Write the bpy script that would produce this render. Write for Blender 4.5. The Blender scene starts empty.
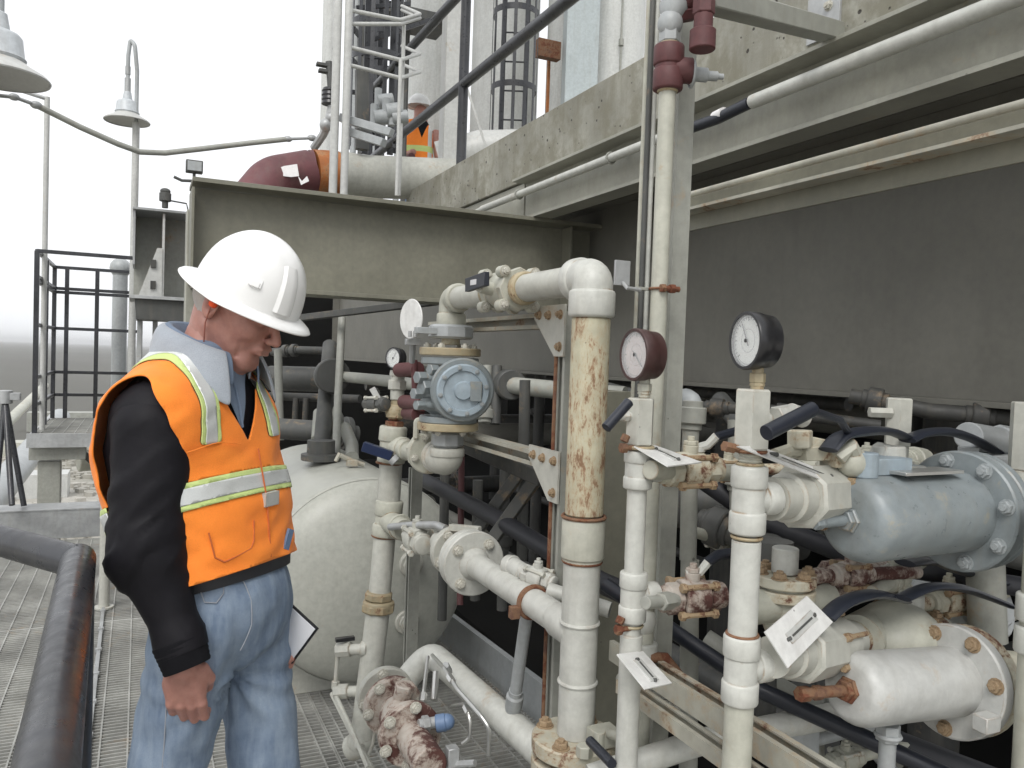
import bpy, bmesh, math, random
import numpy as np
from mathutils import Vector, Matrix, noise as mnoise
V = Vector
random.seed(7)
SC = bpy.context.scene
COL = SC.collection
R = math.radians

# ---------------------------------------------------------------- camera
CAMZ = 1.6
YAW, PITCH, ROLL, FPX = R(25.0), R(-1.86), R(2.0), 800.0
_f = V((math.sin(YAW)*math.cos(PITCH), math.cos(YAW)*math.cos(PITCH), math.sin(PITCH)))
_r0 = V((math.cos(YAW), -math.sin(YAW), 0))
_u0 = _r0.cross(_f)
CR = _r0*math.cos(ROLL)+_u0*math.sin(ROLL)
CU = -_r0*math.sin(ROLL)+_u0*math.cos(ROLL)
CO = V((0, 0, CAMZ))
cam_d = bpy.data.cameras.new('camera'); cam = bpy.data.objects.new('camera', cam_d); COL.objects.link(cam)
cam_d.sensor_width = 36; cam_d.lens = 36*FPX/1024; cam_d.clip_start = 0.05; cam_d.clip_end = 20000
cam.matrix_world = Matrix(((CR.x, CU.x, -_f.x, CO.x), (CR.y, CU.y, -_f.y, CO.y), (CR.z, CU.z, -_f.z, CO.z), (0, 0, 0, 1)))
SC.camera = cam

# ---------------------------------------------------------------- world, sun, exposure (bright overcast)
W = bpy.data.worlds.new('World'); SC.world = W; W.use_nodes = True
nt = W.node_tree; nt.nodes.clear()
sky = nt.nodes.new('ShaderNodeTexSky'); sky.sky_type = 'NISHITA'; sky.sun_disc = False
sky.sun_elevation = R(48); sky.sun_rotation = R(215); sky.air_density = 1.0; sky.dust_density = 4.0
hsv = nt.nodes.new('ShaderNodeHueSaturation'); hsv.inputs['Saturation'].default_value = 0.12
mixw = nt.nodes.new('ShaderNodeMix'); mixw.data_type = 'RGBA'; mixw.inputs[0].default_value = 0.8
mixw.inputs[7].default_value = (11.4, 11.6, 11.9, 1)       # even cloud layer
bg = nt.nodes.new('ShaderNodeBackground'); bg.inputs[1].default_value = 0.098
wo = nt.nodes.new('ShaderNodeOutputWorld')
nt.links.new(sky.outputs[0], hsv.inputs['Color']); nt.links.new(hsv.outputs[0], mixw.inputs[6])
nt.links.new(mixw.outputs[2], bg.inputs[0]); nt.links.new(bg.outputs[0], wo.inputs[0])
sl = bpy.data.lights.new('sun', 'SUN'); sl.energy = 1.5; sl.angle = R(28); sl.color = (1, .97, .93)
sun = bpy.data.objects.new('sun', sl); COL.objects.link(sun)
_sd = V((math.sin(R(215))*math.cos(R(48)), math.cos(R(215))*math.cos(R(48)), math.sin(R(48))))
sun.rotation_euler = _sd.to_track_quat('Z', 'Y').to_euler(); sun.location = (0, 0, 30)
SC.view_settings.view_transform = 'Standard'; SC.view_settings.look = 'None'
SC.view_settings.exposure = 0.27; SC.view_settings.gamma = 1.0; SC.view_settings.use_curve_mapping = False
SC.cycles.max_bounces = 6; SC.cycles.diffuse_bounces = 4; SC.cycles.volume_bounces = 0

# ---------------------------------------------------------------- measuring: photograph sight lines to places
def ray(px, py): return _f+CR*((px-512)/FPX)-CU*((py-384)/FPX)
def P(px, py, d): return CO+ray(px, py)*d
def PX(px, py, x): r = ray(px, py); return CO+r*(x/r.x)
def PY(px, py, y): r = ray(px, py); return CO+r*(y/r.y)
def PZ(px, py, z): r = ray(px, py); return CO+r*((z-CAMZ)/r.z)
def Zat(x, y, py):
    # height at which the vertical line through (x, y) is seen at image row py
    a = (384-py)/FPX
    k = CU-_f*a
    return CAMZ-(k.x*x+k.y*y)/k.z
def col_at(px, py, x): p = PX(px, py, x); return p.x, p.y

# ---------------------------------------------------------------- materials
def lin(c):
    return tuple(v/12.92 if v <= .04045 else ((v+.055)/1.055)**2.4 for v in c)
def newmat(name):
    m = bpy.data.materials.new(name); m.use_nodes = True
    n = m.node_tree; b = n.nodes['Principled BSDF']
    return m, n, b
def nd(n, t, **k):
    x = n.nodes.new(t)
    for a, v in k.items():
        if a in ('loc',): continue
        setattr(x, a, v)
    return x
def noise_n(n, scale, detail=4, rough=.6, vec=None, dist=0):
    x = n.nodes.new('ShaderNodeTexNoise'); x.inputs['Scale'].default_value = scale
    x.inputs['Detail'].default_value = detail; x.inputs['Roughness'].default_value = rough; x.inputs['Distortion'].default_value = dist
    if vec: n.links.new(vec, x.inputs['Vector'])
    return x
def ramp(n, src, stops):
    x = n.nodes.new('ShaderNodeValToRGB')
    e = x.color_ramp.elements
    while len(e) < len(stops): e.new(.5)
    for i, (p, c) in enumerate(stops):
        e[i].position = p; e[i].color = c if len(c) == 4 else (*c, 1)
    n.links.new(src, x.inputs[0]); return x
def mixc(n, fac, a, b):
    x = n.nodes.new('ShaderNodeMix'); x.data_type = 'RGBA'
    for v, i in ((fac, 0), (a, 6), (b, 7)):
        if isinstance(v, (int, float)): x.inputs[i].default_value = v
        elif isinstance(v, tuple): x.inputs[i].default_value = v if len(v) == 4 else (*v, 1)
        else: n.links.new(v, x.inputs[i])
    return x.outputs[2]
def bump(n, b, h, strength=.3, dist=.002):
    x = n.nodes.new('ShaderNodeBump'); x.inputs['Strength'].default_value = strength; x.inputs['Distance'].default_value = dist
    n.links.new(h, x.inputs['Height'])
    if b.inputs['Normal'].links: n.links.new(b.inputs['Normal'].links[0].from_socket, x.inputs['Normal'])
    n.links.new(x.outputs[0], b.inputs['Normal'])
def paint(name, base, rust=.0, rough=.5, var=.12, rscale=9, chips=.3, rustcol=(.12, .052, .032), grime=(.30, .27, .20), gr=.35, metallic=0, bumps=.25, streak=True, ochre=(.38, .26, .14), edge=0, rstretch=1):
    """weathered industrial paint: tonal drift, grime runs, rust patches with ochre margins, dark chips"""
    m, n, b = newmat(name)
    tc = nd(n, 'ShaderNodeTexCoord'); o = tc.outputs['Object']
    big = noise_n(n, 3.1, 4, .6, o); fine = noise_n(n, 38, 5, .65, o)
    dark = tuple(c*(1-var*2.2) for c in base); light = tuple(min(1, c*(1+var)) for c in base)
    c = mixc(n, ramp(n, big.outputs[0], [(.3, (0, 0, 0)), (.7, (1, 1, 1))]).outputs[0], dark, light)
    # grime runs down the surface
    mp = nd(n, 'ShaderNodeMapping'); mp.inputs['Scale'].default_value = (22, 22, 2.2) if streak else (9, 9, 9); n.links.new(o, mp.inputs[0])
    gn = noise_n(n, 1.0, 5, .65, mp.outputs[0])
    gm = ramp(n, gn.outputs[0], [(.50, (0, 0, 0)), (.74, (gr, gr, gr))])
    c = mixc(n, gm.outputs[0], c, tuple(base[i]*.35+grime[i]*.45 for i in range(3)))
    fm = ramp(n, fine.outputs[0], [(.35, (.82, .82, .82)), (.65, (1.05, 1.05, 1.05))])
    mu = n.nodes.new('ShaderNodeMix'); mu.data_type = 'RGBA'; mu.blend_type = 'MULTIPLY'; mu.inputs[0].default_value = .7
    n.links.new(c, mu.inputs[6]); n.links.new(fm.outputs[0], mu.inputs[7]); c = mu.outputs[2]
    rr = None
    if rust > 0:
        mr = nd(n, 'ShaderNodeMapping'); mr.inputs['Scale'].default_value = (1, 1, rstretch); n.links.new(o, mr.inputs[0])
        ra = noise_n(n, rscale, 7, .66, mr.outputs[0], .5); rb_ = noise_n(n, rscale*4.3, 5, .7, mr.outputs[0], .2); rc_ = noise_n(n, rscale*.22, 3, .5, mr.outputs[0])
        r1 = n.nodes.new('ShaderNodeMath'); r1.operation = 'MULTIPLY'; r1.inputs[1].default_value = .52; n.links.new(ra.outputs[0], r1.inputs[0])
        r2 = n.nodes.new('ShaderNodeMath'); r2.operation = 'MULTIPLY_ADD'; r2.inputs[1].default_value = .26; n.links.new(rb_.outputs[0], r2.inputs[0]); n.links.new(r1.outputs[0], r2.inputs[2])
        rn = n.nodes.new('ShaderNodeMath'); rn.operation = 'MULTIPLY_ADD'; rn.inputs[1].default_value = .24; n.links.new(rc_.outputs[0], rn.inputs[0]); n.links.new(r2.outputs[0], rn.inputs[2])
        t = .68-rust*.36
        halo = ramp(n, rn.outputs[0], [(t-.07, (0, 0, 0)), (t+.02, (1, 1, 1))])
        core = ramp(n, rn.outputs[0], [(t-.005, (0, 0, 0)), (t+.06, (1, 1, 1))])
        h2 = n.nodes.new('ShaderNodeMath'); h2.operation = 'MULTIPLY'; h2.inputs[1].default_value = .55; n.links.new(halo.outputs[0], h2.inputs[0])
        c = mixc(n, h2.outputs[0], c, ochre)
        rc = mixc(n, fine.outputs[0], tuple(v*.5 for v in rustcol), tuple(v*1.7 for v in rustcol))
        c = mixc(n, core.outputs[0], c, rc); rr = core.outputs[0]
    if chips > 0:
        vo = nd(n, 'ShaderNodeTexVoronoi'); vo.inputs['Scale'].default_value = 26; n.links.new(o, vo.inputs['Vector'])
        n2 = noise_n(n, 7, 3, .5, o)
        su = n.nodes.new('ShaderNodeMath'); su.operation = 'MULTIPLY_ADD'; su.inputs[1].default_value = .55
        n.links.new(n2.outputs[0], su.inputs[0]); n.links.new(vo.outputs['Distance'], su.inputs[2])
        cm = ramp(n, su.outputs[0], [(.245, (chips*2.2,)*3), (.275, (0, 0, 0))])
        c = mixc(n, cm.outputs[0], c, (.05, .04, .035))
    if edge > 0:
        bv = n.nodes.new('ShaderNodeBevel'); bv.samples = 3; bv.inputs['Radius'].default_value = .0045
        ge = n.nodes.new('ShaderNodeNewGeometry'); dt = n.nodes.new('ShaderNodeVectorMath'); dt.operation = 'DOT_PRODUCT'
        n.links.new(bv.outputs[0], dt.inputs[0]); n.links.new(ge.outputs['Normal'], dt.inputs[1])
        en = noise_n(n, 17, 4, .65, o)
        sb = n.nodes.new('ShaderNodeMath'); sb.operation = 'MULTIPLY_ADD'; sb.inputs[1].default_value = -1.0; sb.inputs[2].default_value = 1.0
        n.links.new(dt.outputs['Value'], sb.inputs[0])
        er = ramp(n, sb.outputs[0], [(.015, (0, 0, 0)), (.12, (1, 1, 1))])
        ng = ramp(n, en.outputs[0], [(.56-edge*.3, (0, 0, 0)), (.72-edge*.3, (1, 1, 1))])
        mm = n.nodes.new('ShaderNodeMath'); mm.operation = 'MULTIPLY'; n.links.new(er.outputs[0], mm.inputs[0]); n.links.new(ng.outputs[0], mm.inputs[1])
        c = mixc(n, mm.outputs[0], c, mixc(n, en.outputs[0], rustcol, ochre))
    n.links.new(c, b.inputs['Base Color'])
    rg = ramp(n, fine.outputs[0], [(.3, (rough-.1,)*3), (.7, (min(1, rough+.14),)*3)])
    if rr is not None:
        n.links.new(mixc(n, rr, rg.outputs[0], (.9, .9, .9)), b.inputs['Roughness'])
    else: n.links.new(rg.outputs[0], b.inputs['Roughness'])
    b.inputs['Metallic'].default_value = metallic
    bump(n, b, fine.outputs[0], bumps, .0012); bump(n, b, big.outputs[0], bumps, .006)
    return m
def plain(name, col, rough=.5, metallic=0, nscale=60, nvar=.15, bst=.2, bd=.001, **kw):
    m, n, b = newmat(name)
    o = nd(n, 'ShaderNodeTexCoord').outputs['Object']
    x = noise_n(n, nscale, 4, .6, o)
    n.links.new(mixc(n, x.outputs[0], tuple(c*(1-nvar) for c in col), tuple(min(1, c*(1+nvar)) for c in col)), b.inputs['Base Color'])
    b.inputs['Roughness'].default_value = rough; b.inputs['Metallic'].default_value = metallic
    bump(n, b, x.outputs[0], bst, bd)
    for k, v in kw.items(): b.inputs[k.replace('_', ' ')].default_value = v
    return m
M = {}
M['cream'] = paint('cream_paint', (.47, .47, .40), .12, .46, .08, 11, .4, edge=.35)
M['tank_paint'] = paint('tank_paint', (.41, .415, .37), .03, .42, .035, 6, .35, gr=.16)
M['cream_clean'] = paint('cream_paint_clean', (.48, .48, .43), .07, .43, .06, 9, .35, edge=.22)
M['white_pipe'] = paint('white_pipe_paint', (.53, .535, .495), .06, .40, .05, 8, .3, edge=.18)
M['cream_rusty'] = paint('cream_paint_rusted', (.54, .52, .42), .34,  .6, .12, 22, .6)
M['speckled'] = paint('rust_speckled_cream', (.50, .475, .35), .40, .65, .14, 70, .4, rustcol=(.22, .13, .075), ochre=(.42, .31, .19), rstretch=.35)
M['valve_rusty'] = paint('half_rusted_valve', (.50, .46, .41), .49, .62, .12, 13, .3, rustcol=(.075, .030, .024), ochre=(.30, .21, .16))
M['rust'] = paint('rust', (.16, .075, .05), .5, .8, .25, 20, .4, rustcol=(.12, .04, .02), ochre=(.30, .18, .09))
M['brown_brass'] = paint('stained_brass', (.40, .34, .22), .3, .5, .15, 30, .4)
M['maroon'] = plain('maroon_primer', (.095, .032, .033), .6, 0, 80, .35, .4)
M['red_primer'] = paint('red_primer_pipe', (.15, .05, .055), .0, .55, .2, 9, .15, gr=.3)
M['orange_band'] = paint('orange_weathered_band', (.40, .13, .03), .25, .6, .25, 14, .2)
M['tape'] = plain('pale_tape', (.75, .74, .73), .6)
M['green_steel'] = paint('olive_grey_beam', (.21, .205, .16), .0, .55, .08, 5, .18, grime=(.13, .12, .09), gr=.25)
M['girder'] = paint('dark_olive_girder', (.155, .151, .130), .0, .6, .07, 5, .10, grime=(.09, .085, .07), gr=.2)
M['bay_dark'] = plain('bay_shade_black', (.010, .010, .0095), .9, 0, 3, .3, Specular_IOR_Level=.05)  # near-black base colour carries the deep shade of the bay
M['channel'] = paint('khaki_channel', (.33, .328, .28), .05, .55, .1, 5, .2)
M['strut'] = paint('grey_strut', (.33, .335, .30), .07, .5, .1, 8, .3)
M['strut_rust'] = paint('stained_strut', (.40, .39, .33), .28, .6, .15, 10, .5)
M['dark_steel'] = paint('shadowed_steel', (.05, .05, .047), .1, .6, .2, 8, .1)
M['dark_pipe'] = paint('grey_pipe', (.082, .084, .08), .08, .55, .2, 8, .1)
M['galv'] = paint('galvanised_steel', (.42, .43, .43), .03, .45, .15, 12, .1, metallic=.3)
M['grate'] = paint('galvanised_grating', (.385, .385, .36), .1, .6, .2, 6, .0, metallic=.1)
M['black_paint'] = paint('worn_black_paint', (.035, .037, .043), .0, .32, .3, 9, .0, gr=.15)
M['tube_blue'] = paint('blue_grey_valve_paint', (.235, .265, .275), .07, .34, .12, 9, .7, edge=.2, ochre=(.4, .33, .2))
M['blue_cover'] = paint('pale_blue_cover', (.33, .40, .45), .03, .45, .16, 12, .4)
M['white_metal'] = paint('white_enamel', (.50, .505, .485), .07, .38, .05, 9, .35, gr=.25, edge=.25)
M['lamp_grey'] = paint('lamp_grey', (.38, .40, .405), .02, .4, .08, 8, .1)
M['lamp_pale'] = paint('lamp_pale_grey', (.50, .53, .55), .02, .4, .06, 8, .1)
M['lamp_in'] = plain('lamp_underside', (.42, .42, .40), .5)
M['pale_tower'] = paint('pale_vessel_paint', (.58, .59, .57), .03, .5, .05, 2, .05)
M['blue_tower'] = paint('blue_grey_vessel_paint', (.42, .47, .48), .0, .5, .05, 2, .05)
M['rubber'] = plain('black_rubber', (.02, .021, .026), .55, 0, 50, .3)
M['brown_case'] = plain('brown_gauge_case', (.05, .022, .020), .45, 0, 80, .3)
M['grip'] = plain('navy_vinyl_grip', (.016, .019, .028), .38, 0, 70, .2)
M['gauge_black'] = plain('gauge_case', (.018, .018, .02), .3, 0, 60, .2)
M['dial'] = plain('dial_face', (.62, .63, .60), .5, 0, 90, .06)
M['dial_red'] = plain('stained_dial_face', (.46, .38, .36), .5, 0, 60, .15)
M['ink'] = plain('dial_ink', (.03, .03, .03), .5)
M['hex_bolt'] = paint('painted_bolts', (.56, .56, .50), .28, .5, .15, 40, .2)
M['bolt_rust'] = paint('rusted_bolts', (.36, .27, .17), .40, .7, .2, 50, .2)
M['bolt_blue'] = paint('blue_grey_bolts', (.36, .39, .40), .1, .45, .1, 30, .2)
M['stainless'] = plain('stainless_tube', (.56, .56, .54), .3, .8, 60, .1)
M['blue_plastic'] = plain('blue_plastic_cap', (.13, .20, .33), .5)
M['paper'] = plain('paper', (.72, .73, .76), .7, 0, 30, .03)
M['tag_metal'] = paint('white_tag_plate', (.68, .68, .66), .05, .4, .05, 12, .3)
M['label_white'] = plain('label', (.6, .6, .6), .5)
def glass_mat():
    m, n, b = newmat('gauge_glass'); b.inputs['Base Color'].default_value = (.9, .92, .92, 1)
    b.inputs['Roughness'].default_value = .08; b.inputs['Alpha'].default_value = .22; b.inputs['IOR'].default_value = 1.45
    return m
M['glass'] = glass_mat()
def concrete_mat():
    m, n, b = newmat('pitted_concrete')
    o = nd(n, 'ShaderNodeTexCoord').outputs['Object']
    a = noise_n(n, 2.2, 5, .6, o); f = noise_n(n, 30, 6, .7, o)
    mp = nd(n, 'ShaderNodeMapping'); mp.inputs['Scale'].default_value = (9, 9, 1.2); n.links.new(o, mp.inputs[0])
    s = noise_n(n, 1.5, 4, .6, mp.outputs[0])
    c = mixc(n, ramp(n, a.outputs[0], [(.35, (0, 0, 0)), (.65, (1, 1, 1))]).outputs[0], (.215, .212, .18), (.36, .355, .305))
    c = mixc(n, ramp(n, s.outputs[0], [(.48, (0, 0, 0)), (.70, (.42, .42, .42))]).outputs[0], c, (.14, .125, .08))
    c = mixc(n, ramp(n, noise_n(n, 7, 6, .7, o).outputs[0], [(.46, (0, 0, 0)), (.60, (.75, .75, .75))]).outputs[0], c, (.185, .175, .13))
    c = mixc(n, ramp(n, f.outputs[0], [(.35, (.5, .5, .5)), (.5, (0, 0, 0))]).outputs[0], c, (.22, .21, .17))
    vo = nd(n, 'ShaderNodeTexVoronoi'); vo.inputs['Scale'].default_value = 24; n.links.new(o, vo.inputs['Vector'])
    su = n.nodes.new('ShaderNodeMath'); su.operation = 'MULTIPLY_ADD'; su.inputs[1].default_value = .7
    n.links.new(noise_n(n, 11, 3, .5, o).outputs[0], su.inputs[0]); n.links.new(vo.outputs['Distance'], su.inputs[2])
    pit = ramp(n, su.outputs[0], [(.40, (1, 1, 1)), (.47, (0, 0, 0))])
    c = mixc(n, pit.outputs[0], c, (.055, .05, .042))
    n.links.new(c, b.inputs['Base Color']); b.inputs['Roughness'].default_value = .9
    bump(n, b, f.outputs[0], .5, .004)
    inv = n.nodes.new('ShaderNodeMath'); inv.operation = 'SUBTRACT'; inv.inputs[0].default_value = 1; n.links.new(pit.outputs[0], inv.inputs[1])
    bump(n, b, inv.outputs[0], .7, .006)
    return m
M['concrete'] = concrete_mat()
def ground_mat():
    m, n, b = newmat('dry_ground')
    o = nd(n, 'ShaderNodeTexCoord').outputs['Object']
    a = noise_n(n, .05, 8, .65, o); f = noise_n(n, .8, 6, .7, o)
    c = mixc(n, ramp(n, a.outputs[0], [(.42, (0, 0, 0)), (.6, (1, 1, 1))]).outputs[0], (.30, .29, .25), (.48, .46, .42))
    c = mixc(n, ramp(n, f.outputs[0], [(.35, (.5, .5, .5)), (.6, (0, 0, 0))]).outputs[0], c, (.20, .19, .16))
    n.links.new(c, b.inputs['Base Color']); b.inputs['Roughness'].default_value = .95
    return m
M['ground'] = ground_mat()
M['far_ground'] = plain('scrub_plain', (.10, .098, .085), .95, 0, .01, .3, 0)

# ---------------------------------------------------------------- mesh helpers
def basis(d, up=None):
    d = V(d).normalized()
    u = V(up) if up is not None else (V((0, 0, 1)) if abs(d.z) < .9 else V((1, 0, 0)))
    x = u.cross(d)
    if x.length < 1e-5: x = V((0, 1, 0)).cross(d)
    x.normalize(); y = d.cross(x)
    return x, y, d
class MB:
    def __init__(s): s.v = []; s.f = []; s.sm = []
    def add(s, vs, fs, smooth=True):
        k = len(s.v); s.v += [tuple(v) for v in vs]; s.f += [tuple(i+k for i in f) for f in fs]; s.sm += [smooth]*len(fs); return s
    def rings(s, rings, cap0=True, cap1=True, closed=True):
        n = len(rings[0]); vs = [p for r in rings for p in r]; fs = []
        for i in range(len(rings)-1):
            for j in range(n if closed else n-1):
                a = i*n+j; b_ = i*n+(j+1) % n
                fs.append((a, b_, b_+n, a+n))
        if cap0: fs.append(tuple(range(n-1, -1, -1)))
        if cap1: fs.append(tuple((len(rings)-1)*n+j for j in range(n)))
        return s.add(vs, fs)
    def lathe(s, o, d, prof, seg=28, cap0=True, cap1=True):
        x, y, d = basis(d); o = V(o)
        rs = []
        for t, r in prof:
            rs.append([o+d*t+(x*math.cos(2*math.pi*j/seg)+y*math.sin(2*math.pi*j/seg))*max(r, 1e-5) for j in range(seg)])
        return s.rings(rs, cap0, cap1)
    def cyl(s, p0, p1, r, r2=None, seg=24, ch=None):
        p0 = V(p0); p1 = V(p1); L = (p1-p0).length; r2 = r if r2 is None else r2
        if ch is None: ch = min(r, r2, L)*.08
        return s.lathe(p0, p1-p0, [(0, r-ch), (ch, r), (L-ch, r2), (L, r2-ch)], seg)
    def hexp(s, p0, p1, r, rot=0, n=6):
        x, y, d = basis(V(p1)-V(p0)); L = (V(p1)-V(p0)).length; ch = min(r*.1, L*.2); p0 = V(p0)
        rs = []
        for t, rr in ((0, r-ch), (ch, r), (L-ch, r), (L, r-ch)):
            rs.append([p0+d*t+(x*math.cos(rot+2*math.pi*j/n)+y*math.sin(rot+2*math.pi*j/n))*rr for j in range(n)])
        k = len(s.sm); s.rings(rs); s.sm[k:] = [False]*(len(s.sm)-k); return s
    def box(s, c, size, rot=None, ch=None):
        sx, sy, sz = (abs(q)/2 for q in size); c = V(c)
        ch = min(sx, sy, sz)*.12 if ch is None else ch
        ch = min(ch, .004) if ch > 0 else 0
        bm = bmesh.new(); bmesh.ops.create_cube(bm, size=1)
        for v in bm.verts: v.co = V((v.co.x*2*sx, v.co.y*2*sy, v.co.z*2*sz))
        if ch > 0: bmesh.ops.bevel(bm, geom=bm.edges[:], offset=ch, segments=1, affect='EDGES')
        m = rot if rot is not None else Matrix.Identity(3)
        bm.verts.index_update()
        s.add([c+m@v.co for v in bm.verts], [[v.index for v in f.verts] for f in bm.faces], False); bm.free(); return s
    def bar(s, p0, p1, w, h, up=(0, 0, 1)):
        """solid bar from p0 to p1; w across, h along up"""
        p0 = V(p0); p1 = V(p1); x, y, d = basis(p1-p0, up)
        rot = Matrix((x, y, d)).transposed()
        return s.box((p0+p1)/2, (w, h, (p1-p0).length), rot)
    def extr(s, prof, p0, p1, up=(0, 0, 1)):
        """closed 2-D profile (list of (x,y)) swept from p0 to p1"""
        p0 = V(p0); p1 = V(p1); x, y, d = basis(p1-p0, up)
        k = len(s.sm)
        s.rings([[p+x*a+y*b_ for a, b_ in prof] for p in (p0, p1)]); s.sm[k:] = [False]*(len(s.sm)-k); return s
    def tube(s, pts, r, seg=14, bend=None, cap=True, rr=None):
        pts = [V(p) for p in pts]
        if bend:
            out = [pts[0]]; 
            for i in range(1, len(pts)-1):
                a, b_, c = pts[i-1], pts[i], pts[i+1]
                d0 = (a-b_).normalized(); d1 = (c-b_).normalized()
                ang = d0.angle(d1); t = min(bend/max(math.tan(ang/2), .05), (a-b_).length*.49, (c-b_).length*.49)
                q0 = b_+d0*t; q1 = b_+d1*t
                N = 7
                for k in range(N+1):
                    u = k/N; out.append(q0*(1-u)**2+b_*2*u*(1-u)+q1*u*u)
            out.append(pts[-1]); pts = out
        n = len(pts); rs = []
        t0 = (pts[1]-pts[0]).normalized(); x, y, _ = basis(t0)
        for i in range(n):
            t = (pts[min(i+1, n-1)]-pts[max(i-1, 0)]).normalized()
            x = (x-t*x.dot(t)).normalized(); y = t.cross(x)
            rad = r if rr is None else rr(i/(n-1))
            rs.append([pts[i]+(x*math.cos(2*math.pi*j/seg)+y*math.sin(2*math.pi*j/seg))*rad for j in range(seg)])
        return s.rings(rs, cap, cap)
    def ball(s, c, rx, ry=None, rz=None, seg=20, rot=None):
        ry = rx if ry is None else ry; rz = rx if rz is None else rz; c = V(c); m = rot or Matrix.Identity(3)
        rs = []; h = seg//2
        for i in range(h+1):
            a = math.pi*i/h
            rs.append([c+m@V((rx*max(math.sin(a), 1e-4)*math.cos(2*math.pi*j/seg), ry*max(math.sin(a), 1e-4)*math.sin(2*math.pi*j/seg), -rz*math.cos(a))) for j in range(seg)])
        return s.rings(rs)
    def torus(s, c, d, R0, r0, seg=32, s2=10, a0=0, a1=2*math.pi):
        x, y, d = basis(d); c = V(c); full = abs(a1-a0-2*math.pi) < 1e-6
        pts = [c+(x*math.cos(a0+(a1-a0)*j/seg)+y*math.sin(a0+(a1-a0)*j/seg))*R0 for j in range(seg+1)]
        rs = []
        for j, p in enumerate(pts):
            e = (p-c).normalized()
            rs.append([p+(e*math.cos(2*math.pi*k/s2)+d*math.sin(2*math.pi*k/s2))*r0 for k in range(s2)])
        return s.rings(rs, not full, not full)
    def mesh(s, name, off=V((0, 0, 0))):
        me = bpy.data.meshes.new(name)
        vs = np.array([tuple(v) for v in s.v], dtype=float)-np.array(off)
        me.from_pydata(vs.tolist(), [], s.f)
        me.polygons.foreach_set('use_smooth', s.sm)
        bm = bmesh.new(); bm.from_mesh(me); bmesh.ops.recalc_face_normals(bm, faces=bm.faces); bm.to_mesh(me); bm.free()
        me.set_sharp_from_angle(angle=R(38))
        return me
WO = {}
def tag(o, label=None, cat=None, group=None, kind=None):
    if label: o['label'] = label
    if cat: o['category'] = cat
    if group: o['group'] = group
    if kind: o['kind'] = kind
    return o
def thing(name, label, cat, loc, group=None):
    o = bpy.data.objects.new(name, None); COL.objects.link(o); o.location = loc; o.empty_display_size = .1
    WO[o.name] = V(loc); return tag(o, label, cat, group)
def clusters(mb):
    n = len(mb.v); par = list(range(n))
    def fd(a):
        while par[a] != a: par[a] = par[par[a]]; a = par[a]
        return a
    for f in mb.f:
        r = fd(f[0])
        for i in f[1:]: par[fd(i)] = r
    isl = {}
    for i in range(n): isl.setdefault(fd(i), []).append(i)
    ks = list(isl); 
    if len(ks) < 2 or len(ks) > 40: return None
    A = np.array([tuple(v) for v in mb.v]); lo = [A[isl[k]].min(0)-.002 for k in ks]; hi = [A[isl[k]].max(0)+.002 for k in ks]
    p2 = list(range(len(ks)))
    def f2(a):
        while p2[a] != a: a = p2[a]
        return a
    for i in range(len(ks)):
        for j in range(i):
            if (lo[i] <= hi[j]).all() and (lo[j] <= hi[i]).all(): p2[f2(i)] = f2(j)
    g = {}
    for i, k in enumerate(ks): g.setdefault(f2(i), set()).update(isl[k])
    return list(g.values()) if len(g) > 1 else None
def part(name, mb, mat, parent=None, label=None, kind=None):
    cl = clusters(mb) if parent is not None and kind is None else None
    if cl:
        first = None
        for c in cl:
            ids = sorted(c); mp = {j: k for k, j in enumerate(ids)}; b = MB(); b.v = [mb.v[i] for i in ids]
            for f, s in zip(mb.f, mb.sm):
                if f[0] in c: b.f.append(tuple(mp[i] for i in f)); b.sm.append(s)
            o = _part(name, b, mat, parent, label); first = first or o
        return first
    return _part(name, mb, mat, parent, label, kind)
def _part(name, mb, mat, parent=None, label=None, kind=None):
    off = WO[parent.name] if parent else V((0, 0, 0))
    me = mb.mesh(name, off); me.materials.append(M[mat] if isinstance(mat, str) else mat)
    o = bpy.data.objects.new(name, me); COL.objects.link(o)
    if parent: o.parent = parent
    WO[o.name] = off
    if label: o['label'] = label
    if kind: o['kind'] = kind
    return o
def solo(name, mb, mat, label, cat, group=None, loc=None):
    """a thing that is one mesh"""
    loc = V(loc) if loc is not None else V(mb.v[0])
    me = mb.mesh(name, loc); me.materials.append(M[mat] if isinstance(mat, str) else mat)
    o = bpy.data.objects.new(name, me); COL.objects.link(o); o.location = loc; WO[o.name] = loc
    return tag(o, label, cat, group)
def struct(name, mb, mat):
    o = part(name, mb, mat); o['kind'] = 'structure'; return o
_bolts = {}
def bolt(p, d, r, mat, parent, name='bolt', h=.75):
    """hex bolt head with washer and stub, unit mesh shared between all of a material"""
    key = (mat, h)
    if key not in _bolts:
        b = MB(); b.lathe((0, 0, 0), (0, 0, 1), [(0, 1.25), (.12, 1.25)], 12); b.hexp((0, 0, .12), (0, 0, .12+h), 1.0)
        b.cyl((0, 0, .1+h), (0, 0, .5+h), .52, seg=8)
        _bolts[key] = b.mesh('bolt_mesh'); _bolts[key].materials.append(M[mat])
    o = bpy.data.objects.new(name, _bolts[key]); COL.objects.link(o); o.parent = parent
    x, y, z = basis(d)
    o.matrix_local = Matrix.Translation(V(p)-WO[parent.name])@Matrix((x, y, z)).transposed().to_4x4()@Matrix.Rotation(random.random(), 4, 'Z')@Matrix.Scale(r, 4)
    return o
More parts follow.
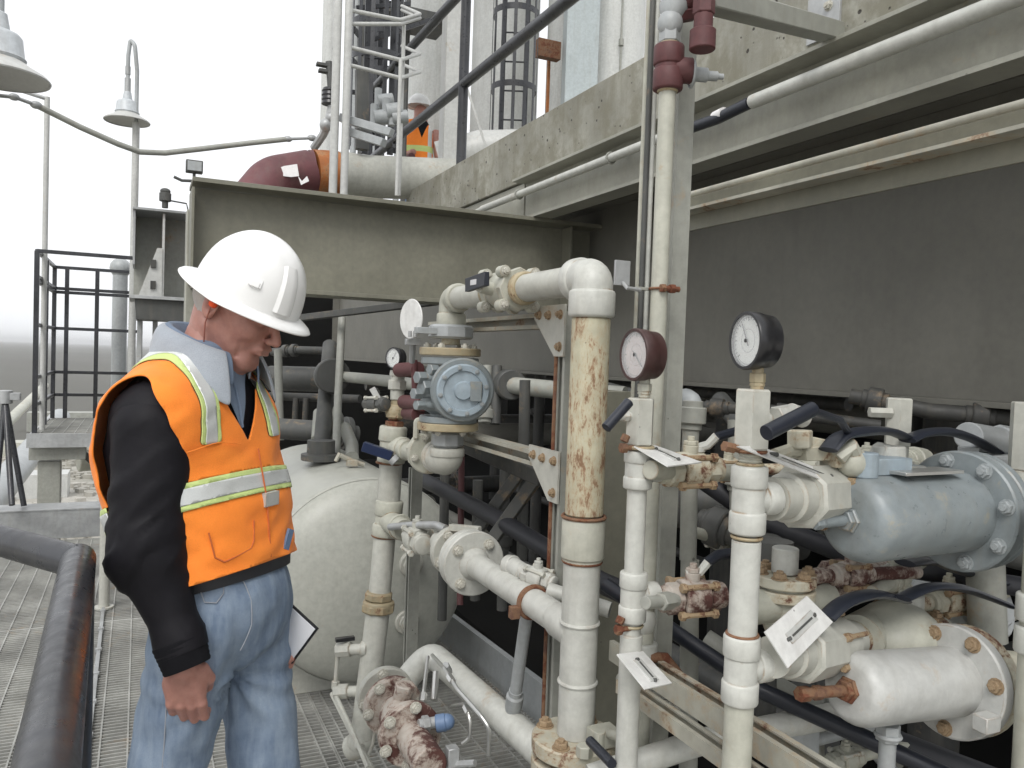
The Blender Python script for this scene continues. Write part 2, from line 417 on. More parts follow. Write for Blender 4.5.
def flange(p, d, r, th, nb, parent, mat='cream', bmat='hex_bolt', rb=None, br=None, hub=None, a0=.3, both=False, name='flange'):
    m = MB(); ch = th*.12
    m.lathe(V(p)-V(d).normalized()*th/2, d, [(0, r-ch), (ch, r), (th-ch, r), (th, r-ch)], 40)
    if hub: m.lathe(V(p)+V(d).normalized()*th/2, d, [(0, hub*1.35), (th*.9, hub)], 28)
    o = part(name, m, mat, parent)
    x, y, z = basis(d); br = br or r*.12; rb = rb or r*.78
    for k in range(nb):
        a = a0+2*math.pi*k/nb
        q = V(p)+(x*math.cos(a)+y*math.sin(a))*rb
        bolt(q+z*th/2, z, br, bmat, o)
        if both: bolt(q-z*th/2, -z, br, bmat, o)
    return o
def collar(mb, p, d, r, L, seg=28):
    """socket fitting collar with rounded lips, centred on p"""
    d = V(d).normalized(); c = min(r*.14, L*.2)
    return mb.lathe(V(p)-d*L/2, d, [(0, r*.84), (0, r-c), (c*.4, r-c*.3), (c, r), (L-c, r), (L-c*.4, r-c*.3), (L, r-c), (L, r*.84)], seg)
# ================================================================ SETTING
g = MB(); g.add([(-3000, -300, -5), (3000, -300, -5), (3000, 60, -5), (-3000, 60, -5)], [(0, 1, 2, 3)]); struct('ground', g, 'ground')
g = MB(); g.add([(-9000, 60, -5.02), (9000, 60, -5.02), (9000, 14000, -5.02), (-9000, 14000, -5.02)], [(0, 1, 2, 3)]); struct('plain', g, 'far_ground')

# walkway of steel grating: one panel after another, real bars
fl = tag(bpy.data.objects.new('walkway_floor', None), kind='structure'); COL.objects.link(fl); WO[fl.name] = V((0, 0, 0))
def grating(x0, x1, y0, y1, z=0.0, pitch=.030, parent=fl, dep=.03, bw=.0045):
    m = MB(); vs = []; fs = []
    def q(ax, ay, az, bx, by, bz):
        k = len(vs)
        vs.extend([(ax, ay, az), (bx, ay, az), (bx, by, az), (ax, by, az), (ax, ay, bz), (bx, ay, bz), (bx, by, bz), (ax, by, bz)])
        fs.extend([(k, k+3, k+2, k+1), (k+4, k+5, k+6, k+7), (k, k+1, k+5, k+4), (k+1, k+2, k+6, k+5), (k+2, k+3, k+7, k+6), (k+3, k, k+4, k+7)])
    y = y0+.012
    while y < y1-.01:
        q(x0, y-bw/2-.001, z-dep, x1, y+bw/2+.001, z); y += pitch
    x = x0+.05
    while x < x1-.02:
        q(x-.0035, y0, z-.011, x+.0035, y1, z+.002); x += .1
    for xx in (x0, x1): q(xx-.003, y0, z-dep-.002, xx+.003, y1, z+.0015)
    for yy in (y0, y1): q(x0, yy-.003, z-dep-.002, x1, yy+.003, z+.001)
    m.add(vs, fs, False)
    w_ = WO[parent.name]; vs = [(a-w_.x, b-w_.y, c-w_.z) for a, b, c in vs]
    me = bpy.data.meshes.new('grating_panel'); me.from_pydata(vs, [], fs); me.materials.append(M['grate'])
    o = bpy.data.objects.new('grating_panel', me); COL.objects.link(o); o.parent = parent; return o
xs = [-2.9, -1.99, -1.08, -.17, .74, 1.65]
for i in range(len(xs)-1):
    for (y0, y1) in ((.4, 2.9), (2.906, 5.1), (5.106, 7.35)):
        grating(xs[i]+.004, xs[i+1]-.004, y0, y1)
# joists below
for k, x in enumerate(xs):
    j = MB(); j.extr([(-.05, -.1), (.05, -.1), (.05, -.092), (.004, -.092), (.004, .092), (.05, .092), (.05, .1), (-.05, .1), (-.05, .092), (-.004, .092), (-.004, -.092), (-.05, -.092)], (x, .4, -.134), (x, 7.35, -.134))
    part('joist', j, 'dark_steel', fl)
for y in (1.2, 3.3, 5.4, 7.2):
    j = MB(); j.box((-.6, y, -.39), (4.6, .12, .30)); part('cross_joist', j, 'dark_steel', fl)
# walkway columns to the ground
for x, y in ((-2.6, 7.2), (1.5, 7.2), (-2.6, 1.2), (1.5, 1.2)):
    m = MB(); m.box((x, y, -2.77), (.2, .2, 4.46)); struct('walkway_column', m, 'galv')

# closing step across the end of the walkway
t = thing('toe_beam', 'pale grey steel beam across the far end of the grating walkway', 'beam', (-.5, 7.4, 0))
m = MB(); m.box((-.6, 7.43, .115), (4.6, .03, .23)); part('web', m, 'galv', t)
m = MB(); m.box((-.6, 7.56, .236), (4.6, .30, .012)); part('top_flange', m, 'galv', t)

# floor, back wall and roof of the bay below the platform, coloured near-black for shade
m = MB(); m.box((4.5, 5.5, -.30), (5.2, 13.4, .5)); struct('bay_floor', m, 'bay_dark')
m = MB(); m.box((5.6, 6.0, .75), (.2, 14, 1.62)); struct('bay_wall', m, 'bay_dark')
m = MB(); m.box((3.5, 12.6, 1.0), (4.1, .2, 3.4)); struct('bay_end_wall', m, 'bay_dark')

# ---- elevated concrete platform with edge channel
XE = 1.75
m = MB(); m.box((XE+.14, 2.25, (2.50+2.785)/2), (.28, 6.9, .285), ch=.004); 
pw = solo('concrete_parapet', m, 'concrete', 'long pitted concrete kerb along the edge of the raised platform', 'parapet', loc=(XE, 2, 2.5))
m = MB(); m.box((XE+2.3, 1.75+2.6, 2.60), (4.0, 11.1, .08)); struct('platform_deck', m, 'concrete')
t = thing('edge_channel', 'khaki steel channel carrying the concrete kerb of the raised platform', 'beam', (XE, 0, 2.3))
m = MB(); m.box((XE+.022, 1.22, 2.395), (.012, 4.96, .20)); part('web', m, 'channel', t)
m = MB(); m.box((XE+.005, 1.22, 2.291), (.10, 4.96, .014)); part('bottom_flange', m, 'channel', t)
m = MB(); m.box((XE+.022, 4.72, 2.402), (.012, 2.0, .185)); part('far_web', m, 'channel', t)
m = MB(); m.box((XE-.005, 1.22, 2.491), (.12, 4.96, .012)); part('top_flange', m, 'channel', t)
# ribbed soffit between channel and girder
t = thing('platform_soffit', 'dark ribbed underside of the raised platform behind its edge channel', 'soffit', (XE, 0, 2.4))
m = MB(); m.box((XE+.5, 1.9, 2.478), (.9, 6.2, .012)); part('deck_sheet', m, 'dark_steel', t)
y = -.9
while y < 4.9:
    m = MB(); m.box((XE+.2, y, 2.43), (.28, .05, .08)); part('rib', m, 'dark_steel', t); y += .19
# ---- main girder
XG = 2.1; GB = 1.528; GT = 2.36
t = thing('long_girder', 'deep dark olive plate girder running the length of the platform', 'girder', (XG, 0, GB))
m = MB(); m.box((XG, 4.2, (GB+GT)/2), (.014, 10.8, GT-GB)); part('web', m, 'girder', t)
m = MB(); m.box((XG+.02, 4.2, GB-.008), (.16, 10.8, .016)); part('bottom_flange', m, 'girder', t)
m = MB(); m.box((XG+.02, 4.2, GT+.01), (.20, 10.8, .018)); part('top_flange', m, 'girder', t)
for y in (-1, 9.3):
    m = MB(); m.box((XG-.045, y, (GB+GT)/2), (.075, .012, GT-GB-.01)); part('stiffener', m, 'girder', t)
# shelf angle with two stained lips in front of the girder
t = thing('shelf_angle', 'rust-stained khaki channel shelf running right above the gauges', 'channel', (1.45, 0, 1.95))
XS = 1.42
def sz(py, px): p = PX(px, py, XS); return p.z
za = PX(900, 142, XS).z; zb = PX(900, 185, XS).z; zc = PX(900, 152, XS).z
ym = PX(676, 200, XS).y
zt = PX(850, 151, XS).z; zm = PX(850, 173, XS).z; zbt = PX(850, 193, XS).z
m = MB(); m.tube([(XS, ym, zt), (XS, -.6, zt)], .0085, 10); part('top_lip', m, 'strut_rust', t)
m = MB(); m.box((XS+.03, ym/2-.3, (zt+zm)/2), (.006, ym+.6, zt-zm)); part('web', m, 'green_steel', t)
m = MB(); m.box((XS-.002, ym/2-.3, zm), (.06, ym+.6, .008)); part('lower_lip', m, 'strut_rust', t)
m = MB(); m.box((XS+.0265, ym/2-.3, (zm+zbt)/2-.004), (.008, ym+.6, zm-zbt)); part('lower_leaf', m, 'green_steel', t)

# ---- cross beam over the walkway
YB = 3.6; x0 = .19; x1 = XG-.01; z0 = 1.853; z1 = 2.274
t = thing('cross_beam', 'olive grey I-beam crossing over the walkway behind the worker', 'beam', (x0, YB, z0))
m = MB(); m.box(((x0+x1)/2, YB, (z0+z1)/2), (x1-x0, .012, z1-z0-.03)); part('web', m, 'green_steel', t)
m = MB(); m.box(((x0+x1)/2, YB, z1), (x1-x0+.02, .24, .018)); part('top_flange', m, 'green_steel', t)
m = MB(); m.box(((x0+x1)/2, YB, z0), (x1-x0, .20, .018)); part('bottom_flange', m, 'green_steel', t)
m = MB(); m.box((x1-.16, YB-.055, (z0+z1)/2), (.012, .09, z1-z0-.03)); part('stiffener', m, 'green_steel', t)
m = MB(); m.box((x0-.006, YB-.012, (z0+z1)/2-.01), (.01, .2, z1-z0-.04)); part('end_plate', m, 'green_steel', t)
m = MB(); m.box((x0+.03, YB+.12, 1.0), (.10, .10, 2.36)); solo('beam_column', m, 'channel', 'khaki steel column holding up the left end of the cross beam', 'column', loc=(x0, YB+.12, 0))
# diagonal brace below the beam, and back-side strut
m = MB(); a = P(300, 318, 4.6); b = P(450, 300, 4.1); m.bar(a, b, .05, .035); 
solo('brace_angle', m, 'dark_pipe', 'thin dark steel angle just under the cross beam', 'brace')

# ---- handrail on the concrete kerb
t = thing('platform_handrail', 'black pipe handrail sloping up along the raised platform edge', 'handrail', (XE+.1, 3, 2.76))
for z in (3.34, 3.96):
    m = MB(); m.tube([(XE+.1, 7.2, z), (XE+.1, .3, z)], .033, 14); part('rail', m, 'black_paint', t)
for y in (4.86, 2.1, .3):
    m = MB(); m.cyl((XE+.1, y, 2.787), (XE+.1, y, 3.96), .032); part('post', m, 'black_paint', t)
m = MB(); m.tube([(XE+.1, 7.2, 2.7), (XE+.1, 7.2, 3.96)], .03, 12); part('rail', m, 'black_paint', t)

# ---- conduit along the channel
XC = XE-.07
zc1 = PX(850, 63, XC).z
t = thing('edge_conduit', 'pale pipe with torn dark wrapping running along the platform channel', 'conduit', (XC, 1, zc1))
ya = PX(752, 105, XC).y; yb = PX(690, 130, XC).y
m = MB(); m.tube([(XC, -.3, zc1), (XC, ya, zc1)], .021, 16); part('pipe', m, 'white_pipe', t)
m = MB(); m.tube([(XC, ya+.01, zc1), (XC-.005, (ya+yb)/2, zc1-.012), (XC, yb, zc1-.006)], .0185, 14); part('torn_wrap', m, 'grip', t)
m = MB(); m.tube([(XC, (ya+yb)/2+.02, zc1-.004), (XC-.006, (ya+yb)/2-.03, zc1-.004)], .0200, 14); part('pale_patch', m, 'tape', t)
m = MB(); m.tube([(XC, yb+.01, zc1), (XC, PX(482, 208, XC).y, zc1)], .0175, 12); m.tube([(XC, PX(482, 208, XC).y, zc1), (XC-.02, 4.3, zc1-.02), (XC-.35, 4.35, zc1+.02), (XC-.55, 4.4, zc1+.03)], .014, 10, bend=.05); part('pipe', m, 'white_pipe', t)
for y in (1.0, 2.75, 3.6):
    m = MB(); m.torus((XC, y, zc1), (0, 1, 0), .0215, .004, 18, 6); m.box((XC+.04, y, zc1+.018), (.07, .02, .004)); part('clip', m, 'strut', t)

# ================================================================ left foreground handrail
zr = 1.19; rr_ = .0305
c0 = PZ(78, 562, zr); cl = PZ(2, 541, zr); cn = PZ(46, 768, zr)
t = thing('near_handrail', 'worn black pipe handrail with a mitred corner in the left foreground', 'handrail', (c0.x, c0.y, 0))
dl = (cl-c0).normalized(); dn = (cn-c0).normalized()
m = MB(); m.tube([c0+dl*2.2, c0+dl*.005], rr_, 22); part('top_rail', m, 'black_paint', t)
m = MB(); m.tube([c0-dn*.02, c0+dn*1.35], rr_, 22); part('top_rail', m, 'black_paint', t)
m = MB(); m.ball(c0, rr_*1.01, seg=22); m.cyl(c0, (c0.x, c0.y, 0), rr_*.95); part('corner_post', m, 'black_paint', t)
zm_ = .68
m = MB(); m.tube([V((c0.x, c0.y, zm_))+dl*2.2, V((c0.x, c0.y, zm_))], rr_*.8, 16); part('mid_rail', m, 'black_paint', t)
m = MB(); m.tube([V((c0.x, c0.y, zm_)), V((c0.x, c0.y, zm_))+dn*1.35], rr_*.8, 16); part('mid_rail', m, 'black_paint', t)
m = MB(); m.cyl((c0+dl*2.2), (c0.x+dl.x*2.2, c0.y+dl.y*2.2, 0), rr_*.95); part('post', m, 'black_paint', t)

# pale post beside the worker's back and a flat bar along the grating
b0 = PZ(104, 605, .02); 
m = MB(); h = Zat(b0.x, b0.y, 470); m.cyl((b0.x, b0.y, .012), (b0.x, b0.y, h), .03, seg=18); m.cyl((b0.x, b0.y, .002), (b0.x, b0.y, .014), .055, seg=18)
solo('pipe_stub', m, 'cream_clean', 'short pale vertical pipe stub standing on the grating behind the worker', 'pipe', loc=(b0.x, b0.y, 0))
e0 = PZ(107, 575, .01); e1 = PZ(82, 800, .01)
m = MB(); m.bar(e0, e1, .018, .012)
for k in range(9): 
    q = e0.lerp(e1, (k+.5)/9); m.box(q+V((0, 0, .004)), (.03, .02, .018))
solo('ground_cable', m, 'galv', 'thin clipped conduit lying lengthwise on the walkway grating', 'conduit')

# ================================================================ cage platform far left
d = 9.0
def Q(px, py, dd=0): return P(px, py, d+dd)
t = thing('access_cage', 'small dark tubular cage platform on legs beyond the walkway end', 'access platform', Q(85, 520))
pl = Q(47, 430); pr = Q(118, 432); yb = pl.y+.6; yf = pl.y-1.2
xl, xr = pl.x, pl.x+.93
ztop = Zat(xl, yb, 267); zdk = Zat(xl, yf, 433); zfl = Zat(xl, yf, 441)
posts = [(xl, yf), (xr, yf), (xl, yb), (xr, yb), (xl+.45, yb), (xl, (yf+yb)/2), (xl+.13, yb), (xr, (yf+yb)/2)]
for (x, y) in posts:
    m = MB(); m.box((x, y, (ztop+zdk)/2), (.045, .045, ztop-zdk)); part('post', m, 'black_paint', t)
for z in (ztop, ztop-.25, zdk+.28, zdk+.55, zdk+1.07, zdk+1.5):
    for a, b in (((xl, yf), (xl, yb)), ((xl, yb), (xr, yb)), ((xr, yf), (xr, yb))):
        m = MB(); m.bar((a[0], a[1], z), (b[0], b[1], z), .036, .036); part('rail', m, 'black_paint', t)
m = MB(); m.bar((xl, yf, ztop), (xr, yf, ztop), .036, .036); part('rail', m, 'black_paint', t)
grating(xl, xr+.1, yf-.05, yb, zdk, .04, parent=t, dep=.03); 
_o = bpy.context.scene.objects
m = MB(); m.box(((xl+xr)/2+.02, yf-.06, zdk-.07), (xr-xl+.16, .02, .14)); part('fascia', m, 'galv', t)
m = MB(); m.box((xl-.03, (yf+yb)/2, zdk-.07), (.02, 1.8, .14)); part('fascia', m, 'galv', t)
m = MB(); m.box((xl+.2, yf+.1, zdk-.21), (.5, .14, .13)); part('bracket', m, 'strut', t)
m = MB(); m.box((xl+.12, yf+.2, (zdk-.3-5)/2), (.2, .2, 5+zdk-.3)); part('leg', m, 'strut', t)
m = MB(); m.bar((xl+.35, yf+.2, zdk-.16), (xl+1.0, yf+.2, zdk-.85), .06, .06); m.bar((xl+1.0, yf+.2, zdk-.85), (xl+1.0, yf+.2, -5), .08, .08); part('brace', m, 'dark_pipe', t)
# domed vent stack behind the cage
a = P(118, 400, 10.5); m = MB(); m.cyl((a.x, a.y, -5), (a.x, a.y, Zat(a.x, a.y, 268)), .09, seg=16); m.ball((a.x, a.y, Zat(a.x, a.y, 268)), .13, seg=16)
solo('vent_stack', m, 'lamp_grey', 'round-capped grey vent stack behind the dark cage platform', 'vent', loc=(a.x, a.y, -5))

# tripod at the left edge
a = P(5, 400, 6.6)
t = thing('tripod', 'black tripod frame standing at the left edge beyond the near handrail', 'tripod', (a.x, a.y, 0))
for q in ((-6, 492), (12, 490), (24, 491)):
    b = P(q[0], q[1]+15, 6.2+.5*random.random()); m = MB(); m.tube([(a.x, a.y, a.z), b], .022, 10); part('leg', m, 'black_paint', t)
m = MB(); m.cyl((a.x, a.y, a.z-.03), (a.x, a.y, a.z+.08), .055); m.box((a.x+.03, a.y, a.z+.03), (.16, .08, .06)); part('head', m, 'galv', t)

# pole with cable bracket, gooseneck lamps, hanging cable
a = P(44, 300, 8.2)
t = thing('cable_pole', 'thin white pole at far left carrying the hanging cable', 'pole', (a.x, a.y, -5))
m = MB(); zt_ = Zat(a.x, a.y, 97); m.cyl((a.x, a.y, -5), (a.x, a.y, zt_), .026, seg=12); part('pole', m, 'white_metal', t)
m = MB(); m.tube([(a.x, a.y, zt_-.02), V((a.x, a.y, zt_))+V((-.25, 0, .03))], .02, 8); part('arm', m, 'galv', t)
def goose(px, pt, pb, d, label, sc=1.0, post=True):
    # px shade centre, pt lamp neck row, pb rim row
    c = P(px, pb, d); t = thing('gooseneck_lamp', label, 'lamp', (c.x, c.y, -5 if post else c.z))
    Rr = .26*sc; h = .34*sc
    m = MB(); m.lathe((c.x, c.y, c.z), (0, 0, 1), [(.0, Rr), (.008, Rr+.004), (.03*sc, Rr*.94), (.07*sc, Rr*.66), (.10*sc, Rr*.50), (.115*sc, Rr*.48), (.115*sc, Rr*.001)], 36, cap0=False, cap1=False); part('shade', m, 'white_metal', t)
    m = MB(); m.lathe((c.x, c.y, c.z), (0, 0, 1), [(.012, Rr*.97), (.05*sc, Rr*.6), (.055*sc, .001)], 36, False, False); part('reflector', m, 'lamp_in', t)
    m = MB(); m.lathe((c.x, c.y, c.z+.10*sc), (0, 0, 1), [(0, Rr*.50), (.015*sc, Rr*.54), (.03*sc, Rr*.50), (.13*sc, Rr*.46), (.15*sc, Rr*.40), (.17*sc, Rr*.22), (.26*sc, Rr*.16), (.27*sc, Rr*.1)], 28); part('ballast_housing', m, 'lamp_pale', t)
    return t, c
t, c = goose(127, 90, 122, 9.6, 'farther grey gooseneck lamp on a tall white post left of the beam', .98)
top = c+V((0, 0, .36)); s = .98
m = MB(); pp = P(136, 130, 9.6)
m.tube([top, top+V((0, 0, .42)), top+V((.02, 0, .62)), V((pp.x-.03, pp.y, top.z+.55)), V((pp.x, pp.y, top.z+.25)), V((pp.x, pp.y, c.z-.1))], .024, 10, bend=.10); part('gooseneck', m, 'lamp_grey', t)
m = MB(); m.cyl(top+V((0, 0, -.02)), top+V((0, 0, .16)), .035, seg=12); m.cyl(top+V((0, 0, .2)), top+V((0, 0, .3)), .03, seg=12); part('swivel', m, 'galv', t)
m = MB(); m.cyl((pp.x, pp.y, -5), (pp.x, pp.y, c.z), .042, seg=14); part('post', m, 'white_metal', t)
t, c = goose(-2, 60, 78, 4.6, 'near grey lamp shade cut off by the top left corner', 1.02, post=False)
top = c+V((0, 0, .30)); m = MB(); m.tube([top, top+V((0, 0, .5)), top+V((-.25, 0, .75)), top+V((-.5, 0, .4)), V((top.x-.5, top.y, -5))], .028, 10, bend=.12); part('gooseneck', m, 'lamp_grey', t)
# cable
t = thing('hanging_cable', 'grey armoured cable sagging from the near lamp to the platform tower', 'cable', P(100, 130, 5.5))
cps = [P(-40, 92, 4.7), P(14, 97, 4.9), P(36, 105, 5.0), P(80, 127, 5.2), P(118, 144, 5.3), P(140, 152, 5.4), P(165, 153, 5.5), P(200, 149, 5.6), P(250, 143, 5.8), P(288, 139, 5.9), P(312, 138, 6.0)]
m = MB(); m.tube(cps[:3], .012, 8); part('lead', m, 'galv', t)
m = MB(); m.tube(cps[2:10], .019, 10); part('armoured_cable', m, 'strut', t)
m = MB(); m.tube(cps[9:], .011, 8); part('lead', m, 'galv', t)
for q, w in ((cps[1], .032), (cps[2], .035), (cps[9], .032), (cps[10], .035)):
    m = MB(); m.ball(q, w, w*.7, w*.7, seg=12); part('gland', m, 'galv', t)

# ================================================================ instrument shelter left of the beam
d = 4.9
a = P(133, 297, d); b = P(186, 300, d-.1)
t = thing('instrument_shelter', 'grey open-fronted instrument box on a bracket left of the cross beam', 'instrument box', (a.x, a.y, a.z))
x0_, x1_ = a.x, a.x+.36; zt_ = Zat(a.x, a.y, 209); zb_ = a.z; yy = a.y
m = MB(); m.box(((x0_+x1_)/2, yy+.30, (zt_+zb_)/2), (x1_-x0_, .01, zt_-zb_)); part('back_panel', m, 'strut', t)
m = MB(); m.box((x0_, yy+.15, (zt_+zb_)/2+.1), (.012, .3, zt_-zb_-.2)); part('side_panel', m, 'galv', t)
m = MB(); m.box((x0_+.165, yy+.14, (zt_+zb_)/2), (.014, .28, zt_-zb_-.02)); part('divider', m, 'white_metal', t)
m = MB(); m.box(((x0_+x1_)/2, yy+.14, zt_+.004), (x1_-x0_+.02, .34, .014)); part('roof', m, 'galv', t)
m = MB(); m.box(((x0_+x1_)/2, yy+.1, zb_-.004), (x1_-x0_+.04, .5, .02)); part('shelf', m, 'galv', t)
m = MB(); m.extr([(-.17, 0), (.17, 0), (.16, -.12), (-.16, -.12)], ((x0_+x1_)/2, yy-.12, zb_-.016), ((x0_+x1_)/2, yy+.3, zb_-.016)); part('lower_tray', m, 'dark_pipe', t)
m = MB(); g0 = (x0_+.10, yy-.01, zb_+.01); m.add([(g0[0]-.07, g0[1], g0[2]), (g0[0]+.06, g0[1], g0[2]), (g0[0]+.06, g0[1], g0[2]+.3), (g0[0]+.03, g0[1], g0[2]+.3), (g0[0]-.07, g0[1]+.012, g0[2]), (g0[0]+.06, g0[1]+.012, g0[2]), (g0[0]+.06, g0[1]+.012, g0[2]+.3), (g0[0]+.03, g0[1]+.012, g0[2]+.3)], [(0, 1, 2, 3), (7, 6, 5, 4), (0, 4, 5, 1), (1, 5, 6, 2), (2, 6, 7, 3), (3, 7, 4, 0)], False); part('gusset', m, 'white_metal', t)
for k in range(2):
    m = MB(); m.box((g0[0]+.01, g0[1]-.008, g0[2]+.07+.13*k), (.03, .012, .05)); part('gusset_slot', m, 'dark_steel', t)
for x in (x0_+.04, x0_+.13, x0_+.28):
    m = MB(); m.box((x, yy+.2, (zb_-.1-5)/2), (.03, .03, zb_+4.9)); part('leg', m, 'galv', t)
q = P(165, 208, 4.85); 
m = MB(); m.cyl(q, q+V((0, 0, .05)), .018); m.cyl(q+V((0, 0, .04)), q+V((0, 0, .09)), .034); m.ball(q+V((0, 0, .1)), .03, .03, .02); m.tube([q+V((0, 0, .05)), q+V((.12, 0, .04)), q+V((.13, 0, 0))], .005, 6)
solo('beacon', m, 'dark_pipe', 'small dark beacon on top of the instrument box', 'beacon')
q = P(194, 181, 4.3)
t = thing('floodlight', 'small square floodlight on a stub at the left end of the cross beam', 'floodlight', q)
m = MB(); m.cyl(q+V((0, 0, -.02)), q+V((0, 0, .05)), .008); m.tube([q, q+V((-.06, 0, -.005)), q+V((-.1, 0, .01))], .008, 8); part('bracket', m, 'dark_pipe', t)
m = MB(); m.box(q+V((0, 0, .075)), (.085, .05, .065)); part('housing', m, 'dark_pipe', t)
m = MB(); m.box(q+V((0, -.028, .075)), (.07, .006, .05)); part('lens', m, 'lamp_grey', t)

# ================================================================ yard beyond
random.seed(4)
def box_thing(name, c, s, mat, label, cat, group=None):
    m = MB(); m.box(c, s, ch=.02); return solo(name, m, mat, label, cat, group, loc=c)
a = P(20, 470, 11); b = P(52, 425, 16)
m = MB(); m.tube([P(-20, 512, 9.5), P(60, 418, 17)], .20, 18); solo('yard_pipeline', m, 'lamp_grey', 'fat pale pipeline running diagonally through the yard at far left', 'pipeline')
m = MB(); m.tube([P(0, 430, 14), P(45, 385, 24)], .10, 12); solo('yard_pipe', m, 'cream', 'thin straight pipe above the fat pipeline in the yard', 'pipe')
m = MB(); m.cyl(P(78, 461, 8.9), P(108, 459, 9.1), .12, seg=20); m.cyl(P(102, 459, 9.0), P(108, 459, 9.1), .15, seg=20); solo('flanged_pipe_end', m, 'cream', 'cream flanged pipe end under the cage platform deck', 'pipe')
m = MB()
for k in range(1400):
    y = random.uniform(14, 56); x = random.uniform(-9, 4)+y*(-.05); s_ = random.uniform(.08, .4)
    m.box((x, y, -5+s_*.2), (s_, s_*random.uniform(.5, 1.2), s_*.6), Matrix.Rotation(random.uniform(0, 3), 3, 'Z'), ch=0)
o = struct('yard_rubble', m, 'ground'); o['kind'] = 'stuff'
for k, (px, py, dd, sx, sz_) in enumerate(((5, 385, 45, 5, .9), (30, 400, 34, 3, 1.0), (64, 397, 38, 3, .9), (95, 402, 30, 2.5, 1.1), (12, 415, 26, 1.8, .8), (75, 380, 60, 6, 1.4))):
    if k in (2, 3): continue
    q = P(px, py, dd)
    lab = ['long low pale shed farthest left in the yard', 'pale skid box in the yard right of the tripod', 'grey skid box seen through the cage legs', 'grey equipment box in the yard below the cage', 'small pale box in the yard above the fat pipeline', 'wide low building near the plain behind the cage'][k]
    box_thing('yard_box', V((q.x, q.y, -5+sz_/2)), (sx, 1.5, sz_), ['cream', 'white_metal', 'galv', 'galv', 'cream', 'strut'][k], lab, 'equipment box' if k not in (0, 5) else 'building')

# ================================================================ on the raised platform
XD = XE+.3
# primer-red pipe elbow and long pale pipe
d = 5.6; rp = .155
el = [P(240, 245, 5.15), P(246, 212, 5.2), P(272, 180, 5.35), P(310, 173, 5.5), P(334, 173, 5.6)]
t = thing('large_deck_pipe', 'fat pipe on the platform with red primed elbow orange band and pale run', 'pipe', el[-1])
m = MB(); m.tube(el[:-1], rp, 28, bend=.2); part('elbow', m, 'red_primer', t)
m = MB(); m.tube([el[3], P(314, 173, 5.51)], rp*.99, 28); part('collar', m, 'red_primer', t)
m = MB(); m.tube([P(313, 173, 5.505), P(337, 174, 5.60)], rp*1.01, 28); part('orange_band', m, 'orange_band', t)
m = MB(); m.tube([P(337, 174, 5.60), P(352, 175, 5.68)], rp*.99, 28); part('sleeve', m, 'cream_clean', t)
m = MB(); m.tube([P(352, 175, 5.68), P(372, 177, 5.75), P(500, 181, 6.1)], rp*.97, 28); part('pipe', m, 'cream_clean', t)
q = P(283, 173, 5.32); 
def patch(pts, d):
    b = MB(); n = len(pts); f = [P(x, y, d) for x, y in pts]; k = [p+_f*.004 for p in f]
    b.add(f+k, [tuple(range(n)), tuple(range(2*n-1, n-1, -1))]+[(i, (i+1) % n, n+(i+1) % n, n+i) for i in range(n)], False); return b
for pts in ([(262, 170), (268, 172), (284, 166), (297, 164), (299, 176), (291, 177), (283, 176), (272, 184), (266, 183)], [(298, 176), (302, 181), (307, 176), (309, 181), (301, 185)]):
    part('tape_scrap', patch(pts, 5.235), 'tape', t)
m = MB(); m.tube([P(440, 163, 7.6), P(480, 152, 7.6), P(560, 150, 7.8)], .20, 24); solo('white_deck_pipe', m, 'white_metal', 'second fat white pipe behind the black handrail post', 'pipe')
# vessels and columns
def vessel(px, d, w, mat, label, name='vessel', zt=11, cat='vessel'):
    c = P(px, 300, d); m = MB(); m.cyl((c.x, c.y, 2.6), (c.x, c.y, zt), w*d/FPX/2, seg=40, ch=.02)
    return solo(name, m, mat, label, cat, loc=(c.x, c.y, 2.6))
vessel(322, 14, 13, 'pale_tower', 'slim distant white stack left of the ladder tower', 'stack', cat='stack')
vessel(424, 10.5, 44, 'pale_tower', 'pale round column behind the second worker')
vessel(497, 10.2, 66, 'pale_tower', 'broad pale vessel behind the black ladder cage')
vessel(603, 9.5, 62, 'pale_tower', 'rightmost pale round vessel on the platform')
vessel(553, 10.0, 30, 'pale_tower', 'narrow pale column streaked with rust behind the ladder cage')
c = P(571, 300, 9.0)
t = thing('insulated_column', 'flat blue-grey clad column between the pale vessels', 'column', (c.x, c.y, 2.6))
m = MB(); m.box((c.x, c.y, 6.8), (.36, .3, 8.4), Matrix.Rotation(R(-20), 3, 'Z'), ch=.004); part('cladding', m, 'blue_tower', t)
q = P(548, 50, 9.0); m = MB(); m.box(q, (.28, .1, .2)); solo('rust_bracket', m, 'rust', 'dark rusty steel bracket beside the ladder cage', 'bracket')
m = MB(); q = P(549, 60, 9.15); m.bar(q, (q.x, q.y, 2.6), .03, .03); solo('rust_streak_pipe', m, 'orange_band', 'thin rusty downpipe under the rusty bracket', 'pipe')
q = P(619, 100, 9.0); t = thing('thin_conduit', 'thin vertical conduit against the sky right of the vessels', 'conduit', (q.x, q.y, 2.7))
m = MB(); m.cyl((q.x, q.y, 2.7), (q.x, q.y, 9), .013, seg=8); part('tube', m, 'strut', t)
m = MB(); m.cyl((q.x, q.y, Zat(q.x, q.y, 46)), (q.x, q.y, Zat(q.x, q.y, 39)), .03, seg=10); part('union', m, 'strut', t)
# grey flat posts near worker
c = P(449, 100, 7.2); m = MB(); m.box((c.x, c.y, 5.5), (.13, .13, 5.8)); solo('pale_post', m, 'white_metal', 'square pale post right of the second worker', 'post', loc=(c.x, c.y, 2.6))
q0 = P(466, 85, 7.0); q1 = P(487, 150, 7.0); m = MB(); m.bar(q0, q1, .02, .02); solo('guy_bar', m, 'white_metal', 'thin slanted white bar behind the black handrail post', 'bar')
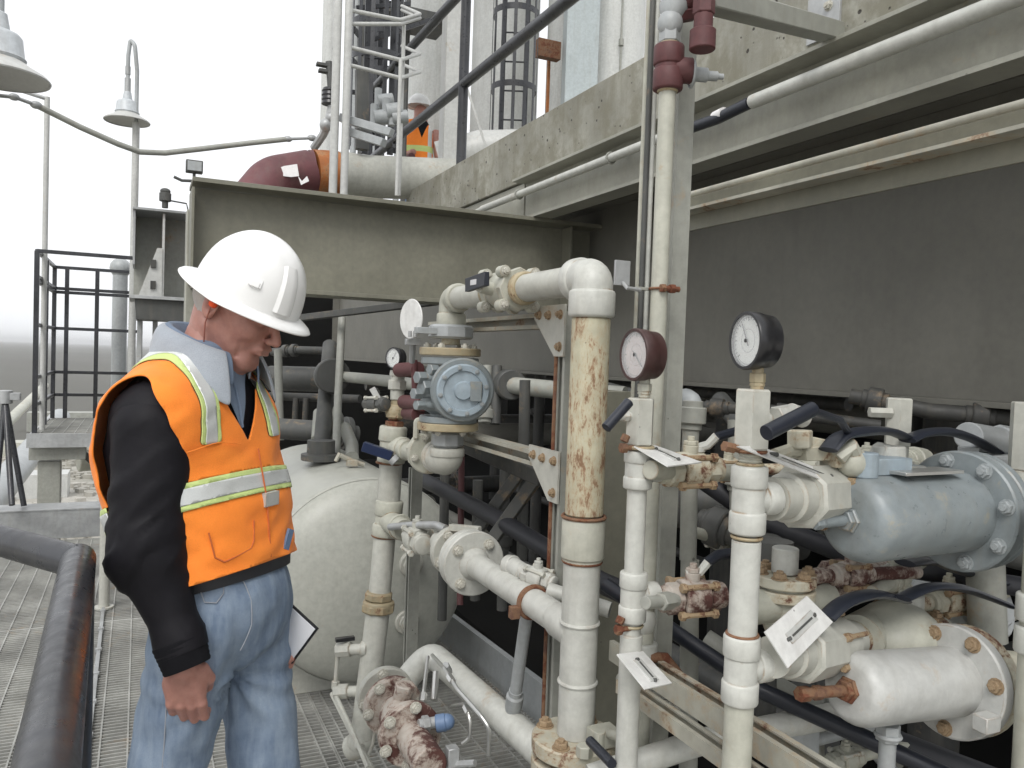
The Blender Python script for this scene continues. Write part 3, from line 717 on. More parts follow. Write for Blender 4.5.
# ladder cages
def ladder_cage(px, d, wpx, py_b, label, hoopz, hue='black_paint'):
    c = P(px, py_b, d); w = wpx*d/FPX; t = thing('ladder_cage', label, 'ladder cage', c)
    ztop = 10.0; rr = w/2
    lad = CR.copy(); lad.z = 0; lad.normalize(); back = V((-lad.y, lad.x, 0))
    for s in (-.5, .5):
        m = MB(); q = c+lad*rr*s*1.05+back*rr*.7; m.bar((q.x, q.y, c.z), (q.x, q.y, ztop), .05, .02); part('stile', m, hue, t)
    z = c.z+.2
    while z < ztop:
        m = MB(); a = c+lad*rr*-.52+back*rr*.7; b = c+lad*rr*.52+back*rr*.7; m.tube([(a.x, a.y, z), (b.x, b.y, z)], .009, 6); part('rung', m, hue, t); z += .3
    for k in range(7):
        an = math.pi*(k/6)+math.pi
        q = c+lad*rr*math.cos(an)+back*rr*math.sin(an)*1.0
        m = MB(); m.bar((q.x, q.y, c.z), (q.x, q.y, ztop), .034, .006, up=(q-c)); part('cage_bar', m, hue, t)
    for py in hoopz:
        z = Zat(c.x, c.y, py); pts = []
        for k in range(17):
            an = math.pi*(k/16)+math.pi; q = c+lad*rr*math.cos(an)+back*rr*math.sin(an); pts.append((q.x, q.y, z))
        for s_ in (1, ): pts = [tuple(c+lad*rr*-.9+back*rr*.7)[:2]+(z,)]+pts+[tuple(c+lad*rr*.9+back*rr*.7)[:2]+(z,)]
        m = MB()
        rs = []
        for i, p in enumerate(pts):
            p = V(p); o_ = (V((p.x, p.y, 0))-V((c.x, c.y, 0))).normalized()*.004
            rs.append([p-o_+V((0, 0, -.03)), p+o_+V((0, 0, -.03)), p+o_+V((0, 0, .03)), p-o_+V((0, 0, .03))])
        m.rings(rs); part('hoop', m, hue, t)
    return t
ladder_cage(512, 8.2, 45, 135, 'tall black ladder cage between the handrail post and vessels', (90, 15, -60))
ladder_cage(384, 7.4, 34, 150, 'narrow black ladder cage just left of the second worker', (75, 35, -10))
for k, (a_, b_) in enumerate((((352, 92), (395, 98)), ((352, 52), (400, 60)), ((356, 8), (410, 4)), ((372, 40), (430, 20)), ((360, 130), (392, 100)))):
    m = MB(); m.bar(P(*a_, 6.9), P(*b_, 7.1), .03, .035); solo('tower_member', m, 'black_paint', ['low level dark bar across the ladder tower', 'middle level dark bar across the ladder tower', 'top level dark bar across the ladder tower', 'rising dark bar at the top of the ladder tower', 'short steep dark brace low on the ladder tower'][k], 'bar')
ladder_cage(374, 6.6, 50, 150, 'distant black ladder cage behind the white tubular stair tower', (28, 60, -30))
# white tubular tower at 345
t = thing('tubular_stair_tower', 'white tubular guard frame with gauges left of the second worker', 'guard frame', P(345, 190, 5.0))
for (px, w, pt, pb) in ((345, .024, -40, 196), (334, .026, -40, 196), (398, .012, 60, 196)):
    q = P(px, 150, 5.0); m = MB(); m.cyl((q.x, q.y, Zat(q.x, q.y, pb)), (q.x, q.y, Zat(q.x, q.y, pt)), w, seg=14); part('post', m, 'white_metal', t)
q = P(403, 60, 5.3); m = MB(); m.cyl((q.x, q.y, Zat(q.x, q.y, 196)), (q.x, q.y, Zat(q.x, q.y, 25)), .013, seg=12); part('post', m, 'white_metal', t)
for ys in ((10, 20), (24, 24), (47, 60), (65, 78)):
    m = MB(); m.tube([P(349, ys[0], 5.0), P(400, ys[1], 5.2), P(420, ys[1]-6, 5.7), P(402, ys[1]-14, 6.3)], .013, 10, bend=.06); part('guard_rail', m, 'white_metal', t)
for a_, b_ in (((341, 118), (392, 133)), ((352, 133), (384, 143))):
    m = MB(); m.bar(P(a_[0], a_[1], 5.1), P(b_[0], b_[1], 5.0), .06, .05); part('strut_arm', m, 'lamp_grey', t)
m = MB(); m.bar(P(362, 70, 5.6), P(362, 150, 5.6), .09, .05, up=(0, 1, 0)); part('column', m, 'dark_pipe', t)
for q_, s_ in ((P(378, 102, 5.4), .05), (P(386, 112, 5.3), .055), (P(374, 118, 5.3), .05), (P(392, 118, 5.3), .045)):
    m = MB(); m.cyl(q_, q_+V((.1, -.02, .02)), s_, seg=14); m.cyl(q_+V((0, 0, -.05)), q_+V((0, 0, .09)), s_*.5, seg=10); part('transmitter', m, 'lamp_grey', t)
# black cable gland cluster
t = thing('gland_cluster', 'dark valve cluster with bellows hanging left of the tubular frame', 'fitting', P(330, 100, 5.6))
m = MB(); m.lathe(P(330, 106, 5.6), (0, 0, 1), [(0, .03), (.01, .06), (.03, .055), (.04, .06), (.06, .055), (.07, .06), (.09, .055), (.1, .06), (.12, .05), (.13, .02)], 16); part('bellows', m, 'gauge_black', t)
m = MB(); m.tube([P(329, 62, 5.6), P(331, 88, 5.6)], .025, 8); m.box(P(328, 66, 5.6), (.16, .05, .02)); m.box(P(328, 72, 5.6), (.13, .05, .02)); m.tube([P(335, 50, 5.6), P(338, 28, 5.6)], .02, 8); part('upper_stem', m, 'dark_pipe', t)
m = MB(); m.tube([P(332, 106, 5.6), P(329, 122, 5.6), P(323, 135, 5.7), P(314, 148, 5.8)], .03, 8); m.ball(P(326, 125, 5.6), .045); m.ball(P(331, 118, 5.6), .04); part('lower_stem', m, 'galv', t)
for k in range(6):
    q = P(356+k*11-(k % 2)*4, 40+k*3, 9.0); m = MB(); m.cyl((q.x, q.y, 2.6), (q.x, q.y, 9.5), .028 if k % 2 else .035, seg=8)
    solo('tower_pipe', m, 'dark_pipe' if k % 2 else 'lamp_grey', ['vertical pipe on the tower, first from left', 'vertical pipe on the tower, second from left', 'vertical pipe on the tower, third from left', 'vertical pipe on the tower, fourth from left', 'vertical pipe on the tower, fifth from left', 'vertical pipe on the tower, rightmost'][k], 'pipe', 'vertical pipes on the tower', loc=(q.x, q.y, 2.6))
m = MB(); q = P(405, 20, 8.8); m.box(q, (.9, .5, .10)); solo('tower_landing', m, 'dark_pipe', 'small dark landing high on the ladder tower', 'landing')
# ================================================================ PIPING RACK
def run(pts, rr, mat, label, name='bay_pipe', grp='pipes in the shaded bay', extras=None, seg=16, bend=None):
    pts = [V(q) if not isinstance(q, tuple) else P(*q) for q in pts]
    m = MB(); m.tube(pts, rr, seg, bend=bend)
    t = thing(name, label, 'pipe', pts[0], grp); part('pipe', m, mat, t)
    if extras:
        for e in extras:
            i = int(e); u = e-i; q = pts[i].lerp(pts[i+1], u); d = (pts[i+1]-pts[i]).normalized()
            m = MB(); m.cyl(q-d*.02, q+d*.02, rr*1.7, seg=20); m.cyl(q-d*.035, q+d*.035, rr*1.25, seg=20); part('flange', m, mat, t)
    return t
XP = .90
UZ = V((0, 0, 1)); UX = V((1, 0, 0)); UY = V((0, 1, 0))
def gauge(c, r, face, casem, dialm, label, ang=.6, stem=.06, neck='brown_brass'):
    """pressure gauge: round case, bezel, dial with ticks, needle, glass; face = direction the dial looks"""
    c = V(c); t = thing('pressure_gauge', label, 'gauge', c-UZ*(r+stem)); x, y, d = basis(face, (0, 0, 1))
    up = y if y.z > 0 else -y; rt = up.cross(d)
    m = MB(); m.lathe(c-d*r*.55, d, [(0, r*.80), (r*.06, r*.90), (r*.45, r*.93), (r*.5, r*.97), (r*.92, r), (r*.98, r*.97), (r*.98, r*.88), (r*.80, r*.87), (r*.80, .001)], 40, True, False); part('case', m, casem, t)
    m = MB(); m.lathe(c+d*r*.20, d, [(0, .001), (0, r*.87)], 40, False, False)
    dl = MB(); dl.lathe(c+d*r*.255, d, [(0, r*.865), (.001, r*.865), (.0012, .0005)], 40, True, True); dlo = part('dial', dl, dialm, t)
    for k in range(25):
        a = R(-135+270*k/24); e = up*math.cos(a)+rt*math.sin(a); q = c+d*(r*.255+.0017)
        L = r*(.13 if k % 4 == 0 else .07)
        m = MB(); m.bar(q+e*(r*.80-L), q+e*r*.80, r*.022 if k % 4 else r*.035, .0006, up=d); part('tick', m, 'ink', dlo)
    x0_, y0_ = rt, up; m = MB(); m.torus(c+d*(r*.255+.0016), d, r*.80, r*.008, 40, 4); m.torus(c+d*(r*.255+.0016), d, r*.40, r*.006, 30, 4); part('scale_ring', m, 'ink', dlo)
    e = up*math.cos(ang)+rt*math.sin(ang); q = c+d*(r*.255+.004)
    m = MB(); m.bar(q-e*r*.2, q+e*r*.66, r*.045, .001, up=d); m.cyl(q-d*.001, q+d*.003, r*.07, seg=12); part('needle', m, 'ink', t)
    m = MB(); m.lathe(c+d*r*.36, d, [(0, r*.875), (.0015, r*.875)], 40); part('glass', m, 'glass', t)
    m = MB(); b = c-d*r*.15
    m.cyl(b-UZ*r*1.15, b-UZ*r*.9, r*.2, seg=12); m.hexp(b-UZ*(r*1.15+stem*.45), b-UZ*r*1.08, r*.27); m.cyl(b-UZ*(r*1.1+stem), b-UZ*(r*1.15+stem*.4), r*.22, seg=14); m.hexp(b-UZ*(r*1.1+stem*.75), b-UZ*(r*1.1+stem*.55), r*.26)
    part('stem', m, neck, t); return t
def lever(t, base, d, L, w, mat='grip', arch=.25, ax=UZ, name='lever_handle', metal=.25):
    """valve lever: steel flat then an arched vinyl grip"""
    base = V(base); d = V(d).normalized(); side = d.cross(ax).normalized()
    n = 10; rs = []; pts = []
    for i in range(n+1):
        u = i/n; pts.append(base+d*L*u+ax*(arch*L*math.sin(u*math.pi*.85)))
    m = MB(); 
    k = max(1, int(n*metal))
    def strip(pp, ww, hh):
        r_ = []
        for i, p in enumerate(pp):
            tn = (pp[min(i+1, len(pp)-1)]-pp[max(i-1, 0)]).normalized(); nn = side.cross(tn).normalized()
            r_.append([p+side*math.cos(a)*ww+nn*math.sin(a)*hh for a in [2*math.pi*j/12 for j in range(12)]])
        return r_
    m.rings(strip(pts[:k+2], w*.8, w*.25)); lo = part(name, m, 'cream' , t)
    m = MB(); m.rings(strip(pts[k:], w, w*.55)); part('grip', m, mat, lo)
    return lo
def ball_valve(c, d, r, label, mat='cream', hdir=None, hl=.15, hmat='grip', flanged=False, arch=.25, stem_ax=UZ, hw=.013, Lf=1.0):
    """three-piece screwed ball valve: hex ends, round centre, four tie bolts, stem and lever"""
    c = V(c); d = V(d).normalized(); t = thing('ball_valve', label, 'valve', c)
    x, y, _ = basis(d, stem_ax)
    m = MB(); m.lathe(c-d*r*.75*Lf, d, [(0, r*.9), (.1*r, r), (1.4*r*Lf, r), (1.5*r*Lf, r*.9)], 24); part('body', m, mat, t)
    for s in (-1, 1):
        m = MB(); m.hexp(c+d*s*r*.8*Lf, c+d*s*r*1.6*Lf, r*.86, .2, 8); m.lathe(c+d*s*r*1.55*Lf, d*s, [(0, r*.72), (r*.35, r*.70), (r*.4, r*.6)], 20); part('end_cap', m, mat, t)
    if r > .018:
        m2 = MB()
        for k in range(4):
            a = math.pi/4+k*math.pi/2; q = c+(x*math.cos(a)+y*math.sin(a))*r*1.05
            b_ = MB(); b_.cyl(q-d*r*1.05*Lf, q+d*r*1.05*Lf, r*.16, seg=8); b_.hexp(q-d*r*1.15*Lf, q-d*r*.85*Lf, r*.26); b_.hexp(q+d*r*.85*Lf, q+d*r*1.15*Lf, r*.26); part('tie_bolt', b_, 'bolt_rust' if 'rust' in mat else 'hex_bolt', t)
    m = MB(); m.cyl(c+stem_ax*r*.8, c+stem_ax*r*1.35, r*.42, seg=14); m.hexp(c+stem_ax*r*1.35, c+stem_ax*r*1.6, r*.4); m.cyl(c+stem_ax*r*1.6, c+stem_ax*r*1.85, r*.2, seg=10); part('stem', m, mat, t)
    if hdir is not None: lever(t, c+stem_ax*r*1.62-V(hdir).normalized()*r*.5, hdir, hl, hw, hmat, arch, stem_ax)
    return t
def tag_plate(corners, label, th=.0025, clampc=None):
    p = [V(q) for q in corners]; n = (p[1]-p[0]).cross(p[3]-p[0]).normalized()
    if n.dot(CO-p[0]) < 0: n = -n
    t = thing('tag_plate', label, 'tag', p[0])
    b = MB(); k = [q-n*th for q in p]
    b.add(p+k, [(0, 1, 2, 3), (7, 6, 5, 4)]+[(i, (i+1) % 4, 4+(i+1) % 4, 4+i) for i in range(4)], False); part('plate', b, 'tag_metal', t)
    c = sum(p, V())/4; e = (p[1]+p[2]-p[0]-p[3]).normalized(); L = (p[1]-p[0]).length; w = (p[3]-p[0]).length; f_ = (p[3]+p[2]-p[0]-p[1]).normalized()
    q = c+e*L*.05; m = MB(); rot = Matrix((e, f_, e.cross(f_))).transposed()
    m.box(q+n*.001, (L*.62, w*.30, .003), rot, ch=.0006); part('name_strip', m, 'white_metal', t)
    m = MB(); m.box(q+n*.003, (L*.46, w*.05, .0012), rot, ch=0); part('slot_line', m, 'dark_pipe', t)
    for s in (-1, 1):
        m = MB(); m.cyl(q+e*s*L*.33, q+e*s*L*.28+n*.0045, w*.045, seg=8); part('rivet', m, 'dark_pipe', t)
    return t

# ---------------- front riser (right gauge)
bx, by = col_at(751, 440, XP)
def ZB(py): return Zat(bx, by, py)
def pB(py): return V((bx, by, ZB(py)))
t = thing('front_riser', 'front white pipe riser with two tees below the black-cased gauge', 'pipe', (bx, by, 0))
r = .0235
m = MB(); m.cyl(pB(540), pB(637), r); part('pipe', m, 'white_pipe', t)
m = MB(); m.lathe(pB(800), UZ, [(0, r), (ZB(700)-ZB(800), r)], 28); m.cyl(V((bx, by, .01)), pB(800), r); part('lower_pipe', m, 'cream', t)
m = MB(); m.hexp(pB(449), pB(389), .0300, .35, 6); part('hex_block', m, 'cream_clean', t)
m = MB(); m.cyl(pB(468), pB(452), .0175)
for k in range(4): m.torus(pB(454+k*3.4), UZ, .0172, .0022, 24, 6)
part('threaded_neck', m, 'cream', t)
def tee(t, cpt, d, r_, L, br=None, brd=None, brL=.05, mat='white_pipe', name='tee'):
    m = MB(); c = V(cpt); d = V(d).normalized()
    collar(m, c+d*L*.34, d, r_, L*.34); collar(m, c-d*L*.34, d, r_, L*.34)
    m.lathe(c-d*L*.3, d, [(0, r_*.9), (L*.6, r_*.9)], 26)
    if brd is not None:
        m.lathe(c, brd, [(0, r_*.78), (r_*.8+brL*.5, r_*.80)], 24); collar(m, c+V(brd).normalized()*(r_*.9+brL*.5), brd, br or r_*.92, brL)
    return part(name, m, mat, t)
tee(t, (bx, by, (ZB(466)+ZB(533))/2), UZ, .0295, ZB(466)-ZB(533), brd=UX, brL=.03)
tee(t, (bx, by, (ZB(635)+ZB(702))/2), UZ, .0300, ZB(635)-ZB(702), brd=UX, brL=.03)
m = MB(); m.torus(pB(537), UZ, r*.98, .003, 28, 6); m.torus(pB(464), UZ, .020, .003, 24, 6); part('brass_ring', m, 'brown_brass', t)
m = MB(); m.torus(pB(634), UZ, r*1.05, .0028, 28, 6); m.torus(pB(451), UZ, .024, .003, 28, 6); part('rust_ring', m, 'rust', t)
m = MB(); m.hexp(pB(448)+V((-.035, .0, 0)), pB(448)+V((-.055, 0, .004)), .009); m.cyl(pB(448)+V((-.05, 0, 0)), pB(448)+V((.0, 0, 0)), .006); part('clamp_screw', m, 'rust', t)
g_ = gauge(pB(341)+V((0, .0, 0)), .0475, V((-1, .15, -.0)), 'gauge_black', 'dial', 'black-cased round pressure gauge on top of the front riser', ang=-.5, stem=.028)
tag_plate([P(737, 446, 1.235), P(838, 486, 1.40), P(846, 479, 1.46), P(760, 446, 1.30)], 'narrow white tag plate sticking out right below the black gauge', th=.002)
tag_plate([P(765, 632, 1.27), P(807, 596, 1.36), P(833, 622, 1.36), P(788, 668, 1.27)], 'white tag plate tilted over the lower right valve')

# ---------------- second riser (left gauge)
ax_, ay_ = col_at(640, 420, .86)
def ZA(py): return Zat(ax_, ay_, py)
def pA(py): return V((ax_, ay_, ZA(py)))
t = thing('second_riser', 'thinner white pipe riser with cross fitting below the brown gauge', 'pipe', (ax_, ay_, 0))
m = MB(); m.hexp(pA(445), pA(398), .0275, .35, 6); part('hex_block', m, 'cream_clean', t)
m = MB(); m.cyl(pA(574), pA(486), .0185); part('pipe', m, 'white_pipe', t)
m = MB(); m.cyl(pA(636), pA(612), .0175); m.cyl(V((ax_, ay_, .01)), pA(634), .0215); part('lower_pipe', m, 'white_pipe', t)
tee(t, (ax_, ay_, (ZA(452)+ZA(487))/2), UZ, .0275, ZA(450)-ZA(488), brd=UX, brL=.03)
tee(t, (ax_, ay_, (ZA(572)+ZA(621))/2), UZ, .0265, ZA(572)-ZA(621), brd=UX, brL=.03, name='cross_fitting')
m = MB(); m.torus(pA(447), UZ, .026, .004, 24, 6); m.torus(pA(573), UZ, .0195, .002, 24, 6); m.torus(pA(625), UZ, .020, .003, 24, 6); part('brass_ring', m, 'brown_brass', t)
for z_, dx in ((447, -.035), (626, -.03)):
    m = MB(); q = pA(z_)+V((dx, -.01, 0)); m.hexp(q+V((-.012, 0, 0)), q+V((0, 0, 0)), .010); m.cyl(q, q+V((.03, 0, 0)), .005); m.hexp(q+V((-.006, 0, .012)), q+V((-.0, 0, .024)), .008); part('clamp_screw', m, 'rust', t)
gauge(pA(355), .0500, V((-1, .02, 0)), 'brown_case', 'dial_red', 'brown-cased pressure gauge with stained dial on the second riser', ang=2.3, stem=.026, neck='cream')
tag_plate([P(634, 446, 1.49), P(668, 466, 1.43), P(702, 462, 1.49), P(655, 445, 1.56)], 'small white tag plate right below the brown gauge')
tag_plate([P(617, 654, 1.47), P(645, 689, 1.40), P(672, 683, 1.45), P(643, 651, 1.52)], 'white tag plate hanging off the clamp of the second riser')
# thumb valve on the left of the hex block
c = pA(416); t = thing('needle_valve', 'small black T-handle bleed valve left of the second riser block', 'valve', c+V((-.03, 0, 0)))
m = MB(); m.cyl(c+V((-.02, 0, 0)), c+V((-.055, -.005, .0)), .008, seg=12); m.hexp(c+V((-.028, 0, 0)), c+V((-.040, -.001, .0)), .011); part('stem', m, 'white_pipe', t)
m = MB(); m.cyl(P(606, 428, 1.40), P(629, 402, 1.43), .0095, seg=14); part('handle', m, 'grip', t)
c = pB(420); t = thing('bleed_valve', 'white bleed valve with dark slanted T-handle right of the front riser block', 'valve', c+V((.03, 0, 0)))
m = MB(); m.cyl(c+V((.02, 0, 0)), P(800, 412, 1.36), .011, seg=14); m.hexp(P(775, 416, 1.3), P(792, 413, 1.33), .016); m.cyl(P(790, 413, 1.34), P(804, 418, 1.36), .017); part('body', m, 'white_pipe', t)
m = MB(); m.cyl(P(766, 433, 1.22), P(813, 409, 1.28), .0125, seg=16); m.tube([P(811, 410, 1.28), P(840, 420, 1.36), P(848, 432, 1.42)], .0065, 8); part('handle', m, 'grip', t)

# ---------------- tall vent line behind second riser
tx, ty = col_at(663, 200, .98)
def ZT(py): return Zat(tx, ty, py)
def pT(py): return V((tx, ty, ZT(py)))
t = thing('tall_vent_line', 'tall cream pipe rising past the platform edge with maroon fittings', 'pipe', (tx, ty, 0))
m = MB(); m.cyl(V((tx, ty, .01)), pT(92), .0175); part('pipe', m, 'cream', t)
m = MB(); c = (ZT(45)+ZT(91))/2; collar(m, (tx, ty, ZT(56)), UZ, .0315, ZT(46)-ZT(67)); collar(m, (tx, ty, ZT(80)), UZ, .031, ZT(68)-ZT(90)); m.cyl((tx, ty, ZT(90)), (tx, ty, ZT(46)), .028)
q = pT(70); m.cyl(q, q+V((.045, -.02, .0)), .026); part('maroon_tee', m, 'maroon', t)
m = MB(); m.torus(pT(91), UZ, .018, .004, 20, 6); m.torus(pT(45), UZ, .018, .004, 20, 6); part('ring', m, 'brown_brass', t)
m = MB(); m.hexp(pT(43), pT(28), .022); m.ball(pT(24), .026, .026, .03); m.lathe(pT(18), V((.3, 0, 1)), [(0, .02), (.02, .03), (.05, .028), (.07, .015)], 16); m.tube([pT(12), pT(-25)], .013, 12); part('upper_fitting', m, 'lamp_grey', t)
m = MB(); q = pT(16); m.hexp(q, q+V((.05, -.01, .015)), .018); m.ball(q+V((.03, -.01, .035)), .024); part('side_elbow', m, 'maroon', t)
m = MB(); q = P(703, 30, 1.6); m.cyl(q+UZ*-.04, q+UZ*.0, .026); m.cyl(q+UZ*0, q+UZ*.03, .019); m.hexp(q+UZ*.03, q+UZ*.06, .022); m.cyl(q+UZ*.05, q+UZ*.2, .018); part('relief_cap', m, 'maroon', t)
q = pT(73)+V((.045, -.02, 0)); m = MB(); m.torus(q, V((1, -.4, 0)), .026, .003, 20, 6); m.cyl(q, q+V((.03, -.012, -.001)), .0145); m.cyl(q+V((.028, -.011, -.002)), q+V((.05, -.02, -.002)), .010); m.cyl(q+V((.05, -.02, -.002)), q+V((.062, -.024, -.002)), .006); part('drain_plug', m, 'lamp_grey', t)
m = MB(); collar(m, pT(594), UZ, .026, .05); collar(m, pT(655), UZ, .027, .055); m.cyl(pT(662), pT(672), .024); part('coupling', m, 'white_pipe', t)
m = MB(); m.ball(pT(620)+V((-.003, 0, 0)), .024, .024, .035); m.hexp(pT(688), pT(672), .026); part('union', m, 'white_pipe', t)
m = MB(); m.tube([pT(658)+V((.0, -.02, .008)), pT(658)+V((.03, -.03, .008)), pT(690)+V((.10, -.05, -.01))], .012, 10); part('rusty_stub', m, 'rust', t)
# sight bracket and U-bolt
q = P(622, 273, 1.62); m = MB(); m.box(q, (.035, .006, .05)); m.tube([q+V((0, -.004, -.02)), P(627, 288, 1.6), P(640, 290, 1.62)], .004, 8); solo('sight_bracket', m, 'galv', 'little square plate bracket left of the tall cream pipe', 'bracket')
q = pT(289); t = thing('pipe_clamp', 'rusty U-bolt clamp holding the tall cream pipe to the grey post', 'clamp', q)
m = MB(); m.torus(q, UZ, .020, .003, 20, 6); m.cyl(q+V((.0, -.02, 0)), q+V((.035, -.02, 0)), .006); part('u_bolt', m, 'rust', t)
m = MB(); m.hexp(q+V((.01, -.022, 0)), q+V((.022, -.022, 0)), .010); m.hexp(q+V((-.012, -.022, .0)), q+V((-.002, -.022, 0)), .009); part('nut', m, 'rust', t)
m = MB(); m.bar(q+V((-.045, .02, 0)), q+V((.03, .02, 0)), .01, .006); part('bar', m, 'strut', t)
# slim conduits behind
for k, (p0, p1, rr, mt, lab) in enumerate((((649, -20), (631, 370), .0065, 'dark_pipe', 'thin dark tube left of the tall cream pipe'), ((654, -20), (640, 330), .006, 'white_pipe', 'thin white tube just left of the tall cream pipe'), ((645, -20), (628, 470), .006, 'cream', 'thin cream tube leftmost beside the tall cream pipe'))):
    a = PX(p0[0], 100, 1.0+.012*k); x_, y_ = a.x, a.y
    lo = V((x_, y_, Zat(x_, y_, 560)))
    m = MB(); m.tube([V((x_, y_, Zat(x_, y_, -20))), lo], rr, 10); solo('impulse_tube', m, mt, lab, 'tube', 'slim tubes beside the tall cream pipe')
# grey post with top arm
gx, gy = col_at(675, 250, 1.06)
t = thing('grey_post', 'tall grey steel post right behind the tall cream pipe', 'post', (gx, gy, 0))
zt_ = Zat(gx, gy, -30)
m = MB(); w = .021
m.extr([(-w, -.02), (w, -.02), (w, .02), (w-.006, .02), (w-.006, -.015), (-w+.006, -.015), (-w+.006, .02), (-w, .02)], (gx, gy, .0), (gx, gy, zt_), up=(0, 1, 0)); part('channel', m, 'strut', t)
m = MB(); m.box((gx, gy, .006), (.12, .12, .01)); part('base_plate', m, 'strut', t)
a = P(705, -2, 1.72); b = PX(836, 33, XE-.02)
m = MB(); m.bar(a, b, .05, .048); part('arm', m, 'strut', t)
m = MB(); q = PX(824, 16, XE-.004); m.box(q, (.008, .12, .13)); o = part('arm_plate', m, 'galv', t); bolt(q+V((-.004, -.02, .02)), (-1, 0, 0), .012, 'hex_bolt', o)

# ---------------- rusty riser with the overhead run and the control valve
rx, ry = col_at(592, 300, XP)
def ZR(py): return Zat(rx, ry, py)
def pR(py): return V((rx, ry, ZR(py)))
t = thing('rusty_riser', 'rust-speckled vertical pipe with white elbow on top and flanged foot', 'pipe', (rx, ry, .3))
r = .0445
zrun = PX(520, 289, XP).z
m = MB(); m.cyl(pR(515), pR(318), r*.96, seg=32); part('speckled_pipe', m, 'speckled', t)
m = MB(); m.lathe(pR(560), UZ, [(0, r*.95), (.004, r*1.0), (.008, r*1.08), (ZR(517)-ZR(560)-.006, r*1.08), (ZR(517)-ZR(560), r*.99)], 32); m.lathe(pR(560), UZ, [(-.003, r*1.0), (.003, r)], 30); part('coupling', m, 'cream', t)
m = MB(); m.torus(pR(516.5), UZ, r*1.06, .0042, 36, 6); m.torus(pR(561), UZ, r*.95, .0035, 36, 6); part('rust_ring', m, 'rust', t)
m = MB(); m.cyl(pR(735), pR(560), r*.93, seg=32); part('lower_pipe', m, 'white_pipe', t)
m = MB(); m.torus(pR(622), UZ, r*.93, .0045, 36, 8); m.torus(pR(681), UZ, r*.93, .0045, 36, 8); part('weld_ring', m, 'white_pipe', t)
m = MB(); ez = zrun
m.tube([(rx, ry, ZR(316)), (rx, ry, ez-.045), (rx, ry, ez), (rx, ry+.045, ez), (rx, ry+.07, ez)], r*1.02, 30, bend=.045); collar(m, (rx, ry, ZR(304)), UZ, r*1.16, ZR(290)-ZR(318), 34); collar(m, (rx, ry+.058, ez), UY, r*1.13, .036, 34); part('elbow', m, 'white_pipe', t)
y1 = PX(452, 298, XP).y
m = MB(); m.cyl((rx, ry+.05, ez), (rx, y1-.02, ez), r*.80, seg=28); part('overhead_pipe', m, 'cream_clean', t)
m = MB(); m.tube([(rx, y1-.06, ez), (rx, y1, ez), (rx, y1, ez-.07)], r*.92, 26, bend=.05); collar(m, (rx, y1-.055, ez), UY, r*1.03, .03); collar(m, (rx, y1, ez-.07), UZ, r*1.06, .05); part('overhead_elbow', m, 'cream', t)
# foot flange
zf = ZR(742)
fo = flange((rx, ry, zf), UZ, .098, .035, 4, t, 'cream_rusty', 'bolt_rust', rb=.076, br=.016, a0=2.2)
flange((rx, ry, zf-.045), UZ, .098, .03, 0, t, 'cream_rusty')
m = MB(); m.cyl((rx, ry, 0), (rx, ry, zf-.05), r); part('foot_pipe', m, 'cream', t)
m = MB(); q = V((rx, ry, zf)); m.box(q+V((.03, -.07, .04)), (.06, .05, .035)); m.cyl(q+V((.04, -.07, .045)), P(620, 737, 1.6), .010); m.cyl(q+V((.01, -.085, .02)), q+V((.01, -.085, .06)), .012); m.hexp(q+V((-.03, -.09, .015)), q+V((-.03, -.09, .04)), .018); part('lug_block', m, 'cream', t)
m = MB(); m.tube([P(590, 741, 1.62), P(612, 764, 1.52)], .010, 10); part('latch_lever', m, 'grip', t)
# tee branch pipe along the rack
zt2 = PX(560, 615, XP).z; yfl = PX(474, 568, XP).y; yv = PX(388, 528, XP).y
zt2 = (zt2+PX(500, 585, XP).z)/2
t2 = thing('branch_line', 'white horizontal pipe from the rusty riser back to a big bolted flange', 'pipe', (rx, ry+.3, 0))
m = MB(); m.lathe((rx, ry, zt2), UY, [(0, r*.95), (.09, r*.93), (.11, r*.80)], 30); m.cyl((rx, ry+.09, zt2), (rx, yfl, zt2), r*.80, seg=30); part('pipe', m, 'white_pipe', t2)
flange((rx, yfl+.01, zt2), -UY, .095, .028, 4, t2, 'white_pipe', 'hex_bolt', rb=.07, br=.014, hub=r*.8, a0=.9)
flange((rx, yfl+.045, zt2), -UY, .092, .024, 0, t2, 'white_pipe')
m = MB(); yy = PX(533, 600, rx).y; m.torus((rx, yy, zt2), UY, r*.84, .008, 30, 8); m.box((rx-.05, yy, zt2-.02), (.025, .02, .03)); part('rusty_u_clamp', m, 'rust', t2)
# support leg down to the lower pipe
lp0 = P(430, 662, 2.66); lp1 = V((rx-.02, ry+.02, zf+.02))
sp = PX(527, 612, rx); sb = P(514, 704, 2.16)
m = MB(); m.tube([sp, sb+V((0, 0, .0))], .0165, 14); m.lathe(sb, (sp-sb), [(-.02, .022), (.0, .024), (.03, .024), (.036, .019), (.05, .019)], 16); part('support_leg', m, 'lamp_grey', t2)

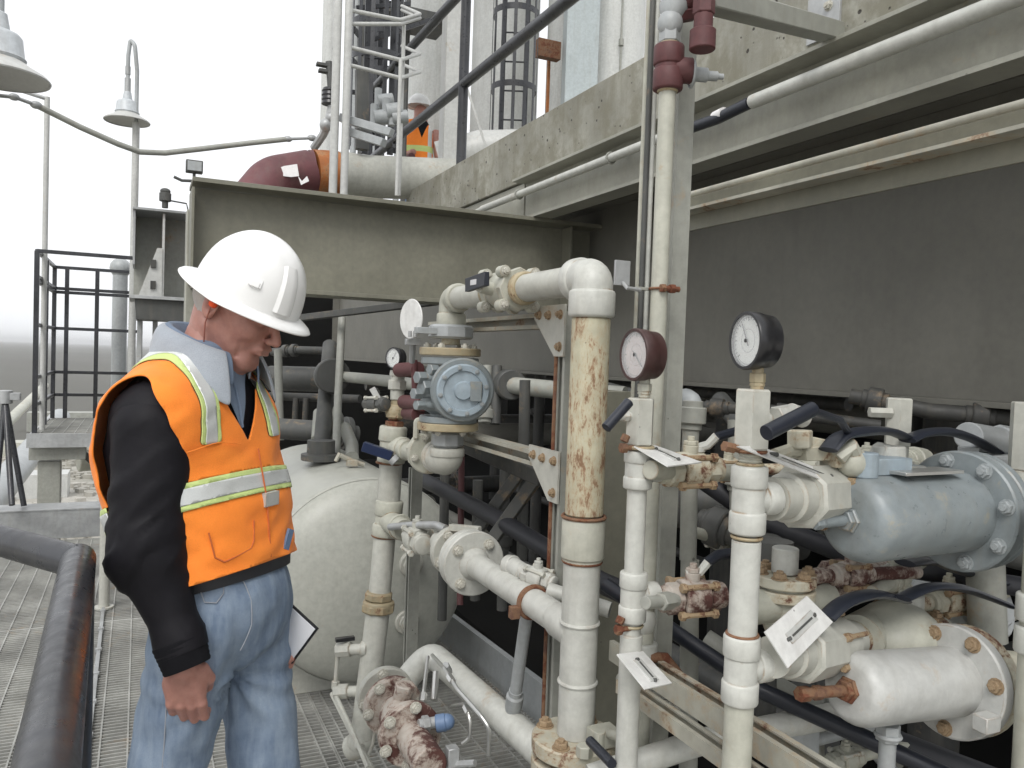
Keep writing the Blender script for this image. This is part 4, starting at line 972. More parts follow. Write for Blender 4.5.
# lower pipe, bend and rusty valve
t3 = thing('lower_line', 'grey-white pipe slanting low from the riser foot back to a bend', 'pipe', lp0)
pts = [V((rx-.01, ry+.03, ZR(722))), P(520, 702, 2.05), P(434, 664, 2.45), P(408, 690, 2.5), P(396, 716, 2.4)]
pts[0] = P(556, 765, 1.98)
m = MB(); m.tube([pts[0], P(430, 652, 2.62), P(404, 682, 2.6), P(392, 722, 2.48)], .040, 24, bend=.09); part('pipe', m, 'white_pipe', t3)
m = MB(); q = P(449, 672, 2.35); m.hexp(q, q+V((-.02, -.02, .03)), .012); part('boss', m, 'galv', t3)
vd = (P(436, 775, 2.02)-P(392, 705, 2.45)).normalized()
c0_ = P(385, 694, 2.5)
flange(c0_+vd*.01, vd, .088, .03, 4, t3, 'cream_clean', 'hex_bolt', rb=.072, br=.015, a0=.2, name='bend_flange')
t4 = thing('rusty_valve', 'heavily rusted flanged valve low down in front of the bend', 'valve', c0_+vd*.2)
flange(c0_+vd*.10, vd, .088, .035, 6, t4, 'valve_rusty', 'hex_bolt', rb=.078, br=.014, a0=.1)
m = MB(); m.lathe(c0_+vd*.09, vd, [(0, .045), (.03, .042), (.07, .056), (.11, .060), (.15, .054), (.19, .042)], 26); part('body', m, 'valve_rusty', t4)
flange(c0_+vd*.30, vd, .088, .035, 6, t4, 'valve_rusty', 'hex_bolt', rb=.078, br=.014, a0=.4)
m = MB(); q = c0_+vd*.17; m.cyl(q, q+V((.01, -.02, .085)), .028); m.hexp(q+V((.01, -.02, .08)), q+V((.012, -.022, .10)), .032); part('bonnet', m, 'valve_rusty', t4)
m = MB(); m.cyl(c0_+vd*.0, c0_+vd*.1, .05); m.cyl(c0_+vd*.28, c0_+vd*.5, .045); part('outlet_pipe', m, 'valve_rusty', t4)
q = P(436, 722, 2.2); m = MB(); m.cyl(q+V((-.05, 0, 0)), q+V((.01, 0, 0)), .015); m.hexp(q+V((-.04, 0, 0)), q+V((-.02, 0, 0)), .022); part('gland', m, 'galv', t4)
m = MB(); m.cyl(q+V((-.0, 0, -.005)), q+V((.025, -.01, .0)), .024, seg=20); m.ball(q+V((.028, -.01, 0)), .022); part('blue_cap', m, 'blue_plastic', t4)
m = MB(); m.tube([P(440, 765, 2.1), P(475, 763, 2.05)], .009, 8); m.box(P(452, 756, 2.08), (.03, .03, .05)); solo('valve_wrench', m, 'galv', 'metal wrench bar on the rusted valve', 'wrench')
# impulse tubing loops
loops = [
 ([(432, 655, 2.5), (444, 668, 2.3), (458, 690, 2.2), (480, 715, 2.1), (489, 728, 2.08), (489, 755, 2.08)], .0055, 'bent silver tube running from the bend to the front right'),
 ([(452, 706, 2.3), (464, 704, 2.2), (470, 716, 2.15), (470, 738, 2.15), (462, 744, 2.15)], .005, 'short silver tube loop above the grating'),
 ([(428, 657, 2.5), (424, 690, 2.35), (422, 706, 2.3)], .006, 'vertical silver tube beside the bend'),
 ([(436, 672, 2.4), (434, 700, 2.35)], .010, 'knurled silver fitting stub on the bend'),
 ([(338, 654, 2.95), (336, 676, 2.95), (335, 694, 2.95), (352, 730, 2.7), (368, 768, 2.5)], .008, 'grey tube dropping from the upper drain valve'),
 ([(332, 694, 3.0), (348, 726, 2.8), (372, 768, 2.55)], .009, 'pale hose running from the lower drain valve to the front'),
 ([(410, 702, 2.6), (384, 708, 2.65), (376, 722, 2.7), (373, 745, 2.7), (368, 756, 2.65)], .006, 'thin tube hooking round the bend flange')]
for pts_, rr, lab in loops:
    m = MB(); m.tube([P(*q) for q in pts_], rr, 8, bend=.03)
    for f_ in (.35,):
        a = P(*pts_[1]); b = P(*pts_[2]) if len(pts_) > 2 else P(*pts_[1])
        if (b-a).length > .01: q = a.lerp(b, .5); dd = (b-a).normalized(); m.hexp(q-dd*.015, q+dd*.015, rr*1.9)
    solo('tube_loop', m, 'stainless' if 'silver' in lab else 'cream_clean', lab, 'tube')

# leaning return line (left vertical with brass union)
yF = PX(390, 450, XP).y
dF = {450: 3.05}
def pF(px, py, d=3.0): return P(px, py, d)
t = thing('return_line', 'leaning cream vertical pipe with brass union in front of the tank', 'pipe', pF(362, 745, 2.85))
m = MB(); m.cyl(pF(385, 533), pF(379, 600, 2.97), .041); m.tube([pF(378, 610, 2.96), pF(372, 660, 2.93), pF(362, 738, 2.88)], .044, 22); m.cyl(pF(388, 512), pF(391, 462), .043); part('pipe', m, 'cream_clean', t)
m = MB(); m.tube([pF(362, 735, 2.88), pF(361, 744, 2.88), pF(352, 748, 2.9)], .046, 20); m.ball(pF(361, 741, 2.88), .05); part('foot_elbow', m, 'cream_clean', t)
m = MB(); collar(m, pF(378.5, 605, 2.96), pF(379, 595, 2.96)-pF(378, 610, 2.96), .058, .035); m.hexp(pF(378, 612, 2.96), pF(378.6, 603, 2.96), .062, 0, 8); m.hexp(pF(378.2, 600, 2.96), pF(379, 592, 2.96), .052, 0, 8); part('brass_union', m, 'brown_brass', t)
dn = (pF(388, 500)-pF(384, 540)).normalized()
m = MB(); collar(m, pF(389, 508), dn, .052, .06); collar(m, pF(386, 530), dn, .052, .05); m.cyl(pF(386, 535), pF(389.5, 505), .047); m.cyl(pF(387, 520), P(404, 530, 2.86), .040); m.torus(P(400, 527, 2.9), P(404, 530, 2.86)-pF(387, 520), .042, .006, 20, 6); part('lower_tee', m, 'cream', t)
m = MB(); collar(m, pF(393, 434), dn, .052, .06); m.cyl(pF(391.5, 458), pF(393.5, 428), .047); collar(m, pF(391, 460), dn, .052, .02); m.cyl(pF(393, 447), P(408, 450, 2.9), .038); collar(m, P(402, 449, 2.94), P(408, 450, 2.9)-pF(393, 447), .045, .03); part('upper_tee', m, 'cream', t)
m = MB(); m.torus(pF(384.5, 536), dn, .045, .005, 22, 6); m.torus(pF(389, 463), dn, .046, .005, 22, 6); m.hexp(pF(394, 428), pF(394.5, 421), .035); m.hexp(pF(395, 420), pF(395, 413), .026); part('rust_ring', m, 'rust', t)
m = MB(); m.ball(pF(396, 412), .04, .035, .035); m.hexp(pF(395, 418), pF(396, 408), .036, 0, 8); m.cyl(pF(396, 408), pF(397, 400), .022); part('brass_fitting', m, 'brown_brass', t)
m = MB(); m.cyl(P(404, 402, 2.9), P(424, 404, 2.7), .026); m.cyl(P(407, 413, 2.9), P(418, 414, 2.75), .024); m.cyl(P(399, 370, 2.95), P(418, 369, 2.8), .026); m.cyl(P(414, 360, 2.8), P(416, 410, 2.8), .012); part('maroon_union', m, 'maroon', t)
m = MB(); m.cyl(pF(397, 400), pF(398, 372), .026); m.hexp(pF(397, 390), pF(397.6, 380), .035, 0, 8); m.hexp(pF(397, 377), pF(398, 371), .030, 0, 6); part('snubber', m, 'cream_clean', t)
gauge(P(396, 358, 2.97), .040, V((-.9, -.45, 0)), 'gauge_black', 'dial', 'small black pressure gauge left of the blue-grey control valve', stem=.02)
ball_valve(P(376, 404, 3.0), P(388, 404, 2.95)-P(365, 404, 3.05), .032, 'small grey valve with upright lever left of the return line', 'dark_pipe', None)
m = MB(); m.bar(P(380, 402, 2.97), P(372, 388, 2.97), .022, .006, up=_f); solo('short_lever', m, 'white_metal', 'short bright steel lever standing up on the small grey valve', 'lever')
# blue lever
t = thing('blue_lever', 'dark blue lever sticking out left of the return line', 'lever', pF(386, 456))
m = MB(); m.bar(P(363, 446, 2.9), P(392, 456, 2.9), .03, .035); part('handle', m, plain('navy_paint', (.012, .022, .06), .3, 0), t)
m = MB(); m.cyl(P(392, 458, 2.9), P(396, 462, 2.9), .02); part('nut', m, 'galv', t)
# long steel lever on lower tee valve
t = thing('flat_lever', 'thin dark steel lever lying over the lower tee', 'lever', P(412, 526, 2.8))
m = MB(); m.tube([P(390, 527, 2.85), P(412, 525, 2.75), P(436, 525, 2.6), P(446, 529, 2.55)], .013, 10); part('bar', m, 'galv', t)
ball_valve(P(417, 540, 2.72), P(428, 548, 2.6)-P(410, 534, 2.8), .045, 'cream valve between lower tee and big flange', 'cream_clean', None)
cvf = P(432, 552, 2.58); dv = -UY
t = thing('branch_valve_flange', 'cream flange with hinged bolts just behind the big white flange', 'flange', cvf)
flange(V((rx, yfl+.16, zt2)), -UY, .078, .03, 4, t, 'cream_clean', 'hex_bolt', rb=.06, br=.015, a0=.5)
m = MB(); m.cyl((rx, yfl+.05, zt2), (rx, yfl+.3, zt2), r*.78); part('spool', m, 'cream_clean', t)
m = MB(); m.bar((rx-.02, yfl+.15, zt2+.078), (rx+.04, yfl+.06, zt2+.085), .02, .02); part('lug', m, 'cream_clean', t)
# drain valves on the return line
for (px, py, w_, lab) in ((345, 648, .05, 'upper small drain valve with black tab left of the return line'), (343, 690, .05, 'lower small drain valve left of the return line')):
    t = thing('drain_valve', lab, 'valve', P(px, py, 2.95))
    m = MB(); m.cyl(P(px+26, py+1, 2.92), P(px-6, py+2, 2.95), .02); m.hexp(P(px+6, py+1, 2.94), P(px-8, py+2, 2.95), .028, 0, 8); m.cyl(P(px+22, py+1, 2.92), P(px+16, py+1, 2.92), .028); part('body', m, 'cream_clean', t)
    m = MB(); m.box(P(px, py-9, 2.94), (.07, .02, .014)) if py < 660 else m.box(P(px+14, py+18, 2.94), (.02, .02, .08)); m.box(P(px+18, py+12, 2.93), (.016, .02, .06)); part('tab', m, 'gauge_black', t)

# ---------------- control valve assembly under the overhead elbow
cvx, cvy = rx, y1
def ZC(py): return Zat(cvx, cvy, py)
def pC(py, dx=0, dy=0): return V((cvx+dx, cvy+dy, ZC(py)))
t = thing('control_valve', 'blue-grey meter valve with round cover hanging under the overhead elbow', 'valve', pC(390))
m = MB(); m.cyl(pC(345), pC(322), .030); part('spool', m, 'cream_rusty', t)
m = MB(); m.hexp(pC(339), pC(325), .072, .3, 8); m.box(pC(332, -.09, -.02), (.07, .03, .02)); part('clamp_ring', m, 'lamp_grey', t)
flange(pC(352), UZ, .098, .025, 6, t, 'brown_brass', 'hex_bolt', rb=.074, br=.012, both=False)
flange(pC(361), UZ, .092, .022, 0, t, 'tube_blue')
m = MB(); yb_ = (ZC(366)+ZC(412))/2
m.lathe(pC(420), UZ, [(0, .055), (.02, .058), (.035, .085), (.06, .09), (ZC(366)-ZC(420)-.06, .09), (ZC(366)-ZC(420)-.03, .082), (ZC(366)-ZC(420)-.01, .06), (ZC(366)-ZC(420), .06)], 28); part('body', m, 'tube_blue', t)
cd = (P(560, 400, 1.2)-pC(388)).normalized(); cd.z = -.06; cd.normalize()
sdv = cd.cross(UZ).normalized()
m = MB(); m.lathe(pC(387)-cd*.13+CR*.03, cd, [(0, .05), (.01, .062), (.05, .066), (.10, .078), (.19, .082), (.195, .098), (.225, .10), (.232, .095)], 34); part('housing', m, 'tube_blue', t)
cc = pC(387)+cd*.102+CR*.03
m = MB(); m.lathe(cc, cd, [(0, .082), (.012, .082), (.016, .078), (.016, .062), (.010, .060), (.010, .03), (.02, .026), (.022, .001)], 34, True, False); co = part('cover', m, 'blue_cover', t)
for k in range(8):
    a = k*math.pi/4+.2; bolt(cc+(sdv*math.cos(a)+cd.cross(sdv)*math.sin(a))*.071+cd*.015, cd, .0075, 'bolt_blue', co)
m = MB(); m.box(cc+cd*.018-sdv*.038+UZ*.0, (.035, .012, .06), Matrix((sdv, cd, UZ)).transposed()); part('cast_rib', m, 'tube_blue', co)
for k, (dx, dz, rr) in enumerate(((-.10, .03, .02), (-.11, -.02, .018), (-.085, .0, .024), (-.1, -.055, .016), (-.06, .055, .018))):
    m = MB(); q = pC(387)+V((dx, -.05, dz)); m.hexp(q, q+V((-.03, -.01, 0)), rr); m.cyl(q+V((.04, 0, 0)), q, rr*.8); part('port_plug', m, 'tube_blue', t)
m = MB(); q = pC(387)+sdv*.07-cd*.02
for k in range(3): m.box(pC(395)+V((.09, .03, -.03+.03*k)), (.05, .06, .014))
part('casting_lug', m, 'tube_blue', t)
m = MB(); q = pC(388)+V((.075, -.02, 0)); m.box(q, (.05, .05, .085)); m.cyl(q+V((0, -.02, .01)), q+V((.01, -.05, .01)), .018); part('side_box', m, 'tube_blue', t)
flange(pC(419), UZ, .092, .02, 0, t, 'tube_blue')
flange(pC(426), UZ, .098, .024, 6, t, 'brown_brass', 'hex_bolt', rb=.076, br=.011, both=True)
m = MB(); m.hexp(pC(446), pC(432), .052, .3, 8); m.cyl(pC(450), pC(428), .036); part('lower_clamp', m, 'lamp_grey', t)
zc_ = ZC(460)
m = MB(); m.tube([pC(448), (cvx, cvy, zc_), (cvx-.01, cvy+.07, zc_+.005)], .052, 26, bend=.05); collar(m, pC(452), UZ, .056, .03); collar(m, (cvx-.008, cvy+.06, zc_+.004), UY, .056, .025); part('lower_elbow', m, 'cream_clean', t)
m = MB(); m.cyl((cvx-.01, cvy+.06, zc_), (cvx-.01, PX(402, 449, XP).y, PX(402, 449, XP).z), .033); part('outlet', m, 'cream', t)
fc = V((cvx-.01, cvy+.15, zc_+.006)); flange(fc, -UY, .072, .024, 4, t, 'cream', 'hex_bolt', rb=.055, br=.012, a0=.3); 
m = MB(); m.hexp(fc+V((0, .02, 0)), fc+V((0, .05, 0)), .068, .2, 8); m.tube([fc+V((-.05, -.01, .05)), fc+V((-.05, -.01, .11)), fc+V((-.02, -.01, .11)), fc+V((-.02, -.01, .06))], .010, 8, bend=.01); part('locking_clip', m, 'cream', t)
# oval plate tag beside the valve
t = thing('round_tag', 'oval white metal disc standing edge-up left of the overhead elbow', 'tag', P(412, 335, 2.55))
m = MB(); c = P(412, 319, 2.6); nn = V((-.93, -.36, 0)).normalized()
m.lathe(c, nn, [(0, .055), (.003, .057), (.006, .055)], 28)
for i, v in enumerate(m.v): 
    q = V(v)-c; m.v[i] = tuple(c+V((q.x, q.y, q.z*1.15)))
part('disc', m, 'tag_metal', t)
m = MB(); m.tube([P(410, 331, 2.57), P(410, 337, 2.57)], .006, 6); m.tube([P(415, 331, 2.57), P(415, 337, 2.57)], .006, 6); m.box(P(413, 342, 2.6), (.05, .02, .02)); m.tube([P(413, 340, 2.6), P(412, 362, 2.65)], .01, 8); part('hanger', m, 'galv', t)
# overhead ball valve
c = PX(508, 294, XP); c = V((rx, c.y, ez))
t = thing('overhead_valve', 'cream bolted ball valve with dark blue lever on the overhead run', 'valve', c)
m = MB(); m.lathe(c-UY*.05, UY, [(0, .046), (.01, .052), (.09, .052), (.10, .046)], 26); part('body', m, 'cream', t)
for s in (-1, 1):
    m = MB(); q = c+UY*s*.06; m.lathe(q-UY*.014, UY, [(0, .055), (.003, .058), (.025, .058), (.028, .055)], 8); o = part('end_cap', m, 'cream', t)
    for k in range(4):
        a = math.pi/4+k*math.pi/2; pz = q+V((math.cos(a)*.062, 0, math.sin(a)*.062)); mm = MB(); mm.cyl(pz-UY*.016, pz+UY*.016, .016, seg=12); o2 = part('bolt_ear', mm, 'cream', t)
        bolt(pz-UY*.017, -UY, .010, 'hex_bolt', o2)
    m = MB(); collar(m, c+UY*s*.10, UY, r*.98, .03); m.torus(c+UY*s*.116, UY, r*.84, .004, 26, 6); part('end_hub', m, 'brown_brass', t)
m = MB(); m.cyl(c+V((-.04, 0, .0)), c+V((-.085, -.005, .006)), .018); m.hexp(c+V((-.07, 0, .004)), c+V((-.09, -.005, .008)), .016); part('stem', m, 'cream', t)
h0 = c+V((-.095, .06, .012)); h1 = c+V((-.095, -.075, .020))
m = MB(); m.bar(h0, h1, .014, .036); ho = part('handle', m, 'grip', t)
m = MB(); m.box(h0.lerp(h1, .45)+V((-.0075, 0, 0)), (.0015, .04, .014), Matrix.Rotation(0, 3, 'X')); part('handle_label', m, 'label_white', ho)

# ---------------- strut frame
t = thing('strut_frame', 'grey strut frame with bolted gusset plates between the two pipe runs', 'support frame', (1.0, 1.9, 0))
XS_ = 1.0
p1x, p1y = col_at(566, 420, XS_); p2x, p2y = col_at(413, 560, XS_)
zu = PX(500, 324, XS_).z; zl = PX(500, 447, XS_).z
def cprof(w, h, th=.004): return [(-w, -h), (w, -h), (w, h), (w*.45, h), (w*.45, h-th), (w-th, h-th), (w-th, -h+th), (-w+th, -h+th), (-w+th, h-th), (-w*.45, h-th), (-w*.45, h), (-w, h)]
for (x_, y_, zt_) in ((p1x, p1y, zu+.02), (p2x, p2y, Zat(p2x, p2y, 468))):
    m = MB(); m.extr(cprof(.022, .022), (x_, y_, .0), (x_, y_, zt_), up=(-1, -.0, 0)); part('post', m, 'strut', t)
    m = MB(); m.box((x_, y_, .008), (.14, .14, .012)); part('base_plate', m, 'strut', t)
m = MB(); q = V((p1x-.024, p1y+.02, 0)); m.cyl((q.x, q.y, .05), (q.x, q.y, zu-.02), .006, seg=8); part('rusty_edge', m, 'rust', t)
for z in (zu, zl):
    m = MB(); m.extr(cprof(.021, .021), (p1x, p1y+.02, z), (p1x, PX(440, 400, XS_).y+.1, z), up=(-1, 0, 0)); part('rail', m, 'strut_rust', t)
def gusset(x, y, z, flip=1):
    L = .075
    pr = [(-.022, .05), (.0-.022+.045, .05), (.023, -.075*1), (.0, -.075), (-.022, -.02)] if False else None
    pts = [(0.05, .048), (-.12, .048), (-.12, .015), (0.0, -.085), (.05, -.085)]
    k = [V((x-.026, y-a*1.0, z+b)) for a, b in pts]; k2 = [q+V((-.006, 0, 0)) for q in k]; n = len(k)
    m = MB(); m.add(k+k2, [tuple(range(n)), tuple(range(2*n-1, n-1, -1))]+[(i, (i+1) % n, n+(i+1) % n, n+i) for i in range(n)], False)
    o = part('gusset_plate', m, 'cream_clean', t)
    for a, b in ((.028, .022), (-.035, .022), (-.09, .024), (.028, -.06)):
        bolt(V((x-.032, y-a, z+b)), (-1, 0, 0), .0105, 'bolt_rust', o)
gusset(p1x, p1y+.025, zl-.01); gusset(p1x, p1y+.02, zu-.01)

# ---------------- ball valves and strainers on the right
# (upper) A-tee valve
ball_valve(P(690, 470, 1.56), UX, .036, 'cream stained ball valve right of the tee below the brown gauge', 'cream_rusty', None)
t = thing('valve_lever', 'white cranked lever with black grip above the upper left valve', 'lever', P(700, 445, 1.55))
m = MB(); m.tube([P(690, 450, 1.57), P(708, 445, 1.56), P(717, 436, 1.55)], .009, 8); m.cyl(P(696, 452, 1.57), P(696, 446, 1.57), .018); part('crank', m, 'white_pipe', t)
m = MB(); m.tube([P(716, 437, 1.55), P(740, 430, 1.6), P(765, 424, 1.7)], .009, 8); part('grip', m, 'grip', t)
m = MB(); m.cyl(P(650, 470, 1.48), P(740, 473, 1.72), .018); solo('nipple', m, 'cream', 'short nipple joining the second riser tee to its ball valve', 'pipe')
# (mid) rusty valve
ball_valve(P(692, 597, 1.56), V((1, -.1, 0)), .036, 'rust-blotched ball valve between the two risers', 'valve_rusty', None)
m = MB(); m.hexp(P(660, 602, 1.48), P(671, 600, 1.51), .017, 0, 6); m.cyl(P(645, 603, 1.45), P(676, 600, 1.52), .012); solo('nipple', m, 'strut', 'hex nipple left of the rust-blotched ball valve', 'pipe')
t = thing('valve_lever', 'black bent lever above the rust-blotched ball valve', 'lever', P(695, 575, 1.55))
m = MB(); m.cyl(P(692, 582, 1.57), P(692, 572, 1.57), .013); m.tube([P(686, 574, 1.56), P(700, 572, 1.56), P(708, 562, 1.56)], .009, 8); part('crank', m, 'white_pipe', t)
m = MB(); m.tube([P(706, 563, 1.56), P(718, 555, 1.58), P(745, 551, 1.68)], .0105, 10); part('grip', m, 'grip', t)
# big hex union right of the front riser, upper
def hexunion(p0, p1, rr, label, mat='cream_clean'):
    p0 = V(p0); p1 = V(p1); d = (p1-p0).normalized(); L = (p1-p0).length
    t = thing('hex_valve', label, 'valve', p0)
    m = MB(); m.lathe(p0, d, [(0, rr*.62), (L*.14, rr*.62), (L*.15, rr*.74), (L*.27, rr*.74), (L*.28, rr*.66)], 26); part('neck', m, mat, t)
    m = MB(); m.hexp(p0+d*L*.27, p0+d*L*.62, rr, .25, 8); m.lathe(p0+d*L*.6, d, [(0, rr*.9), (L*.22, rr*.9), (L*.23, rr*.7), (L*.4, rr*.7)], 26); part('body', m, mat, t)
    x, y, _ = basis(d)
    for k in range(6):
        a = .5+k*math.pi/3; q = p0+d*L*.70+(x*math.cos(a)+y*math.sin(a))*rr*.98
        b_ = MB(); b_.cyl(q-d*L*.1, q+d*L*.16, rr*.09, seg=8); b_.hexp(q-d*L*.14, q-d*L*.08, rr*.15); part('tie_bolt', b_, 'bolt_rust', t)
    return t
u0 = P(770, 499, 1.33); u1 = P(858, 492, 1.56)
t = hexunion(u0, u1, .058, 'large octagonal cream valve body left of the blue-grey strainer')
m = MB(); q = P(815, 452, 1.45); m.box(q, (.09, .05, .025)); m.cyl(q, P(818, 438, 1.45), .022); m.box(P(838, 458, 1.45), (.05, .04, .03)); m.tube([P(775, 455, 1.4), P(790, 450, 1.42), P(812, 452, 1.44)], .012, 8); m.hexp(P(800, 448, 1.42), P(800, 430, 1.42), .022); part('bonnet', m, 'cream_rusty', t)
m = MB(); m.tube([P(838, 458, 1.42), P(850, 446, 1.42), P(862, 470, 1.45)], .015, 8); m.cyl(P(848, 440, 1.44), P(848, 466, 1.44), .012); m.ball(P(852, 462, 1.44), .028); m.ball(P(868, 470, 1.47), .022); part('stem_cluster', m, 'cream', t)
l0 = P(772, 657, 1.31); l1 = P(850, 640, 1.56)
hexunion(l0, l1, .054, 'cream valve body under the tilted tag left of the white strainer')
# strainers
def strainer(p0, p1, rr, label, mat, bm_, nut, nutmat, fl_r, nb=8):
    p0 = V(p0); p1 = V(p1); d = (p1-p0).normalized(); L = (p1-p0).length
    t = thing('strainer', label, 'strainer', p0)
    m = MB(); m.lathe(p0, d, [(0, rr*.30), (.001, rr*.70), (.004, rr*.80), (.011, rr*.90), (.022, rr*.97), (.036, rr), (L*.5, rr), (L, rr*1.01)], 44); part('barrel', m, mat, t)
    flange(p1+d*.012, -d, fl_r, .028, nb, t, mat, bm_, rb=fl_r*.84, br=.0125, a0=.25)
    flange(p1+d*.045, -d, fl_r*.985, .024, 0, t, mat if mat == 'tube_blue' else 'cream_rusty')
    m = MB(); m.lathe(p1+d*.06, d, [(0, rr*1.0), (.05, rr*.98), (.12, rr*.8), (.2, rr*.7)], 30); part('hub', m, 'cream_rusty' if mat != 'tube_blue' else mat, t)
    m = MB(); q = p0-d*.0; m.hexp(q-d*.006, q+d*.006, nut*1.9); m.hexp(q-d*.016, q, nut*1.5); m.cyl(q-d*.075, q, nut*.8); m.ball(q-d*.075, nut*1.0, seg=12); m.hexp(q-d*.09, q-d*.07, nut*1.0, .2, 6) ; part('drain_plug', m, nutmat, t)
    return t
s0 = P(849, 520, 1.42); s1 = P(957, 511, 1.57)
t = strainer(s0, s1, .078, 'blue-grey cylindrical strainer with bolted flange at right', 'tube_blue', 'bolt_blue', .0125, 'tube_blue', .118)
m = MB(); dd = (s1-s0).normalized(); 
q = s0.lerp(s1, .30)+UZ*.083
m.box(q+V((.08, -.012, .001)), (.17, .055, .006), Matrix((dd, dd.cross(UZ)*-1, UZ)).transposed()); part('name_plate', m, 'stainless', t)
m = MB(); q2 = s0.lerp(s1, .22)+UZ*.085; m.box(q2+V((.03, .03, .008)), (.10, .08, .03)); m.cyl(q2+V((-.03, .0, -.01)), q2+V((-.03, 0, .035)), .022); part('boss', m, 'blue_cover', t)
w0 = P(848, 690, 1.42); w1 = P(950, 681, 1.56)
t = strainer(w0, w1, .065, 'white cylindrical strainer with rusty drain plug at lower right', 'white_metal', 'bolt_rust', .0125, 'rust', .108, 7)
m = MB(); q = w1+V((-.02, -.09, -.04)); m.box(q, (.04, .03, .03)); part('flange_lug', m, 'white_metal', t)
m = MB(); d_ = (w1-w0).normalized(); m.cyl(w0-d_*.12, w0-d_*.02, .010, seg=12); m.hexp(w0-d_*.125, w0-d_*.10, .013); part('rusty_rod', m, 'rust', t)
# brown flanged valve behind, mid
def yvalve(c, rr, label, mat='cream_rusty'):
    c = V(c); t = thing('flanged_valve', label, 'valve', c)
    m = MB(); m.lathe(c-UZ*.10, UZ, [(0, rr*.5), (.03, rr*.72), (.07, rr*.78), (.10, rr*.78)], 26); part('body', m, 'cream', t)
    o = flange(c+UZ*.008, UZ, rr, .02, 6, t, mat, 'bolt_rust', rb=rr*.78, br=.013, a0=.1); flange(c-UZ*.018, UZ, rr, .02, 0, t, mat)
    m = MB(); m.cyl(c+UZ*.02, c+UZ*.07, rr*.42); part('neck', m, 'white_pipe', t)
    m = MB(); m.cyl(c-UZ*.04, c-UZ*.04+V((.12, 0, 0)), rr*.55); m.cyl(c-UZ*.04, c-UZ*.04+V((-.10, 0, 0)), rr*.55); part('port', m, 'cream', t); return t
yvalve(P(784, 583, 1.56), .060, 'cream valve with a rust-edged round top flange behind the front riser')
t = yvalve(P(905, 625, 1.72), .085, 'cream domed valve body behind the white strainer')
m = MB(); m.ball(P(895, 640, 1.66), .10, .09, .08); part('dome', m, 'cream', t)
m = MB(); m.tube([P(828, 650, 1.52), P(850, 638, 1.6), P(890, 640, 1.66)], .035, 16); solo('link_pipe', m, 'cream_rusty', 'short rusty link pipe between lower valve body and domed valve', 'pipe')
m = MB(); m.tube([P(802, 585, 1.6), P(850, 578, 1.72), P(900, 570, 1.9)], .03, 16); m.hexp(P(828, 581, 1.64), P(848, 578, 1.68), .042); solo('link_pipe', m, 'valve_rusty', 'rusty link pipe running right below the blue-grey strainer', 'pipe')
m = MB(); m.tube([P(858, 640, 1.6), P(905, 612, 1.9), P(960, 600, 2.2)], .05, 16); solo('link_pipe', m, 'cream', 'fat cream link pipe behind the white strainer flange', 'pipe')
# black levers (arched)
def arch_lever(pts, w, label, mat='grip'):
    pts = [P(*q) for q in pts]
    # smooth the arch through the given points
    out = []
    for i in range(len(pts)-1):
        p_1 = pts[max(i-1, 0)]; p0 = pts[i]; p1 = pts[i+1]; p2 = pts[min(i+2, len(pts)-1)]
        for k in range(5):
            u = k/5; out.append(.5*((2*p0)+(p1-p_1)*u+(2*p_1-5*p0+4*p1-p2)*u*u+(3*p0-p_1-3*p1+p2)*u**3))
    out.append(pts[-1]); side = (pts[-1]-pts[0]).cross(UZ).normalized(); rs = []
    for i, p in enumerate(out):
        tn = (out[min(i+1, len(out)-1)]-out[max(i-1, 0)]).normalized(); nn = side.cross(tn).normalized()
        rs.append([p+side*math.cos(a)*w*1.15+nn*math.sin(a)*w*.55*(1-.35*abs(2*i/(len(out)-1)-1)) for a in [2*math.pi*j/12 for j in range(12)]])
    m = MB(); m.rings(rs); return solo('lever_handle', m, mat, label, 'lever', 'dark grips of the valve levers')
arch_lever([(828, 450, 1.4), (842, 436, 1.42), (868, 431, 1.47), (892, 432, 1.52), (910, 440, 1.58)], .0165, 'dark arched lever above the octagonal valve, left one of the upper pair')
arch_lever([(907, 440, 1.55), (925, 433, 1.58), (950, 432, 1.62), (975, 440, 1.67), (996, 452, 1.72)], .0165, 'dark arched lever above the strainer, right one of the upper pair')
arch_lever([(826, 618, 1.42), (845, 602, 1.45), (875, 594, 1.5), (903, 600, 1.56)], .0165, 'dark arched lever above the white strainer, left one of the lower pair')
arch_lever([(903, 598, 1.5), (930, 587, 1.55), (960, 588, 1.6), (985, 596, 1.66), (1010, 606, 1.7)], .015, 'dark arched lever under the blue-grey strainer, right one of the lower pair')
arch_lever([(905, 563, 1.62), (935, 561, 1.7), (965, 572, 1.8), (1020, 588, 1.95)], .02, 'dark lever hidden low behind the blue-grey strainer')
